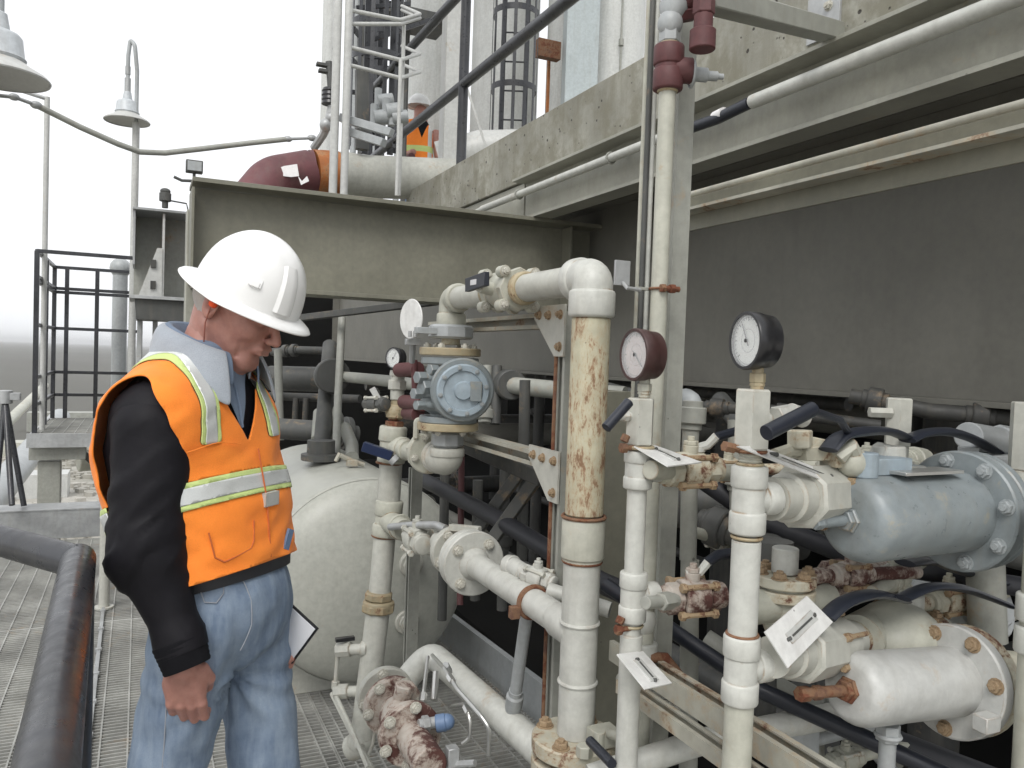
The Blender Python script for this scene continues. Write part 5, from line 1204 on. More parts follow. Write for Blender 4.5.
# hex block risers behind
for (px, p0_, p1_, d, w, lab) in ((897, 398, 446, 1.62, .026, 'white hex block standing behind the upper pair of levers'), (1022, 402, 470, 1.6, .026, 'white hex block cut off at the right edge')):
    a = P(px, p1_, d); m = MB(); m.hexp(a, (a.x, a.y, Zat(a.x, a.y, p0_)), w, .3); 
    if px < 1000: m.hexp(V((a.x, a.y, Zat(a.x, a.y, 413)))+V((-.02, 0, 0)), V((a.x, a.y, Zat(a.x, a.y, 413)))+V((-.06, .02, 0)), .011)
    m.cyl(a+UZ*-.05, a, .022); m.hexp(a+UZ*-.06, a+UZ*-.03, .036, 0, 8)
    solo('hex_block', m, 'cream_clean', lab, 'fitting')
t = thing('blue_fitting_stack', 'white cap and blue-grey fitting on top of the blue-grey strainer', 'fitting', P(888, 470, 1.52))
m = MB(); m.cyl(P(889, 462, 1.53), P(889, 446, 1.53), .030); m.tube([P(889, 455, 1.53), P(878, 452, 1.52)], .02, 10); part('cap', m, 'white_pipe', t)
m = MB(); m.cyl(P(872, 478, 1.48), P(872, 466, 1.48), .022); m.cyl(P(889, 478, 1.53), P(889, 460, 1.53), .024); m.box(P(900, 470, 1.53), (.08, .05, .02)); part('base', m, 'tube_blue', t)
t = thing('upper_right_bonnet', 'grey bonnet block with a round cap behind the strainer flange at upper right', 'fitting', P(990, 450, 1.75))
m = MB(); m.cyl(P(968, 436, 1.72), P(1002, 441, 1.85), .030); m.hexp(P(998, 440, 1.84), P(1012, 442, 1.9), .036, 0, 8); part('cap', m, 'lamp_grey', t)
m = MB(); m.box(P(985, 470, 1.8), (.24, .05, .07)); m.box(P(968, 456, 1.7), (.03, .03, .04)); m.bar(P(965, 455, 1.66), P(1024, 466, 1.84), .03, .01); part('block', m, 'lamp_grey', t)
# right edge riser
ex, ey = col_at(1040, 560, 1.46)
t = thing('right_edge_riser', 'cream vertical pipe cut off by the right edge of the view', 'pipe', (ex, ey, 0))
m = MB(); m.cyl((ex, ey, 0), (ex, ey, Zat(ex, ey, 500)), .026); part('pipe', m, 'cream', t)
m = MB(); collar(m, (ex, ey, Zat(ex, ey, 608)), UZ, .034, .05); collar(m, (ex, ey, Zat(ex, ey, 640)), UZ, .034, .05); part('tee', m, 'white_pipe', t)
# stanchion under white strainer, cross pipes, strut beams
q = P(888, 735, 1.47); m = MB(); m.cyl((q.x, q.y, 0), (q.x, q.y, q.z), .015); m.torus(q, UZ, .02, .005, 18, 6); m.hexp(q+UZ*-.01, q+UZ*.02, .022); solo('pipe_stanchion', m, 'lamp_grey', 'thin pipe stand propping the white strainer', 'stand', loc=(q.x, q.y, 0))
m = MB(); m.tube([P(590, 778, 1.62), P(700, 742, 1.66), P(850, 712, 1.72)], .026, 18); solo('low_cross_pipe', m, 'white_pipe', 'white pipe crossing low behind the front riser', 'pipe')
m = MB(); m.tube([P(770, 752, 1.7), P(905, 718, 1.85)], .012, 12); m.box(P(800, 748, 1.7), (.09, .02, .07)); m.tube([P(845, 715, 1.8), P(895, 775, 1.9)], .016, 10); solo('small_cross_pipe', m, 'lamp_grey', 'thin grey pipe and square bracket under the white strainer', 'pipe')
XB_ = .98
ys_ = PX(640, 664, XB_).y; zs_ = PX(740, 727, XB_).z
t = thing('low_strut_beam', 'yellow-stained strut channel running low from the second riser to the front', 'beam', (XB_, ys_, zs_))
ya = PX(643, 664, XB_); 
m = MB(); m.extr(cprof(.022, .022), (XB_, ya.y+.1, zs_), (XB_, .3, zs_), up=(0, 0, 1)); part('strut', m, 'strut_rust', t)
m = MB(); m.extr(cprof(.018, .014), (XB_-.035, ya.y+.02, zs_-.045), (XB_-.035, .3, zs_-.045), up=(0, 0, 1)); part('lower_strut', m, 'strut_rust', t)
# secondary valves and fittings crowding the space behind the risers and strainers
for k, (px, py, d_, dx, rr, mt, lab) in enumerate((
    (728, 470, 1.78, (1, -.1, 0), .026, 'cream_rusty', 'stained valve half hidden behind the front riser upper tee'),
    (866, 466, 1.62, (1, .2, -.05), .026, 'cream', 'small cream valve squeezed between octagonal valve and strainer top'),
    (850, 575, 1.62, (1, 0, -.05), .028, 'valve_rusty', 'rusty valve right below the nose of the blue-grey strainer'),
    (896, 578, 1.72, (.9, .4, 0), .028, 'cream', 'cream valve below the middle of the blue-grey strainer'),
    (948, 600, 1.85, (1, 0, 0), .034, 'cream_rusty', 'stained valve between the two strainer flanges'),
    (990, 622, 1.95, (1, .2, 0), .034, 'cream', 'cream valve right of the white strainer flange'),
    (722, 540, 2.0, (1, .3, -.3), .028, 'cream', 'cream valve deep behind the two risers'),
    (660, 705, 1.75, (0, -1, 0), .026, 'cream_clean', 'small cream valve low behind the second riser'),
    (845, 760, 1.8, (1, 0, 0), .026, 'cream', 'small cream valve at the bottom under the white strainer'))):
    ball_valve(P(px, py, d_), V(dx), rr, lab, mt, None)
    c_ = P(px, py, d_); dv_ = V(dx).normalized(); m = MB(); m.cyl(c_-dv_*.16, c_+dv_*.20, rr*.5, seg=14); solo('nipple', m, mt, 'pipe nipple through the '+lab, 'pipe')
run([(800, 470, 1.75), (870, 455, 1.85), (960, 470, 2.0), (1040, 480, 2.1)], .022, 'cream', 'pale pipe passing behind the blue-grey strainer flange', extras=[.5, 1.5])
run([(705, 640, 2.1), (780, 690, 2.0), (900, 760, 1.95)], .03, 'strut', 'pale slanting pipe under the lower valves', extras=[.6, 1.4])
run([(735, 420, 1.95), (738, 560, 1.95), (736, 700, 1.95)], .018, 'strut', 'thin pale pipe just left of the front riser', extras=[.4])
run([(810, 700, 1.9), (812, 790, 1.9)], .03, 'strut', 'upright pale pipe behind the rusty drain plug')
for k, (px, a_, b_, d_) in enumerate(((445, 470, 620, 3.4), (478, 480, 600, 3.2), (505, 470, 610, 3.0), (525, 380, 560, 2.9))):
    run([(px, a_, d_), (px-3, b_, d_)], .02, 'dark_pipe', ['first', 'second', 'third', 'fourth'][k]+' grey upright pipe from the left behind the strut frame', extras=[.5])
# small white valves by the branch pipe (right of big flange)
c = P(538, 578, 2.05)
ball_valve(c, V((.5, -1, -.12)), .028, 'small white valve behind the branch pipe left of the strut post', 'white_pipe', None)
m = MB(); m.cyl(P(513, 566, 2.15), P(524, 573, 2.1), .024); m.cyl(P(508, 565, 2.17), P(514, 566, 2.15), .028); solo('small_white_line', m, 'white_pipe', 'small white pipe end left of the little white valve', 'pipe')
m = MB(); m.tube([P(548, 590, 2.0), P(610, 610, 1.95)], .02, 12); solo('small_white_line', m, 'white_pipe', 'small white pipe passing behind the branch pipe and strut post', 'pipe')

# ================================================================ tank
tx0 = .95; ty0 = 3.52; tr = .47; tz = .57
t = thing('tank', 'big pale horizontal tank with domed end on the grating behind the return line', 'tank', (tx0, ty0, 0))
prof = []
for k in range(9):
    a = math.pi/2*k/8; prof.append((-.15*math.cos(a), tr*math.sin(a)*.985 if k else .001))
m = MB(); m.lathe((tx0, ty0, tz), UY, prof, 72, False, False); part('domed_end', m, 'tank_paint', t)
m = MB(); m.lathe((tx0, ty0, tz), UY, [(-.012, tr*.982), (-.01, tr*.99), (0, tr*.997), (.02, tr), (1.35, tr), (1.42, tr*.97), (1.49, tr*.8), (1.53, tr*.5), (1.55, .001)], 72, False, False); part('shell', m, 'tank_paint', t)
for (dx, dz) in ((.16, .10), (.15, -.16)):
    yy = ty0-.15*math.sqrt(max(0, 1-((dx*dx+dz*dz)/tr**2)))
    m = MB(); c = V((tx0+dx, yy, tz+dz)); m.cyl(c+UY*.05, c-UY*.02, .055); m.hexp(c-UY*.02, c-UY*.035, .042, 0, 8); m.cyl(c-UY*.03, c-UY*.06, .028); part('end_plug', m, 'cream_clean', t)
for yy in (ty0+.25, ty0+1.1):
    m = MB(); m.box((tx0, yy, .08), (.6, .08, .16)); part('saddle', m, 'cream_clean', t)
q = P(352, 461, 3.9); m = MB(); m.tube([q+V((-.06, 0, .03)), q, q+V((.06, 0, -.02))], .012, 8); m.box(q+V((0, 0, -.01)), (.05, .04, .03)); m.tube([q+V((-.08, 0, .0)), q+V((-.06, 0, .04))], .01, 6); part('lifting_lug', m, 'strut_rust', t)
m = MB(); q = P(301, 513, 3.55); m.tube([P(309, 511, 3.52), P(298, 540, 3.55)], .004, 6); m.box(P(309, 512, 3.5), (.03, .01, .012)); part('clip', m, 'galv', t)
m = MB(); q = P(321, 452, 4.1); m.lathe(q-UZ*.04, UZ, [(0, .10), (.03, .10), (.035, .07), (.10, .07)], 24); part('nozzle', m, 'dark_pipe', t)

# ---------------- kerb beams by the tank
for (a, b, h, w, mt, nm, lab) in ((P(455, 618, 3.3), P(640, 762, 1.95), .10, .05, 'galv', 'kerb_channel', 'grey channel kerb along the grating right of the tank'),):
    a.z = .05; b.z = .05
    m = MB(); m.bar(PZ(443, 655, .02), PZ(560, 760, .02), .05, .04); solo('grating_edge_bar', m, 'galv', 'low edge bar of the grating right of the tank', 'bar')
k0 = PZ(455, 620, .16); k1 = PZ(620, 745, .16)
m = MB(); dd = (k1-k0); m.bar(k0-dd*.3-UZ*.1, k1+dd*.4-UZ*.1, .03, .24); solo('kerb_plate', m, 'lamp_grey', 'upright grey kerb plate right of the tank', 'kerb')
m = MB(); off = dd.cross(UZ).normalized()*.10; m.bar(k0-dd*.3-UZ*.12+off*-1.2, k1+dd*.4-UZ*.12+off*-1.2, .10, .04); 
solo('kerb_step', m, 'dark_steel', 'dark low step in front of the grey kerb plate', 'kerb')

# ================================================================ dark pipe maze in the bay under the girder
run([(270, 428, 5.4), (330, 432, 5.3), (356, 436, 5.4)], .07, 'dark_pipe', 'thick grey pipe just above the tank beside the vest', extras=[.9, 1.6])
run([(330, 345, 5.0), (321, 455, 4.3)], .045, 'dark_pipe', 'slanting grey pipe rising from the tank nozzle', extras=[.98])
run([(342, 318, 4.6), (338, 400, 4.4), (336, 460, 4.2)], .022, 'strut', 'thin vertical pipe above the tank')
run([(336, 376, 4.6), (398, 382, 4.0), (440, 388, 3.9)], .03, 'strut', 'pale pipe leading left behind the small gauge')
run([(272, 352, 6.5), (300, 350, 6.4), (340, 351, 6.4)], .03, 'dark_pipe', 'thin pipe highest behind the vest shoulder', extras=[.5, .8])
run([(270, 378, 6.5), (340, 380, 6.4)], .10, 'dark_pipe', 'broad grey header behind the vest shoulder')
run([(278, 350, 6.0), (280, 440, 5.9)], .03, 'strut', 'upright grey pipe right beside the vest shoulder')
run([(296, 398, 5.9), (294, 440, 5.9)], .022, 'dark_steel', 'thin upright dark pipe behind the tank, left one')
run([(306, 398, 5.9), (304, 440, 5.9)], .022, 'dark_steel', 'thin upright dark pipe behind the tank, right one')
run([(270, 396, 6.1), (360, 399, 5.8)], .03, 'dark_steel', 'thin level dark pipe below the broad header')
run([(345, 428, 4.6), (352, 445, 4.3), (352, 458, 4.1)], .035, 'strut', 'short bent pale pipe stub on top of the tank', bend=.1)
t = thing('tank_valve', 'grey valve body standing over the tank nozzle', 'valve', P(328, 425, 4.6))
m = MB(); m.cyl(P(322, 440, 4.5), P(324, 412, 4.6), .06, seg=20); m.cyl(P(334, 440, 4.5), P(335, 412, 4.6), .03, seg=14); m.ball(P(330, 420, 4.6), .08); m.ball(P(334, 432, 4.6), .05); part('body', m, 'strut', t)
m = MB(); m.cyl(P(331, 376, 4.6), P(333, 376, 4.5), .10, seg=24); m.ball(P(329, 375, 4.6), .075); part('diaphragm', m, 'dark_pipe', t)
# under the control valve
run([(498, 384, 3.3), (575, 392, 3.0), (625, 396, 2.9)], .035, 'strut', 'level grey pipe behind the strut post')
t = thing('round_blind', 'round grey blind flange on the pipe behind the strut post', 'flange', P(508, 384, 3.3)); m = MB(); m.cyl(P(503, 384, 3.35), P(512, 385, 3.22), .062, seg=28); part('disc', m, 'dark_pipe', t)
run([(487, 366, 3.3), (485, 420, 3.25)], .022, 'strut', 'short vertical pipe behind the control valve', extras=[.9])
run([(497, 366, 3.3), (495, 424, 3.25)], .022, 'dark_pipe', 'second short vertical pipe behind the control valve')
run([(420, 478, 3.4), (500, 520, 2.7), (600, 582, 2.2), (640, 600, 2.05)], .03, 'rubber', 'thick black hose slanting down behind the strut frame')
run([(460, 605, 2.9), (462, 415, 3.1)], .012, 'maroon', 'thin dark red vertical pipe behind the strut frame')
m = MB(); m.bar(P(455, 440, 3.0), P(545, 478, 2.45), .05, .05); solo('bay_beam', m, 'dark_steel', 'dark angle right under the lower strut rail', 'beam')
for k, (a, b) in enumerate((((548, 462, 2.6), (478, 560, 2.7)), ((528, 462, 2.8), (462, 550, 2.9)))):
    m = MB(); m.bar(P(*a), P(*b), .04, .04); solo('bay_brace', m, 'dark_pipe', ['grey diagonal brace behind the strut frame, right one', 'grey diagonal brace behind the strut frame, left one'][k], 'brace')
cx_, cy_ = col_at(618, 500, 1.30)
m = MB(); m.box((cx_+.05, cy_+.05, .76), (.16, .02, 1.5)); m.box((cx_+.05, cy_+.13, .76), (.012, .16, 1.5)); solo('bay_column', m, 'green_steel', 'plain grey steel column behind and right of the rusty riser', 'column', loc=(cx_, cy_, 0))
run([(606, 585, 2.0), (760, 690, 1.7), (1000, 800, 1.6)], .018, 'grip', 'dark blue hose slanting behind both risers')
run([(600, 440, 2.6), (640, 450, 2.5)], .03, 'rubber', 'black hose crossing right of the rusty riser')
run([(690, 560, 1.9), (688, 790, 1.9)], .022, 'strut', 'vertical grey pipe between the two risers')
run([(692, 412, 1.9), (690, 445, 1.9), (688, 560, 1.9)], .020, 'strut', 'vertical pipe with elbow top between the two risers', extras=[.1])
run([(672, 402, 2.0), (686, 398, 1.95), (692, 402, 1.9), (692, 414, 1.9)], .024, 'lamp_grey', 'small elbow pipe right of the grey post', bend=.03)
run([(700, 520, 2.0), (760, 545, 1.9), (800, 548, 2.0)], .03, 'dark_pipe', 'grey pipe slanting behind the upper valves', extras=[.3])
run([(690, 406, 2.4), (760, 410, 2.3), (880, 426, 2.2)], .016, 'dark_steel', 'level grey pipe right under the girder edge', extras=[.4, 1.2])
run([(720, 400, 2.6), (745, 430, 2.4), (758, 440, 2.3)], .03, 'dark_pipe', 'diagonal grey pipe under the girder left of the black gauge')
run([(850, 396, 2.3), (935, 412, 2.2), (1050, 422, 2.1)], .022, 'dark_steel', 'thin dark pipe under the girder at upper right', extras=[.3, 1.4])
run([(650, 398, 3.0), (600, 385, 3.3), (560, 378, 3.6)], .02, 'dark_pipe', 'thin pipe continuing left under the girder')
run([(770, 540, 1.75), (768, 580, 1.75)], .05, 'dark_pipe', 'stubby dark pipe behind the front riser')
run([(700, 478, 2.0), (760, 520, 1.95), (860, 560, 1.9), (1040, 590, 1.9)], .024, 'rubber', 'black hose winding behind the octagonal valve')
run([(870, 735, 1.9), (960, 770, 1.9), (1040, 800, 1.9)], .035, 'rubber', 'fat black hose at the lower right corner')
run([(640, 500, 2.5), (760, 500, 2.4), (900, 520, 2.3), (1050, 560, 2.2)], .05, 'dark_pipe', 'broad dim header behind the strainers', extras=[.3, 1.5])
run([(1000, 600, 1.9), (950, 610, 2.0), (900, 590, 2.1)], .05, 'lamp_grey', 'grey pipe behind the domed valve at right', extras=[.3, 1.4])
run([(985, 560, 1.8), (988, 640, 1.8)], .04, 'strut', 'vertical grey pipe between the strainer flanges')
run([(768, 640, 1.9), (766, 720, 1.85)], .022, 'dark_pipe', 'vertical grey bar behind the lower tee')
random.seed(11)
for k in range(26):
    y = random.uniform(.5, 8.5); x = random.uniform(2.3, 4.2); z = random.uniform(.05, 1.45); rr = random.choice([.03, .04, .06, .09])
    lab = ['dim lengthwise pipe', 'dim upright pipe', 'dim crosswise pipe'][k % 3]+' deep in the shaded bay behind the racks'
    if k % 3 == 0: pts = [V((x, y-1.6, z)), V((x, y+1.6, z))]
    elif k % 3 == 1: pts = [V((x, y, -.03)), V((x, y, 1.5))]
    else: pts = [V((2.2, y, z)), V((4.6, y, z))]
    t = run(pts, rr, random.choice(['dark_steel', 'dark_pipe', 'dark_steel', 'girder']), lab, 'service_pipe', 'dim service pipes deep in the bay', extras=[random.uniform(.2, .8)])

# ---- air: thin haze round the whole scene
m = MB(); m.box((0, 4500, 8.0), (17000, 9400, 28.0), ch=0)
hz = part('haze', m, 'cream', None, kind='stuff'); hz.data.materials.clear()
hm = bpy.data.materials.new('haze_air'); hm.use_nodes = True; n = hm.node_tree; n.nodes.clear()
pv = n.nodes.new('ShaderNodeVolumePrincipled'); oo = n.nodes.new('ShaderNodeOutputMaterial')
pv.inputs['Color'].default_value = (.93, .94, .95, 1); pv.inputs['Density'].default_value = .00045
n.links.new(pv.outputs[0], oo.inputs['Volume']); hz.data.materials.append(hm)
# ================================================================ PEOPLE (signed-distance modelling, surface nets)
def sdf_mesh(f, lo, hi, h):
    lo = np.array(lo, float); hi = np.array(hi, float); n = np.ceil((hi-lo)/h).astype(int)+1
    ax = [lo[i]+h*np.arange(n[i]) for i in range(3)]
    G = np.stack(np.meshgrid(*ax, indexing='ij'), -1).astype(np.float32)
    D = f(G.reshape(-1, 3)).reshape(n)
    S = D < 0
    cor = [(i, j, k) for i in (0, 1) for j in (0, 1) for k in (0, 1)]
    def sh(A, c): return A[c[0]:n[0]-1+c[0], c[1]:n[1]-1+c[1], c[2]:n[2]-1+c[2]]
    cnt = sum(sh(S, c).astype(np.int8) for c in cor); act = (cnt > 0) & (cnt < 8)
    idx = -np.ones(act.shape, int); cells = np.argwhere(act); idx[act] = np.arange(len(cells))
    acc = np.zeros((len(cells), 3)); num = np.zeros(len(cells))
    for a in range(8):
        for b in range(a+1, 8):
            ca, cb = np.array(cor[a]), np.array(cor[b])
            if np.abs(ca-cb).sum() != 1: continue
            da = D[tuple((cells+ca).T)]; db = D[tuple((cells+cb).T)]
            m = (da < 0) != (db < 0); t = np.zeros(len(cells)); t[m] = da[m]/(da[m]-db[m])
            p = ca+(cb-ca)*t[:, None]; acc[m] += p[m]; num[m] += 1
    vs = lo+h*(cells+acc/num[:, None])
    F = []
    for d in range(3):
        u, v = [(1, 2), (2, 0), (0, 1)][d]
        e = np.zeros(3, int); e[d] = 1
        s0 = S; sl0 = [slice(None)]*3; sl1 = [slice(None)]*3; sl0[d] = slice(0, -1); sl1[d] = slice(1, None)
        cr = S[tuple(sl0)] != S[tuple(sl1)]
        P_ = np.argwhere(cr); eu = np.zeros(3, int); eu[u] = 1; ev = np.zeros(3, int); ev[v] = 1
        ok = (P_[:, u] > 0) & (P_[:, v] > 0) & (P_[:, u] < n[u]-1) & (P_[:, v] < n[v]-1); P_ = P_[ok]
        q = [idx[tuple((P_-eu-ev).T)], idx[tuple((P_-ev).T)], idx[tuple(P_.T)], idx[tuple((P_-eu).T)]]
        q = np.stack(q, 1); flip = ~S[tuple(P_.T)]; q[flip] = q[flip][:, ::-1]
        F.append(q)
    F = np.concatenate(F); F = F[(F >= 0).all(1)]
    return vs, F
def grad(f, p, e=.002):
    g = np.zeros_like(p)
    for i in range(3):
        d = np.zeros(3); d[i] = e; g[:, i] = f(p+d)-f(p-d)
    return g/np.maximum(np.linalg.norm(g, axis=1, keepdims=True), 1e-9)
def vnoise(p, seed=0):
    p = np.asarray(p, float); i = np.floor(p).astype(np.int64); f = p-i; f = f*f*(3-2*f)
    def hsh(a):
        k = (a[:, 0]*374761393+a[:, 1]*668265263+a[:, 2]*2147483647+seed*1274126177) & 0xffffffff
        k = ((k ^ (k >> 13))*1274126177) & 0xffffffff
        return ((k ^ (k >> 16)) & 0xffff)/32768.0-1
    r = 0
    for a in (0, 1):
        for b in (0, 1):
            for c in (0, 1):
                w = (f[:, 0] if a else 1-f[:, 0])*(f[:, 1] if b else 1-f[:, 1])*(f[:, 2] if c else 1-f[:, 2])
                r = r+w*hsh(i+np.array([a, b, c]))
    return r
def fbm(p, o=3, seed=0):
    r = 0; a = 1
    for k in range(o): r = r+a*vnoise(p*2**k, seed+k); a *= .5
    return r
def smin(a, b, k):
    h = np.clip(.5+.5*(b-a)/k, 0, 1); return b+(a-b)*h-k*h*(1-h)
def smax(a, b, k): return -smin(-a, -b, k)
def A3(v): return np.array((v.x, v.y, v.z)) if isinstance(v, Vector) else np.array(v, float)
def cap_(p, a, b, r0, r1=None):
    a = A3(a); b = A3(b); r1 = r0 if r1 is None else r1
    ab = b-a; t = np.clip(((p-a)@ab)/(ab@ab), 0, 1)
    return np.linalg.norm(p-a-t[:, None]*ab, axis=1)-(r0+(r1-r0)*t)
def ell(p, c, R3, r):
    """ellipsoid; R3 rows = local axes"""
    q = (p-A3(c))@np.array(R3, float).T; r = np.array(r, float)
    k0 = np.linalg.norm(q/r, axis=1); k1 = np.linalg.norm(q/(r*r), axis=1)
    return k0*(k0-1)/np.maximum(k1, 1e-6)
def clip(vs, fs, f):
    """split polygons exactly along f=0; returns (inside f<0 faces), (outside faces), shared vertex array"""
    vs = np.asarray(vs, float); val = f(vs); val = np.where(np.abs(val) < 1e-7, 1e-7, val); vl = vs.tolist(); cache = {}
    ins, out = [], []
    for F in fs:
        F = list(F); sg = [val[i] < 0 for i in F]
        if all(sg): ins.append(F); continue
        if not any(sg): out.append(F); continue
        a, b = [], []
        for k in range(len(F)):
            i, j = F[k], F[(k+1) % len(F)]
            (a if sg[k] else b).append(i)
            if sg[k] != sg[(k+1) % len(F)]:
                key = (min(i, j), max(i, j))
                if key not in cache:
                    t = val[i]/(val[i]-val[j]); cache[key] = len(vl); vl.append((vs[i]+(vs[j]-vs[i])*t).tolist())
                a.append(cache[key]); b.append(cache[key])
        if len(a) > 2: ins.append(a)
        if len(b) > 2: out.append(b)
    return np.array(vl), ins, out
def compact(vs, fs):
    used = sorted({i for F in fs for i in F}); mp = {j: k for k, j in enumerate(used)}
    return np.asarray(vs)[used], [[mp[i] for i in F] for F in fs]
def mpart(name, vs, fs, mat, parent, solid=0, label=None, smooth=True, top=None):
    vs, fs = compact(vs, [list(map(int, F)) for F in fs]); off = np.array(WO[parent.name])
    me = bpy.data.meshes.new(name); me.from_pydata((vs-off).tolist(), [], fs); me.materials.append(M[mat] if isinstance(mat, str) else mat)
    me.polygons.foreach_set('use_smooth', [smooth]*len(me.polygons)); me.update()
    o = bpy.data.objects.new(name, me); COL.objects.link(o); o.parent = parent; WO[o.name] = V(off)
    if solid:
        s = o.modifiers.new('solid', 'SOLIDIFY'); s.thickness = abs(solid); s.offset = 1 if solid > 0 else -1
    if label: o['label'] = label
    return o

# ---- cloth, skin and plastic
def skin_mat(name, c):
    m, n, b = newmat(name); o = nd(n, 'ShaderNodeTexCoord').outputs['Object']
    a = noise_n(n, 45, 5, .6, o); f = noise_n(n, 420, 3, .6, o)
    col = mixc(n, ramp(n, a.outputs[0], [(.35, (0, 0, 0)), (.65, (1, 1, 1))]).outputs[0], tuple(v*.88 for v in c), (c[0]*1.06, c[1]*1.10, c[2]*1.10))
    n.links.new(col, b.inputs['Base Color']); b.inputs['Roughness'].default_value = .48
    b.inputs['Subsurface Weight'].default_value = .15; b.inputs['Subsurface Radius'].default_value = (.012, .004, .002); b.inputs['Subsurface Scale'].default_value = .6
    bump(n, b, f.outputs[0], .25, .0008); bump(n, b, a.outputs[0], .2, .002); return m
M['skin'] = skin_mat('weathered_skin', (.41, .20, .16))
def cloth_mat(name, c, weave=900, var=.1, rough=.85, wst=.25, sheen=.1, fold=14, scale=(1, 1, 1)):
    m, n, b = newmat(name); o = nd(n, 'ShaderNodeTexCoord').outputs['Object']
    mp = nd(n, 'ShaderNodeMapping'); mp.inputs['Scale'].default_value = scale; n.links.new(o, mp.inputs[0])
    a = noise_n(n, fold, 4, .55, mp.outputs[0]); f = noise_n(n, weave, 2, .5, o)
    col = mixc(n, ramp(n, a.outputs[0], [(.3, (0, 0, 0)), (.7, (1, 1, 1))]).outputs[0], tuple(v*(1-var) for v in c), tuple(min(1, v*(1+var)) for v in c))
    n.links.new(mixc(n, ramp(n, f.outputs[0], [(.3, (.35, .35, .35)), (.6, (0, 0, 0))]).outputs[0], col, tuple(v*.6 for v in c)), b.inputs['Base Color'])
    b.inputs['Roughness'].default_value = rough; b.inputs['Sheen Weight'].default_value = sheen; b.inputs['Specular IOR Level'].default_value = .18
    bump(n, b, f.outputs[0], wst, .0008); bump(n, b, a.outputs[0], .35, .006); return m
M['vest'] = cloth_mat('orange_mesh_fabric', (1.0, .265, .038), 700, .08, .7, .4, .1)
M['vest_worn'] = M['vest']
M['jacket'] = cloth_mat('black_jacket_fabric', (.0085, .008, .0105), 900, .2, .6, .2, .0)
M['knit'] = cloth_mat('black_rib_knit', (.008, .008, .010), 1200, .2, .95, .4, .0)
def denim_mat():
    m, n, b = newmat('faded_denim'); o = nd(n, 'ShaderNodeTexCoord').outputs['Object']
    a = noise_n(n, 7, 5, .6, o); f = noise_n(n, 1100, 2, .5, o)
    mp = nd(n, 'ShaderNodeMapping'); mp.inputs['Scale'].default_value = (60, 60, 9); n.links.new(o, mp.inputs[0]); s = noise_n(n, 1, 3, .6, mp.outputs[0])
    col = mixc(n, ramp(n, a.outputs[0], [(.36, (0, 0, 0)), (.62, (1, 1, 1))]).outputs[0], (.11, .155, .225), (.25, .315, .40))
    col = mixc(n, ramp(n, s.outputs[0], [(.4, (0, 0, 0)), (.66, (.4, .4, .4))]).outputs[0], col, (.36, .43, .50))
    col = mixc(n, ramp(n, f.outputs[0], [(.35, (.5, .5, .5)), (.6, (0, 0, 0))]).outputs[0], col, (.11, .16, .26))
    n.links.new(col, b.inputs['Base Color']); b.inputs['Roughness'].default_value = .9
    bump(n, b, f.outputs[0], .35, .0008); bump(n, b, a.outputs[0], .4, .006); return m
M['denim'] = denim_mat()
M['stitch'] = plain('denim_stitching', (.30, .32, .36), .8)
M['fleece'] = cloth_mat('grey_corduroy', (.33, .36, .40), 500, .1, .95, .5, .3)
M['collar_lining'] = cloth_mat('collar_lining', (.20, .24, .29), 700, .1, .95)
M['shirt'] = cloth_mat('denim_shirt', (.17, .22, .30), 900, .15, .9)
M['lime'] = cloth_mat('lime_trim', (.56, .68, .26), 900, .06, .6)
M['reflect'] = plain('silver_reflective_tape', (.62, .64, .63), .32, .25, 300, .1, .2)
M['hat'] = plain('white_hardhat_shell', (.80, .80, .79), .22, 0, 12, .015, .05, .001)
M['hair'] = cloth_mat('grey_hair', (.40, .37, .34), 500, .3, .7, .8, .2)
M['earplug'] = plain('orange_foam', (.90, .10, .02), .7)
M['cord'] = plain('plug_cord', (.28, .10, .07), .5)
M['boot'] = plain('brown_boot_leather', (.07, .045, .03), .5)
M['nail'] = plain('fingernail', (.50, .27, .22), .3)

DP = 1.75
def S(px, py, dd=0.0): return P(px, py, DP+dd)
UH = V((CR.x, CR.y, 0)).normalized()          # to the photograph's right, level
VH = V((-UH.y, UH.x, 0))                      # away from the camera, level
def fr(ang): # facing unit vector turned ang toward the camera; and the person's right-hand side
    F_ = UH*math.cos(ang)-VH*math.sin(ang); Rt = -UH*math.sin(ang)-VH*math.cos(ang); return F_, Rt
foot = S(205, 640); foot.z = 0
TF, TR = fr(R(21))
person = thing('person', 'man in white hard hat, orange vest, black jacket and jeans looking down beside the piping', 'person', foot)
# ---------- torso volume
tz = [0.98, 1.08, 1.16, 1.28, 1.38, 1.46, 1.50, 1.54, 1.58]
tc = [S(px, py) for px, py in ((226, 630), (219, 583), (207, 548), (201, 495), (193, 445), (193, 402), (194, 380), (200, 360), (207, 340))]
ta = [.118, .132, .139, .142, .136, .118, .100, .082, .062]
tb = [.165, .172, .180, .190, .200, .180, .135, .095, .068]
_cx = [c.x for c in tc]; _cy = [c.y for c in tc]; _cz = [c.z for c in tc]
def torso(p, off=0.0):
    z = p[:, 2]; o = np.argsort(_cz); zz = np.array(_cz)[o]
    cx = np.interp(z, zz, np.array(_cx)[o]); cy = np.interp(z, zz, np.array(_cy)[o])
    a = np.interp(z, zz, np.array(ta)[o])+off; b = np.interp(z, zz, np.array(tb)[o])+off
    dx = p[:, 0]-cx; dy = p[:, 1]-cy
    f = dx*TF.x+dy*TF.y; s = dx*TR.x+dy*TR.y
    k = ((np.abs(f)/a)**2.3+(np.abs(s)/b)**2.3)**(1/2.3)
    d = (k-1)*np.minimum(a, b)
    return smax(d, np.maximum(zz[0]-z-off*0, z-zz[-1]), .03)
shN = S(156, 417, -.150); shF = S(228, 410, .16)
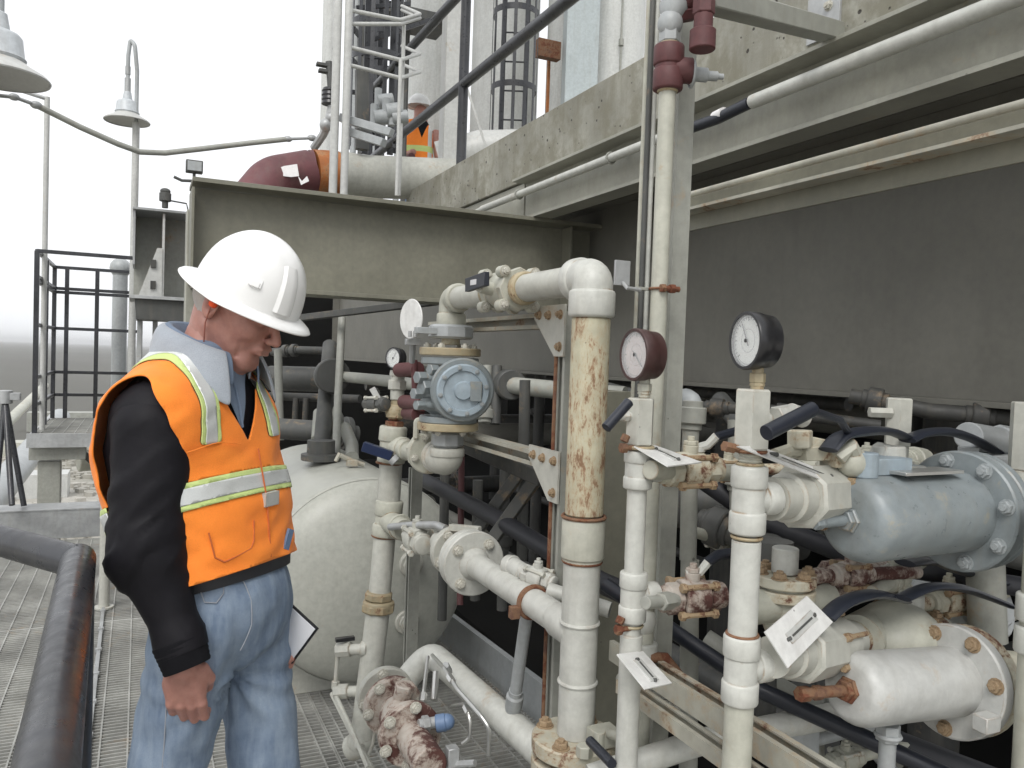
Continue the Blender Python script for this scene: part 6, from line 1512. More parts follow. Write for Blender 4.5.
def jacket_torso(p, off=0.0):
    d = torso(p, off)
    return smin(d, cap_(p, shN, shF, .078+off, .078+off), .05)
def tloc(p):
    """torso-local f (forward) and s (to his right) at a point"""
    z = p[:, 2]; o = np.argsort(_cz); zz = np.array(_cz)[o]
    dx = p[:, 0]-np.interp(z, zz, np.array(_cx)[o]); dy = p[:, 1]-np.interp(z, zz, np.array(_cy)[o])
    return dx*TF.x+dy*TF.y, dx*TR.x+dy*TR.y
bb = lambda pts, m: (np.min([A3(q) for q in pts], 0)-m, np.max([A3(q) for q in pts], 0)+m)
lo, hi = bb(tc+[shN, shF], .22)
def rowz(px, py): return S(px, py).z
hemz = rowz(235, 572)
# black jacket body
vs, fs = sdf_mesh(lambda p: jacket_torso(p, -.004), lo, hi, .012)
vs, ins, out = clip(vs, fs, lambda p: rowz(232, 568)-p[:, 2]+.30*tloc(p)[0])
mpart('jacket_body', vs, ins, 'jacket', person)
# ---------- orange vest: the torso offset outward, with folds, cut at hem, neck, V opening and armholes
def vest_f(p): return jacket_torso(p, .0165)
vs, fs = sdf_mesh(vest_f, lo, hi, .0075)
g_ = grad(vest_f, vs)
f_, s_ = tloc(vs)
w = np.stack([f_*9, s_*9, vs[:, 2]*16+s_*4], 1)
fold = fbm(w*np.array([.8, .8, .8]), 3, 3)*.0065+np.sin((vs[:, 2]*1.0+.28*f_+.06*fbm(w*.6, 2, 9))*95)*.0016*np.clip((1.30-vs[:, 2])*6, 0, 1)
flare = np.clip((1.20-vs[:, 2])*5, 0, 1)*.010
vs = vs+g_*(fold+flare)[:, None]
zV = rowz(262, 438)
def cutV(p):     # <0 inside the V opening
    f, s = tloc(p); return np.where(f > 0, np.abs(s+.004)-np.clip((p[:, 2]-zV)*.62+.002, -1, .085), .2)
neckc = S(206, 350)
def cutN(p): return np.linalg.norm((p-A3(neckc))*np.array([1, 1, 1.1]), axis=1)-.108
def cutA(c, n_, r):
    c = A3(c); n_ = A3(n_)
    return lambda p: np.maximum(np.sqrt((((p-c)@A3(TF)))**2/(r[0]**2)+((p[:, 2]-c[2])**2)/(r[1]**2))*r[0]-r[0], -((p-c)@n_)-.06)
zh = rowz(232, 575)
def hem(p): f, s = tloc(p); return zh-p[:, 2]+np.where(f > 0, .30, -.12)*f+.0*s
def keep(vs, fs, f, inside): v2, a, b = clip(vs, fs, f); return v2, (a if inside else b)
vs, fs = keep(vs, fs, hem, True)
vs, fs = keep(vs, fs, cutV, False)
vs, fs = keep(vs, fs, cutN, False)
vs, fs = keep(vs, fs, cutA(shN+TR*.04-UZ*.075+TF*.0, TR, (.088, .16)), False)
vs, fs = keep(vs, fs, cutA(shF-TR*.04-UZ*.075, -TR, (.088, .16)), False)
# belt stripe and the two shoulder stripes are separate reflective parts
zb = rowz(228, 500)
def band(p, hw, f0=0.34):
    f, s = tloc(p); return np.abs(p[:, 2]-zb-(f-.0)*f0-.0*s)-hw
def shoulder(sc_, hw):
    def g(p):
        f, s = tloc(p); sx = sc_+(.05 if sc_ > 0 else -.05)*np.clip((p[:, 2]-1.36)*2.5, -.5, 1)*-.4
        return np.maximum(np.maximum(np.abs(s-sx)-hw, rowz(213, 436)-p[:, 2]), -f-.06)
    return g
body_f = fs
pieces = []
vs, bandL, rest = clip(vs, body_f, lambda p: band(p, .026))
for sc_ in (.105, -.105):
    vs, st, rest = clip(vs, rest, shoulder(sc_, .026)); pieces.append((st, sc_))
ve = mpart('vest', vs, rest, 'vest', person, solid=-.003)
def pushed(vs, fs, d):
    v, f = compact(vs, fs); return v+grad(vest_f, v)*d, f
v, f = pushed(vs, bandL, .0015); v, mid, rim = clip(v, f, lambda p: band(p, .0155))
bo = mpart('reflective_belt', v, rim, 'lime', ve, solid=.002); 
v2, m2 = pushed(v, mid, .001); mpart('reflective_belt_tape', v2, m2, 'reflect', ve, solid=.002)
for st, sc_ in pieces:
    v, f = pushed(vs, st, .0015); v, mid, rim = clip(v, f, shoulder(sc_, .015)); mpart('shoulder_stripe', v, rim, 'lime', ve, solid=.002)
    v2, m2 = pushed(v, mid, .001); mpart('shoulder_tape', v2, m2, 'reflect', ve, solid=.002)
def surf_line(pts, off=.0215, r=.0016, seg=6, n=40, f=jacket_torso, k=None):
    """tube that follows the garment surface through the given points"""
    pts = np.array([A3(q) for q in pts]); out = []
    for i in range(len(pts)-1):
        for u in np.linspace(0, 1, 8, endpoint=(i == len(pts)-2)): out.append(pts[i]+(pts[i+1]-pts[i])*u)
    out = np.array(out)
    for _ in range(8): out = out-grad(f, out)*(f(out)-off)[:, None]
    m = MB(); m.tube([V(q) for q in out], r, seg); return m
zp = []
for py in (440, 470, 500, 530, 548): 
    c = S(214, py); zp.append(c+TF*.16-TR*(.004)+V((0, 0, .0)))
M['vest_seam'] = plain('vest_seam', (.50, .12, .03), .7)
part('vest_zip', surf_line(zp, .0232, .0018), 'vest_seam', ve)
pk = []
def tp(f, s, z):
    o = np.argsort(_cz); zz = np.array(_cz)[o]
    return V((float(np.interp(z, zz, np.array(_cx)[o])), float(np.interp(z, zz, np.array(_cy)[o])), z))+TF*f+TR*s
z0 = zb-.035
part('pocket_seam', surf_line([tp(.11, .12, z0), tp(.115, .115, z0-.05), tp(.12, .10, z0-.062), tp(.15, .045, z0-.045), tp(.155, .035, z0-.03), tp(.155, .03, z0+.01)], .0215, .0018), 'vest_seam', ve)
part('yoke_seam', surf_line([tp(.10, .15, rowz(213, 437)), tp(.13, .08, rowz(213, 436)), tp(.14, .03, rowz(213, 440))], .0222, .0012), 'vest', ve)
m = MB(); q = tp(.163, -.028, zb+.012); m.box(q, (.012, .045, .03), Matrix((TF, TR, UZ)).transposed()); part('badge_strap', m, 'white_metal', ve)
m = MB(); q = tp(.158, -.078, zb-.085); m.box(q, (.006, .018, .045), Matrix((TF, TR, UZ)).transposed()@Matrix.Rotation(.4, 3, 'X')); part('blue_tag', m, 'blue_plastic', ve)

# ---------- sleeves
def sleeve(a, b, c, wr, seed, name='sleeve'):
    A, B, C = A3(a), A3(b), A3(c)
    def f(p):
        d = smin(cap_(p, A, B, .077, .074), cap_(p, B, C, .072, .050), .04)
        return d
    lo, hi = bb([a, b, c], .13); vs, fs = sdf_mesh(f, lo, hi, .008); g = grad(f, vs)
    ax1 = (B-A)/np.linalg.norm(B-A); ax2 = (C-B)/np.linalg.norm(C-B)
    t1 = (vs-A)@ax1; t2 = (vs-B)@ax2; t = np.where(t2 > 0, t2+np.linalg.norm(B-A), t1)
    q = np.stack([vs@A3(UH)*6, vs@A3(VH)*6, t*15+vs@A3(UH)*13+vs@A3(VH)*5], 1)
    Lt = np.linalg.norm(B-A)+np.linalg.norm(C-B); amt = (.003+.0065*np.exp(-((t-.27)/.13)**2)+.005*np.exp(-((t-.40)/.07)**2))*np.clip((Lt-.015-t)*22, .08, 1)
    n1 = fbm(q, 3, seed); rid = np.clip((1-np.abs(n1))**2*1.5-.35, -.1, .75)
    vs = vs+g*((rid*.95-.5)*amt*.95)[:, None]+g*(fbm(q*.45, 2, seed+5)*.006*np.clip((.50-t)*8, 0, 1))[:, None]
    vs, fs = keep(vs, fs, lambda p: (p-C)@ax2-.005, True)
    o = mpart(name, vs, fs, 'jacket', person)
    e = V(C+ax2*.036); m = MB(); st = V(C-ax2*.02)
    pr = []
    for k in range(13):
        u = k/12; pr.append((u*.055, .0495-.006*u+(.0012 if k % 2 else 0)))
    m.lathe(st, V(ax2), [(0, .03)]+pr+[(.053, .036)], 40); part('cuff', m, 'knit', o); return o
eN = S(151, 553, -.18); wN = S(183, 655, -.20)
sleeve(S(154, 430, -.16), eN, S(182, 650, -.20), wN, 3)
eF = S(232, 545, .24); wF = S(250, 612, .17)
sleeve(S(236, 430, .15), eF, S(248, 600, .18), wF, 8)

# ---------- head
HF0, HR0 = fr(R(13)); tl = R(26)
HFw = HF0*math.cos(tl)-UZ*math.sin(tl); HUp = HF0*math.sin(tl)+UZ*math.cos(tl); HRt = HFw.cross(HUp)
E0 = S(217, 304, -.072)+(-HRt)*.072                      # mid-head between the ears
def H(f, u, s): return E0+HFw*f+HUp*u+HRt*s
HM = np.array([A3(HFw), A3(HUp), A3(HRt)])
def head(p):
    q = (p-A3(E0))@HM.T
    def L(x): return np.array(x, float)
    I = np.eye(3)
    d = ell(q, (-.004, .036, 0), I, (.092, .084, .076))
    d = smin(d, ell(q, (.042, -.018, 0), I, (.058, .080, .060)), .03)
    for s in (-1, 1):
        d = smin(d, cap_(q, (-.002, -.045, s*.052), (.068, -.093, s*.018), .017, .017), .025)
        d = smin(d, ell(q, (.070, -.020, s*.040), I, (.024, .022, .020)), .02)       # cheek bone
        d = smin(d, cap_(q, (.092, .030, s*.016), (.082, .032, s*.048), .010, .009), .012)  # brow
    d = smin(d, cap_(q, (.078, -.098, -.012), (.078, -.098, .012), .019, .019), .018)  # chin
    d = smin(d, cap_(q, (.094, -.054, -.014), (.094, -.054, .014), .014, .014), .016)  # mouth mound
    for s in (-1, 1):
        d = smax(d, -ell(q, (.103, .008, s*.034), I, (.016, .013, .019)), .012)         # eye socket
        d = smin(d, ell(q, (.084, .008, s*.033), I, (.015, .0135, .0145)), .004)         # closed lid
    d = smin(d, cap_(q, (.098, .012, 0), (.122, -.026, 0), .0075, .0105), .008)          # nose
    for s in (-1, 1): d = smin(d, ell(q, (.112, -.030, s*.0115), I, (.010, .008, .0075)), .006)
    d = smin(d, cap_(q, (.108, -.0505, -.017), (.108, -.0505, .017), .0040, .0040), .005)  # lips
    d = smin(d, cap_(q, (.106, -.0625, -.014), (.106, -.0625, .014), .0048, .0048), .005)
    d = smax(d, -cap_(q, (.114, -.0565, -.022), (.114, -.0565, .022), .0032, .0032), .003)
    for s in (-1, 1):
        d = smax(d, -cap_(q, (.105, -.036, s*.024), (.088, -.066, s*.036), .0038, .003), .007)  # laugh line
        d = smax(d, -cap_(q, (.074, -.052, s*.048), (.070, -.085, s*.036), .003, .003), .007)   # cheek crease
        # ear
        e = ell(q, (-.008, -.004, s*.079), I, (.019, .033, .0075)); e = smax(e, -ell(q, (-.003, -.002, s*.087), I, (.011, .019, .0075)), .004)
        e = smin(e, cap_(q, (-.004, -.030, s*.077), (-.002, -.024, s*.077), .0075, .0075), .005)
        d = smin(d, e, .006)
    d = smin(d, cap_(q, (-.034, -.015, 0), (-.004, -.130, 0), .054, .060), .022)
    d = smin(d, cap_(q, (.006, -.065, 0), (.030, -.140, 0), .036, .050), .02)
    return d
lo, hi = bb([H(.0, .0, 0)], .155); lo[2] -= .03
vsH, fsH = sdf_mesh(head, lo, hi, .0032)
g_ = grad(head, vsH, .001); qh = (vsH-A3(E0))@HM.T
vsH = vsH+g_*(fbm(qh*np.array([60, 60, 60]), 3, 2)*.0006)[:, None]
# ---------- hands (palm, four bent fingers, thumb)
def hand_f(Wp, D, B, T, sc_=1.0, curl=1.0):
    """Wp wrist, D toward fingers, B out of the back of the hand, T thumb side"""
    W_, D_, B_, T_ = A3(Wp), A3(D), A3(B), A3(T)
    MM = np.array([D_, B_, T_])
    fing = []
    for k, (t, L, kd) in enumerate(((.030, 1.0, .092), (.010, 1.07, .096), (-.010, 1.0, .092), (-.029, .82, .084))):
        a0 = (.30+.06*k)*curl; a1 = a0+(1.05)*curl; a2 = a1+.6*curl
        p0 = np.array([kd, .006, t]); p1 = p0+.042*L*np.array([math.cos(a0), -math.sin(a0), 0]); p2 = p1+.026*L*np.array([math.cos(a1), -math.sin(a1), 0]); p3 = p2+.019*L*np.array([math.cos(a2), -math.sin(a2), 0])
        fing.append((p0, p1, p2, p3, .0098-.0008*(k == 3)))
    th = (np.array([.026, -.010, .032]), np.array([.054, -.020, .043]), np.array([.080, -.032, .037]), np.array([.098, -.042, .026]))
    def f(p):
        q = (p-W_)@MM.T/sc_
        d = ell(q, (.052, -.002, 0), np.eye(3), (.056, .0165, .043))
        d = smin(d, cap_(q, (-.022, 0, 0), (.01, 0, 0), .027, .027)*.9, .02)
        for t in (.028, .009, -.010, -.027): d = smin(d, cap_(q, (.03, .003, t*.7), (.088, .004, t), .012, .0105), .008)
        for p0, p1, p2, p3, r in fing:
            e = smin(smin(cap_(q, p0, p1, r*1.12, r), cap_(q, p1, p2, r*1.02, r*.93), .003), cap_(q, p2, p3, r*.93, r*.78), .003)
            d = smin(d, e, .0035)
        e = smin(smin(cap_(q, th[0], th[1], .017, .0125), cap_(q, th[1], th[2], .0120, .0108), .004), cap_(q, th[2], th[3], .0108, .0085), .003)
        return smin(d, e, .008)*sc_
    return f, fing, th, MM
hD = (S(187, 712, -.17)-S(182, 665, -.20)).normalized()
hB = (-VH+UH*.22).normalized(); hB = (hB-hD*hB.dot(hD)).normalized(); hT = hB.cross(hD); 
if hT.dot(UH) < 0: hT = -hT
HW = S(182.5, 664, -.20)
hf, fing, thm, HMM = hand_f(HW, hD, hB, hT, .97)
lo, hi = bb([HW, HW+hD*.16], .075); v2, f2 = sdf_mesh(hf, lo, hi, .0028)
q2 = (v2-A3(HW))@HMM.T; v2 = v2+grad(hf, v2, .001)*((fbm(q2*np.array([70, 70, 200]), 2, 6)*.0005)[:, None])
hD2 = (TF*.75-UZ*.6-TR*.1).normalized(); hB2 = (-TR*.3+TF*.0-UZ*.2).normalized(); hB2 = (VH*.7+UH*.6); hB2 = (hB2-hD2*hB2.dot(hD2)).normalized(); hT2 = hB2.cross(hD2)
if hT2.z < 0: hT2 = -hT2
HW2 = S(252, 614, .165)
hf2, fing2, _, _ = hand_f(HW2, hD2, hB2, hT2, 1.02, .8)
lo, hi = bb([HW2, HW2+hD2*.15], .075); v3, f3 = sdf_mesh(hf2, lo, hi, .005)
# one body mesh: head and neck, inner trunk and limbs, both hands
hipN = S(197, 630, -.085); hipF = S(250, 630, .085)
kneeN = S(151, 850, -.08); kneeF = S(274, 850, .08)
anN = V(S(150, 800, -.02)); anN.z = .09; anF = V(S(285, 800, -.02)); anF.z = .09
def inner(p):
    d = torso(p, -.03)
    for a, b, c in ((S(155, 438, -.14), eN, HW), (S(236, 430, .14), eF, HW2)):
        d = smin(d, smin(cap_(p, a, b, .040, .034), cap_(p, b, c, .030, .018), .02), .02)
    for a, b, c in ((hipN, kneeN, anN), (hipF, kneeF, anF)):
        d = smin(d, smin(cap_(p, a, b, .07, .048), cap_(p, b, c, .046, .036), .02), .02)
    return smin(d, cap_(p, H(-.03, -.05, 0), tc[6], .05, .055), .03)
lo, hi = bb([S(140, 440, -.2), S(280, 440, .2), anN, anF, H(0, 0, 0), HW2, eF], .09)
v4, f4 = sdf_mesh(inner, lo, hi, .02)
allv = []; allf = []; k = 0
for vv, ff in ((vsH, fsH), (v2, f2), (v3, f3), (v4, f4)):
    allv.append(vv); allf += (np.asarray(ff)+k).tolist(); k += len(vv)
body = mpart('body', np.concatenate(allv), allf, 'skin', person)
# fingernails of the thumb stay hidden in the fist; hair, ear plug, cord, glasses
def hair(p):
    q = (p-A3(E0))@HM.T
    d = ell(q, (-.010, .022, 0), np.eye(3), (.095, .088, .0805))
    d = np.maximum(d, q[:, 1]-.05)
    d = np.maximum(d, q[:, 0]+.012-np.clip(q[:, 1], 0, .05)*.6)          # behind the ear, reaching forward over it
    d = np.maximum(d, -q[:, 1]-.058+np.clip(-q[:, 0]-.03, 0, .1)*.1)
    return d
lo, hi = bb([H(-.02, .02, 0)], .125); vv, ff = sdf_mesh(hair, lo, hi, .005)
qq = (vv-A3(E0))@HM.T; vv = vv+grad(hair, vv)*((fbm(qq*np.array([60, 220, 220]), 2, 4)*.0012)[:, None])
mpart('hair', vv, ff, 'hair', person)
m = MB(); side = 1 if H(0, 0, .08).x*0+((H(0, 0, .08)-CO).length < (H(0, 0, -.08)-CO).length) else -1
m.ball(H(-.000, .000, side*.084), .0095, seg=14); m.cyl(H(-.0, 0, side*.078), H(-.0, 0, side*.092), .007, seg=14); part('ear_plug', m, 'earplug', person)
m = MB(); m.tube([H(.0, -.006, side*.089), H(-.002, -.045, side*.080), H(.006, -.085, side*.068), H(.02, -.115, side*.06), H(.0, -.15, side*.05)], .0016, 6, bend=.02); part('plug_cord', m, 'cord', person)
m = MB(); m.tube([H(.0, .016, side*.081), H(.06, .014, side*.075), H(.098, .010, side*.066)], .0016, 6); part('glasses_temple', m, 'stainless', person)
lens = plain('clear_lens', (.55, .6, .55), .1, 0); lens.node_tree.nodes['Principled BSDF'].inputs['Alpha'].default_value = .35
m = MB()
rs = []
for k in range(15):
    a = -.95+1.9*k/14; c = H(.048+.068*math.cos(a), .006, .068*math.sin(a)/math.sin(.95)*.95)
    rs.append([c+HUp*.016, c-HUp*(.018-.006*(1-abs(a))), c-HUp*(.018-.006*(1-abs(a)))+HFw*.0015, c+HUp*.016+HFw*.0015])

# eyebrow tufts
m = MB()
for s in (-1, 1): m.tube([H(.100, .034, s*.014), H(.1, .038, s*.03), H(.088, .036, s*.048)], .0035, 6)
part('eyebrows', m, 'hair', person)

# ---------- hard hat
hatF = (S(308, 328)-S(183, 268)); 
hF = (HF0*math.cos(R(25.6))-UZ*math.sin(R(25.6))); hU = HF0*math.sin(R(25.6))+UZ*math.cos(R(25.6)); hR = hF.cross(hU)
HC = S(250, 297, 0)+(V((0, 0, 0)))
HC = E0+(HC-E0)-(HR0*((HC-E0).dot(HR0)))
def hat_pt(phi, t):
    c, s = math.cos(phi), math.sin(phi)
    a, b, h = .119, .103, .142
    if t <= 1:       # dome from crown to rim
        th = t*math.pi/2; e = .88
        r = math.sin(th)**.92; z = h*math.cos(th)**e
        x = a*r*c; y = b*r*s
        ridge = .004*math.exp(-(y/.022)**2)*(1-t)*1.2+.0035*math.exp(-((abs(y)-.052)/.009)**2)*max(0, math.sin(th*2))*(1 if c > -.9 else 0)
        z += ridge
        if t > .8: k = (t-.8)/.2; x *= 1+.012*k; y *= 1+.012*k
        return HC+hF*x+hU*(z)+hR*y
    k = t-1
    w = .028+.010*max(0, c)**3+.010*max(0, -c)**2
    x = (a*1.012+w*k)*c; y = (b*1.012+(w-.004)*k)*s
    z = -.006*k-.010*k*k+(.004 if c > 0 else .012)*k*abs(c)
    if k > .85: z -= .003*(k-.85)/.15
    return HC+hF*x+hU*z+hR*y
N = 72; ts = [0.001]+[i/16 for i in range(1, 17)]+[1+.02, 1.15, 1.3, 1.5, 1.7, 1.85, 1.95, 2.0]
rs = [[hat_pt(2*math.pi*j/N, t) for j in range(N)] for t in ts]
m = MB(); m.rings(rs, True, False)
hat = part('hard_hat', m, 'hat', person)
sm_ = hat.modifiers.new('solid', 'SOLIDIFY'); sm_.thickness = .003; sm_.offset = -1
m = MB(); q = hat_pt(R(side*48) if True else 0, .80)
def on_hat(phi, t, out): 
    p0 = hat_pt(phi, t); n = (p0-HC).normalized(); return p0+n*out, n
sg = 1 if (hat_pt(.8, .8)-CO).length < (hat_pt(-.8, .8)-CO).length else -1
for ph, t0, w_, h_, th_ in ((62, .80, .026, .018, .006), (62, .82, .018, .012, .012)):
    c, n = on_hat(R(sg*ph), t0, .001); x, y, z = basis(n, tuple(hU)); m.box(c, (w_, h_, th_), Matrix((x, y, z)).transposed())
part('accessory_slot', m, 'hat', hat)
# front flute: shallow raised panel
pan = []
for t0 in (.52, .6, .7, .8, .9, .97):
    pan.append([hat_pt(R(sg*a), t0)+(hat_pt(R(sg*a), t0)-HC).normalized()*o for a, o in ((10, .0005), (14, .005), (22, .0065), (31, .006), (35, .0005))])
m = MB(); m.rings(pan, False, False, closed=False); part('front_flute', m, 'hat', hat)

# ---------- collars and shirt
NC = S(213, 345)                                   # neck base centre
def collar_mesh(r_in, h_top, flap, r_out, drop, gap, mat, name, thick, fronts=None, lift=0):
    rows = []; n = 34
    for i in range(n+1):
        th = gap+(2*math.pi-2*gap)*i/n                       # angle from the front, round the back
        c, s = math.cos(th), math.sin(th); bk = (1-c)/2; fr_ = 1-bk
        D = TF*c+TR*s
        tip = max(0, 1-min(th-gap, 2*math.pi-gap-th)/.75)
        base = NC+D*(r_in*(1.0+.10*fr_))+UZ*(-.030-.055*fr_**2)
        top = NC+D*(r_in*1.08+.006)+UZ*(h_top*(.55+.45*bk)-.045*fr_**1.5)-TF*.018*bk
        mid = top+D*.016+UZ*(-.004)
        out = NC+D*(r_out*(1+.12*abs(s))+.018*tip)+UZ*(drop*-1-.060*fr_*(.6)-.045*tip+.010*bk)-TF*.01*bk
        rows.append([base, base.lerp(top, .5)+D*.002, top, mid, mid.lerp(out, .33)+D*.005+UZ*.003, mid.lerp(out, .7)+D*.004+UZ*.002, out])
    m = MB(); m.rings(rows, False, False, closed=False); o = part(name, m, mat, person)
    s = o.modifiers.new('solid', 'SOLIDIFY'); s.thickness = thick; s.offset = 0
    b = o.modifiers.new('sub', 'SUBSURF'); b.levels = 2; b.render_levels = 2; return o
collar_mesh(.070, .048, .06, .112, .052, .55, 'fleece', 'jacket_collar', .007)
collar_mesh(.060, .052, .04, .079, .010, .40, 'shirt', 'shirt_collar', .004)
# shirt front in the opening
v5, f5 = sdf_mesh(lambda p: jacket_torso(p, .003), *bb(tc[3:]+[shN, shF], .2), .008)
def shirtcut(p):
    f, s = tloc(p); return np.maximum(np.abs(s+.002)-np.clip((p[:, 2]-zV-.02)*.42, 0, .055), -f)
v5, f5 = keep(v5, f5, shirtcut, True)
if f5: mpart('shirt_front', v5, f5, 'shirt', person)
part('shirt_placket', surf_line([tp(.15, -.002, zV+.03), tp(.14, -.002, zV+.09), tp(.11, -.002, zV+.13)], .005, .003), 'shirt', person)

# ---------- jeans
def pelvis(p):
    d = torso(p, -.004); c0 = S(228, 640)
    q = p-A3(c0); f = q@A3(TF); s = q@A3(TR); z = q[:, 2]
    e = ell(np.stack([f, s, z], 1), (-.006, 0, 0.085), np.eye(3), (.122, .166, .145))
    return e
def jeans(p):
    d = pelvis(p)
    for a, b, c, r0 in ((hipN, kneeN, anN, .088), (hipF, kneeF, anF, .086)):
        d = smin(d, smin(cap_(p, a, b, r0, .070), cap_(p, b, c, .070, .066), .03), .014)
    f = (p-A3(S(228, 640)))@A3(TF)
    return np.maximum(d, p[:, 2]-S(235, 560).z-.29*f)
lo, hi = bb([hipN, hipF, kneeN, kneeF, anN, anF, S(235, 560)], .17)
lo[2] = .06
vs, fs = sdf_mesh(jeans, lo, hi, .0095)
g_ = grad(jeans, vs)
cr = A3(S(232, 672)); dc = np.linalg.norm((vs-cr)*np.array([1, 1, .8]), axis=1); ang = np.arctan2(vs[:, 2]-cr[2], (vs-cr)@A3(UH))
rad = np.sin(ang*11+fbm(vs*9, 2, 4)*1.6)*.0060*np.exp(-(dc/.17)**2)
q = np.stack([vs@A3(UH)*11, vs@A3(VH)*11, vs[:, 2]*7+(vs@A3(UH))*6], 1)
q2 = np.stack([vs@A3(UH)*9, vs@A3(VH)*9, vs[:, 2]*24], 1)
vs = vs+g_*(rad+(.5-np.abs(fbm(q, 3, 21)))*.009+fbm(q2, 2, 5)*.0032*np.exp(-((vs[:, 2]-.5)/.14)**2))[:, None]
jn = mpart('jeans', vs, fs, 'denim', person)
wb = []
m = MB()
def jl(pts, off=.003, r=.0011, name='seam', mat='stitch'):
    part(name, surf_line(pts, off, r, f=jeans), mat, jn)
jl([S(199, 588, -.16), S(204, 602, -.17), S(218, 603, -.165), S(226, 592, -.15), S(228, 576, -.15)], .004, .0012, 'pocket_seam')
jl([S(163, 640, -.2), S(160, 700, -.2), S(158, 760, -.2), S(156, 800, -.2)], .004, .0014, 'side_seam')
jl([S(250, 574, -.12), S(256, 600, -.11), S(252, 625, -.10), S(240, 650, -.10)], .004, .0012, 'fly_seam')
m = MB()
rs = []
for j in range(49):
    th = 2*math.pi*j/48; c0 = S(228, 575)-TF*.006; D = TF*math.cos(th)*.118+TR*math.sin(th)*.158; c0 = c0+UZ*(.034*math.cos(th)-.002)
    rs.append([c0+D*.975+UZ*-.010, c0+D*1.02+UZ*-.010, c0+D*1.02+UZ*.016, c0+D*.975+UZ*.016])
m.rings(rs, False, False); part('belt', m, 'rubber', jn)
# boots
for an, dirf in ((anN, TF), (anF, TF)):
    m = MB(); c = V((an.x, an.y, 0)); rs = []
    for t_, w_, h_ in ((-.10, .02, .05), (-.09, .036, .09), (-.05, .042, .13), (0, .045, .13), (.05, .046, .10), (.10, .050, .075), (.15, .048, .065), (.185, .035, .05), (.20, .012, .03)):
        rs.append([c+dirf*t_+TR*(math.cos(a)*w_)+UZ*(max(0.004, h_*.5+math.sin(a)*h_*.5)) for a in [2*math.pi*j/20 for j in range(20)]])
    m.rings(rs); part('boot', m, 'boot', person)

# ---------- clipboard in the far hand
ca, cb, cc_, cd_ = S(278, 592, .10), S(318, 629, .06), S(292, 664, .10), S(252, 627, .14)
t = thing('clipboard', 'white sheet on a dark-edged clipboard held low behind the jeans', 'clipboard', cc_)
nn = (cb-ca).cross(cc_-cb).normalized()
if nn.dot(CO-ca) < 0: nn = -nn
m = MB(); k = [q for q in (ca, cb, cc_, cd_)]; k2 = [q-nn*.004 for q in k]
m.add(k+k2, [(0, 1, 2, 3), (7, 6, 5, 4)]+[(i, (i+1) % 4, 4+(i+1) % 4, 4+i) for i in range(4)], False); part('board', m, 'gauge_black', t)
ctr = (ca+cb+cc_+cd_)/4; k = [ctr+(q-ctr)*.93+nn*.001 for q in (ca, cb, cc_, cd_)]; k2 = [q+nn*.0015 for q in k]
m = MB(); m.add(k+k2, [(3, 2, 1, 0), (4, 5, 6, 7)]+[(i, 4+i, 4+(i+1) % 4, (i+1) % 4) for i in range(4)], False); part('paper', m, 'paper', t)

# ================================================================ second worker on the platform
d2 = 9.6
def Q2(px, py, dd=0): return P(px, py-6, d2+dd)
fo2 = Q2(418, 300); fo2.z = 2.64
p2 = thing('person', 'distant worker in white hard hat and orange vest standing on the platform behind the handrail', 'person', fo2)
def pt2(px, py, dd=0): return A3(Q2(px, py, dd))
def b2(p):
    d = cap_(p, pt2(421, 118), pt2(421, 128), .085, .07); d = smin(d, cap_(p, pt2(424, 116, -.09), pt2(425, 119, -.11), .018, .018), .02)
    d = smin(d, ell(p, pt2(421, 122, -.03), np.eye(3), (.075, .085, .10)), .03)
    for s in (-1, 1): d = smin(d, cap_(p, pt2(421+s*15, 140, .0), pt2(421+s*17, 163, .0), .055, .045), .03)
    d = smin(d, cap_(p, pt2(404, 163), pt2(413, 158, -.25), .045, .04), .03)
    d = smin(d, cap_(p, pt2(418, 136), pt2(418, 190), .13, .13), .05)
    for s in (-1, 1): d = smin(d, cap_(p, pt2(418+s*8, 190), pt2(418+s*9, 300), .085, .07), .03)
    return d
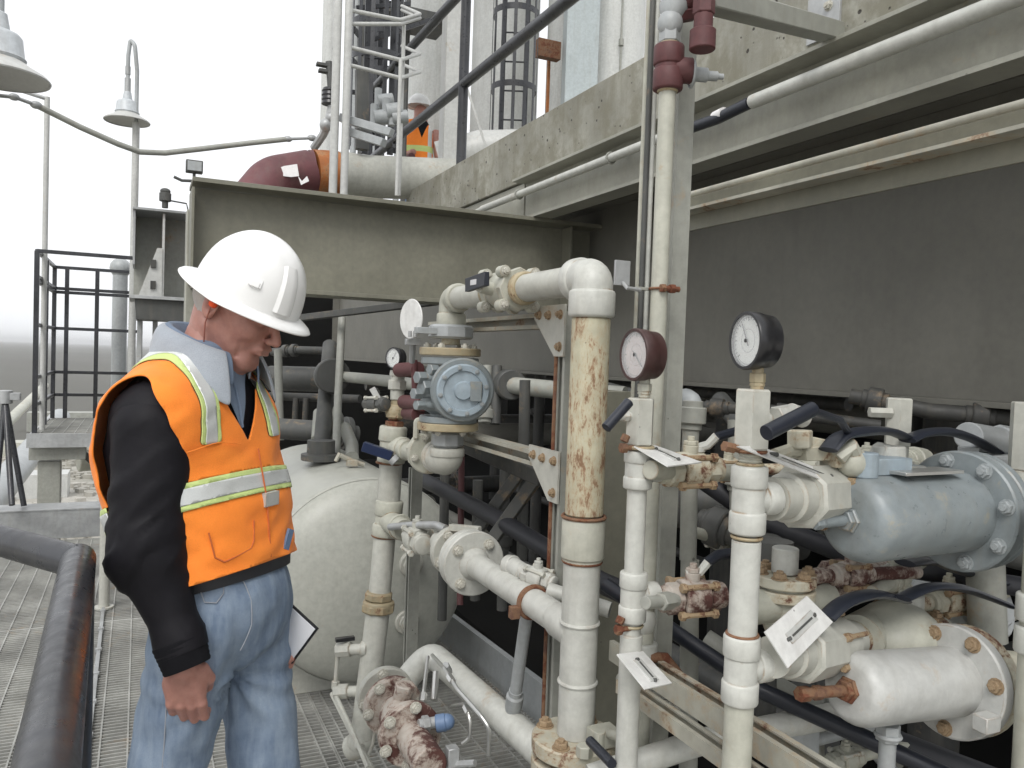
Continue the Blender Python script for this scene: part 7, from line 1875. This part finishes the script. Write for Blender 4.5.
lo, hi = bb([Q2(418, 100), Q2(418, 205)], .34); vv, ff = sdf_mesh(b2, lo, hi, .018)
o = mpart('body', vv, ff, 'skin', p2)
def v2f(p):
    z = p[:, 2]; c = pt2(416, 150); q = p-c; f = q@A3(-VH); s = q@A3(UH)
    zz = (z-c[2]); w = .205-np.clip(zz-.12, 0, 1)*.5; 
    return ((np.abs(f)/.14)**2.4+(np.abs(s)/w)**2.4)**(1/2.4)*.14-.14
def v2g(p): return np.maximum(v2f(p), np.maximum(p[:, 2]-pt2(416, 128)[2], pt2(416, 172)[2]-p[:, 2]))
vv, ff = sdf_mesh(v2g, lo, hi, .016)
def vopen(p):
    c = pt2(423, 147); q = p-c; s = q@A3(UH); return np.where(q@A3(-VH) > 0, np.abs(s)-np.clip(q[:, 2]*.38, 0, .2), .2)
vv, a, b = clip(vv, ff, vopen); mpart('shirt', vv, a, 'knit', p2)
vv, st, rest = clip(vv, b, lambda p: np.abs(p[:, 2]-pt2(420, 157)[2])-.035); mpart('reflective_band', vv, st, 'lime', p2)
vv, st2, rest = clip(vv, rest, lambda p: np.abs((p-pt2(431, 140))@A3(UH))-.022); mpart('vest', vv, rest, 'vest', p2); mpart('shoulder_stripe', vv, st2, 'reflect', p2)
m = MB(); c = Q2(419, 113)
m.lathe(c, UZ, [(0, .16), (.012, .155), (.02, .135), (.06, .13), (.11, .105), (.145, .06), (.155, .001)], 28, False, False); part('hard_hat', m, 'hat', p2)
m = MB(); m.tube([V(pt2(402, 142)), V(pt2(399, 158)), V(pt2(406, 166, -.2)), V(pt2(412, 163, -.3))], .05, 12, bend=.1); part('sleeve', m, 'maroon', p2)
def jn2(p): 
    d = 9
    for s in (-1, 1): d = np.minimum(d, cap_(p, pt2(418+s*7, 180), pt2(418+s*9, 300), .10, .085))
    return d
lo, hi = bb([Q2(418, 175), Q2(418, 292)], .25); vv, ff = sdf_mesh(jn2, lo, hi, .03); vv, ff = keep(vv, ff, lambda p: 2.66-p[:, 2], True); 
if ff: mpart('jeans', vv, ff, 'denim', p2)
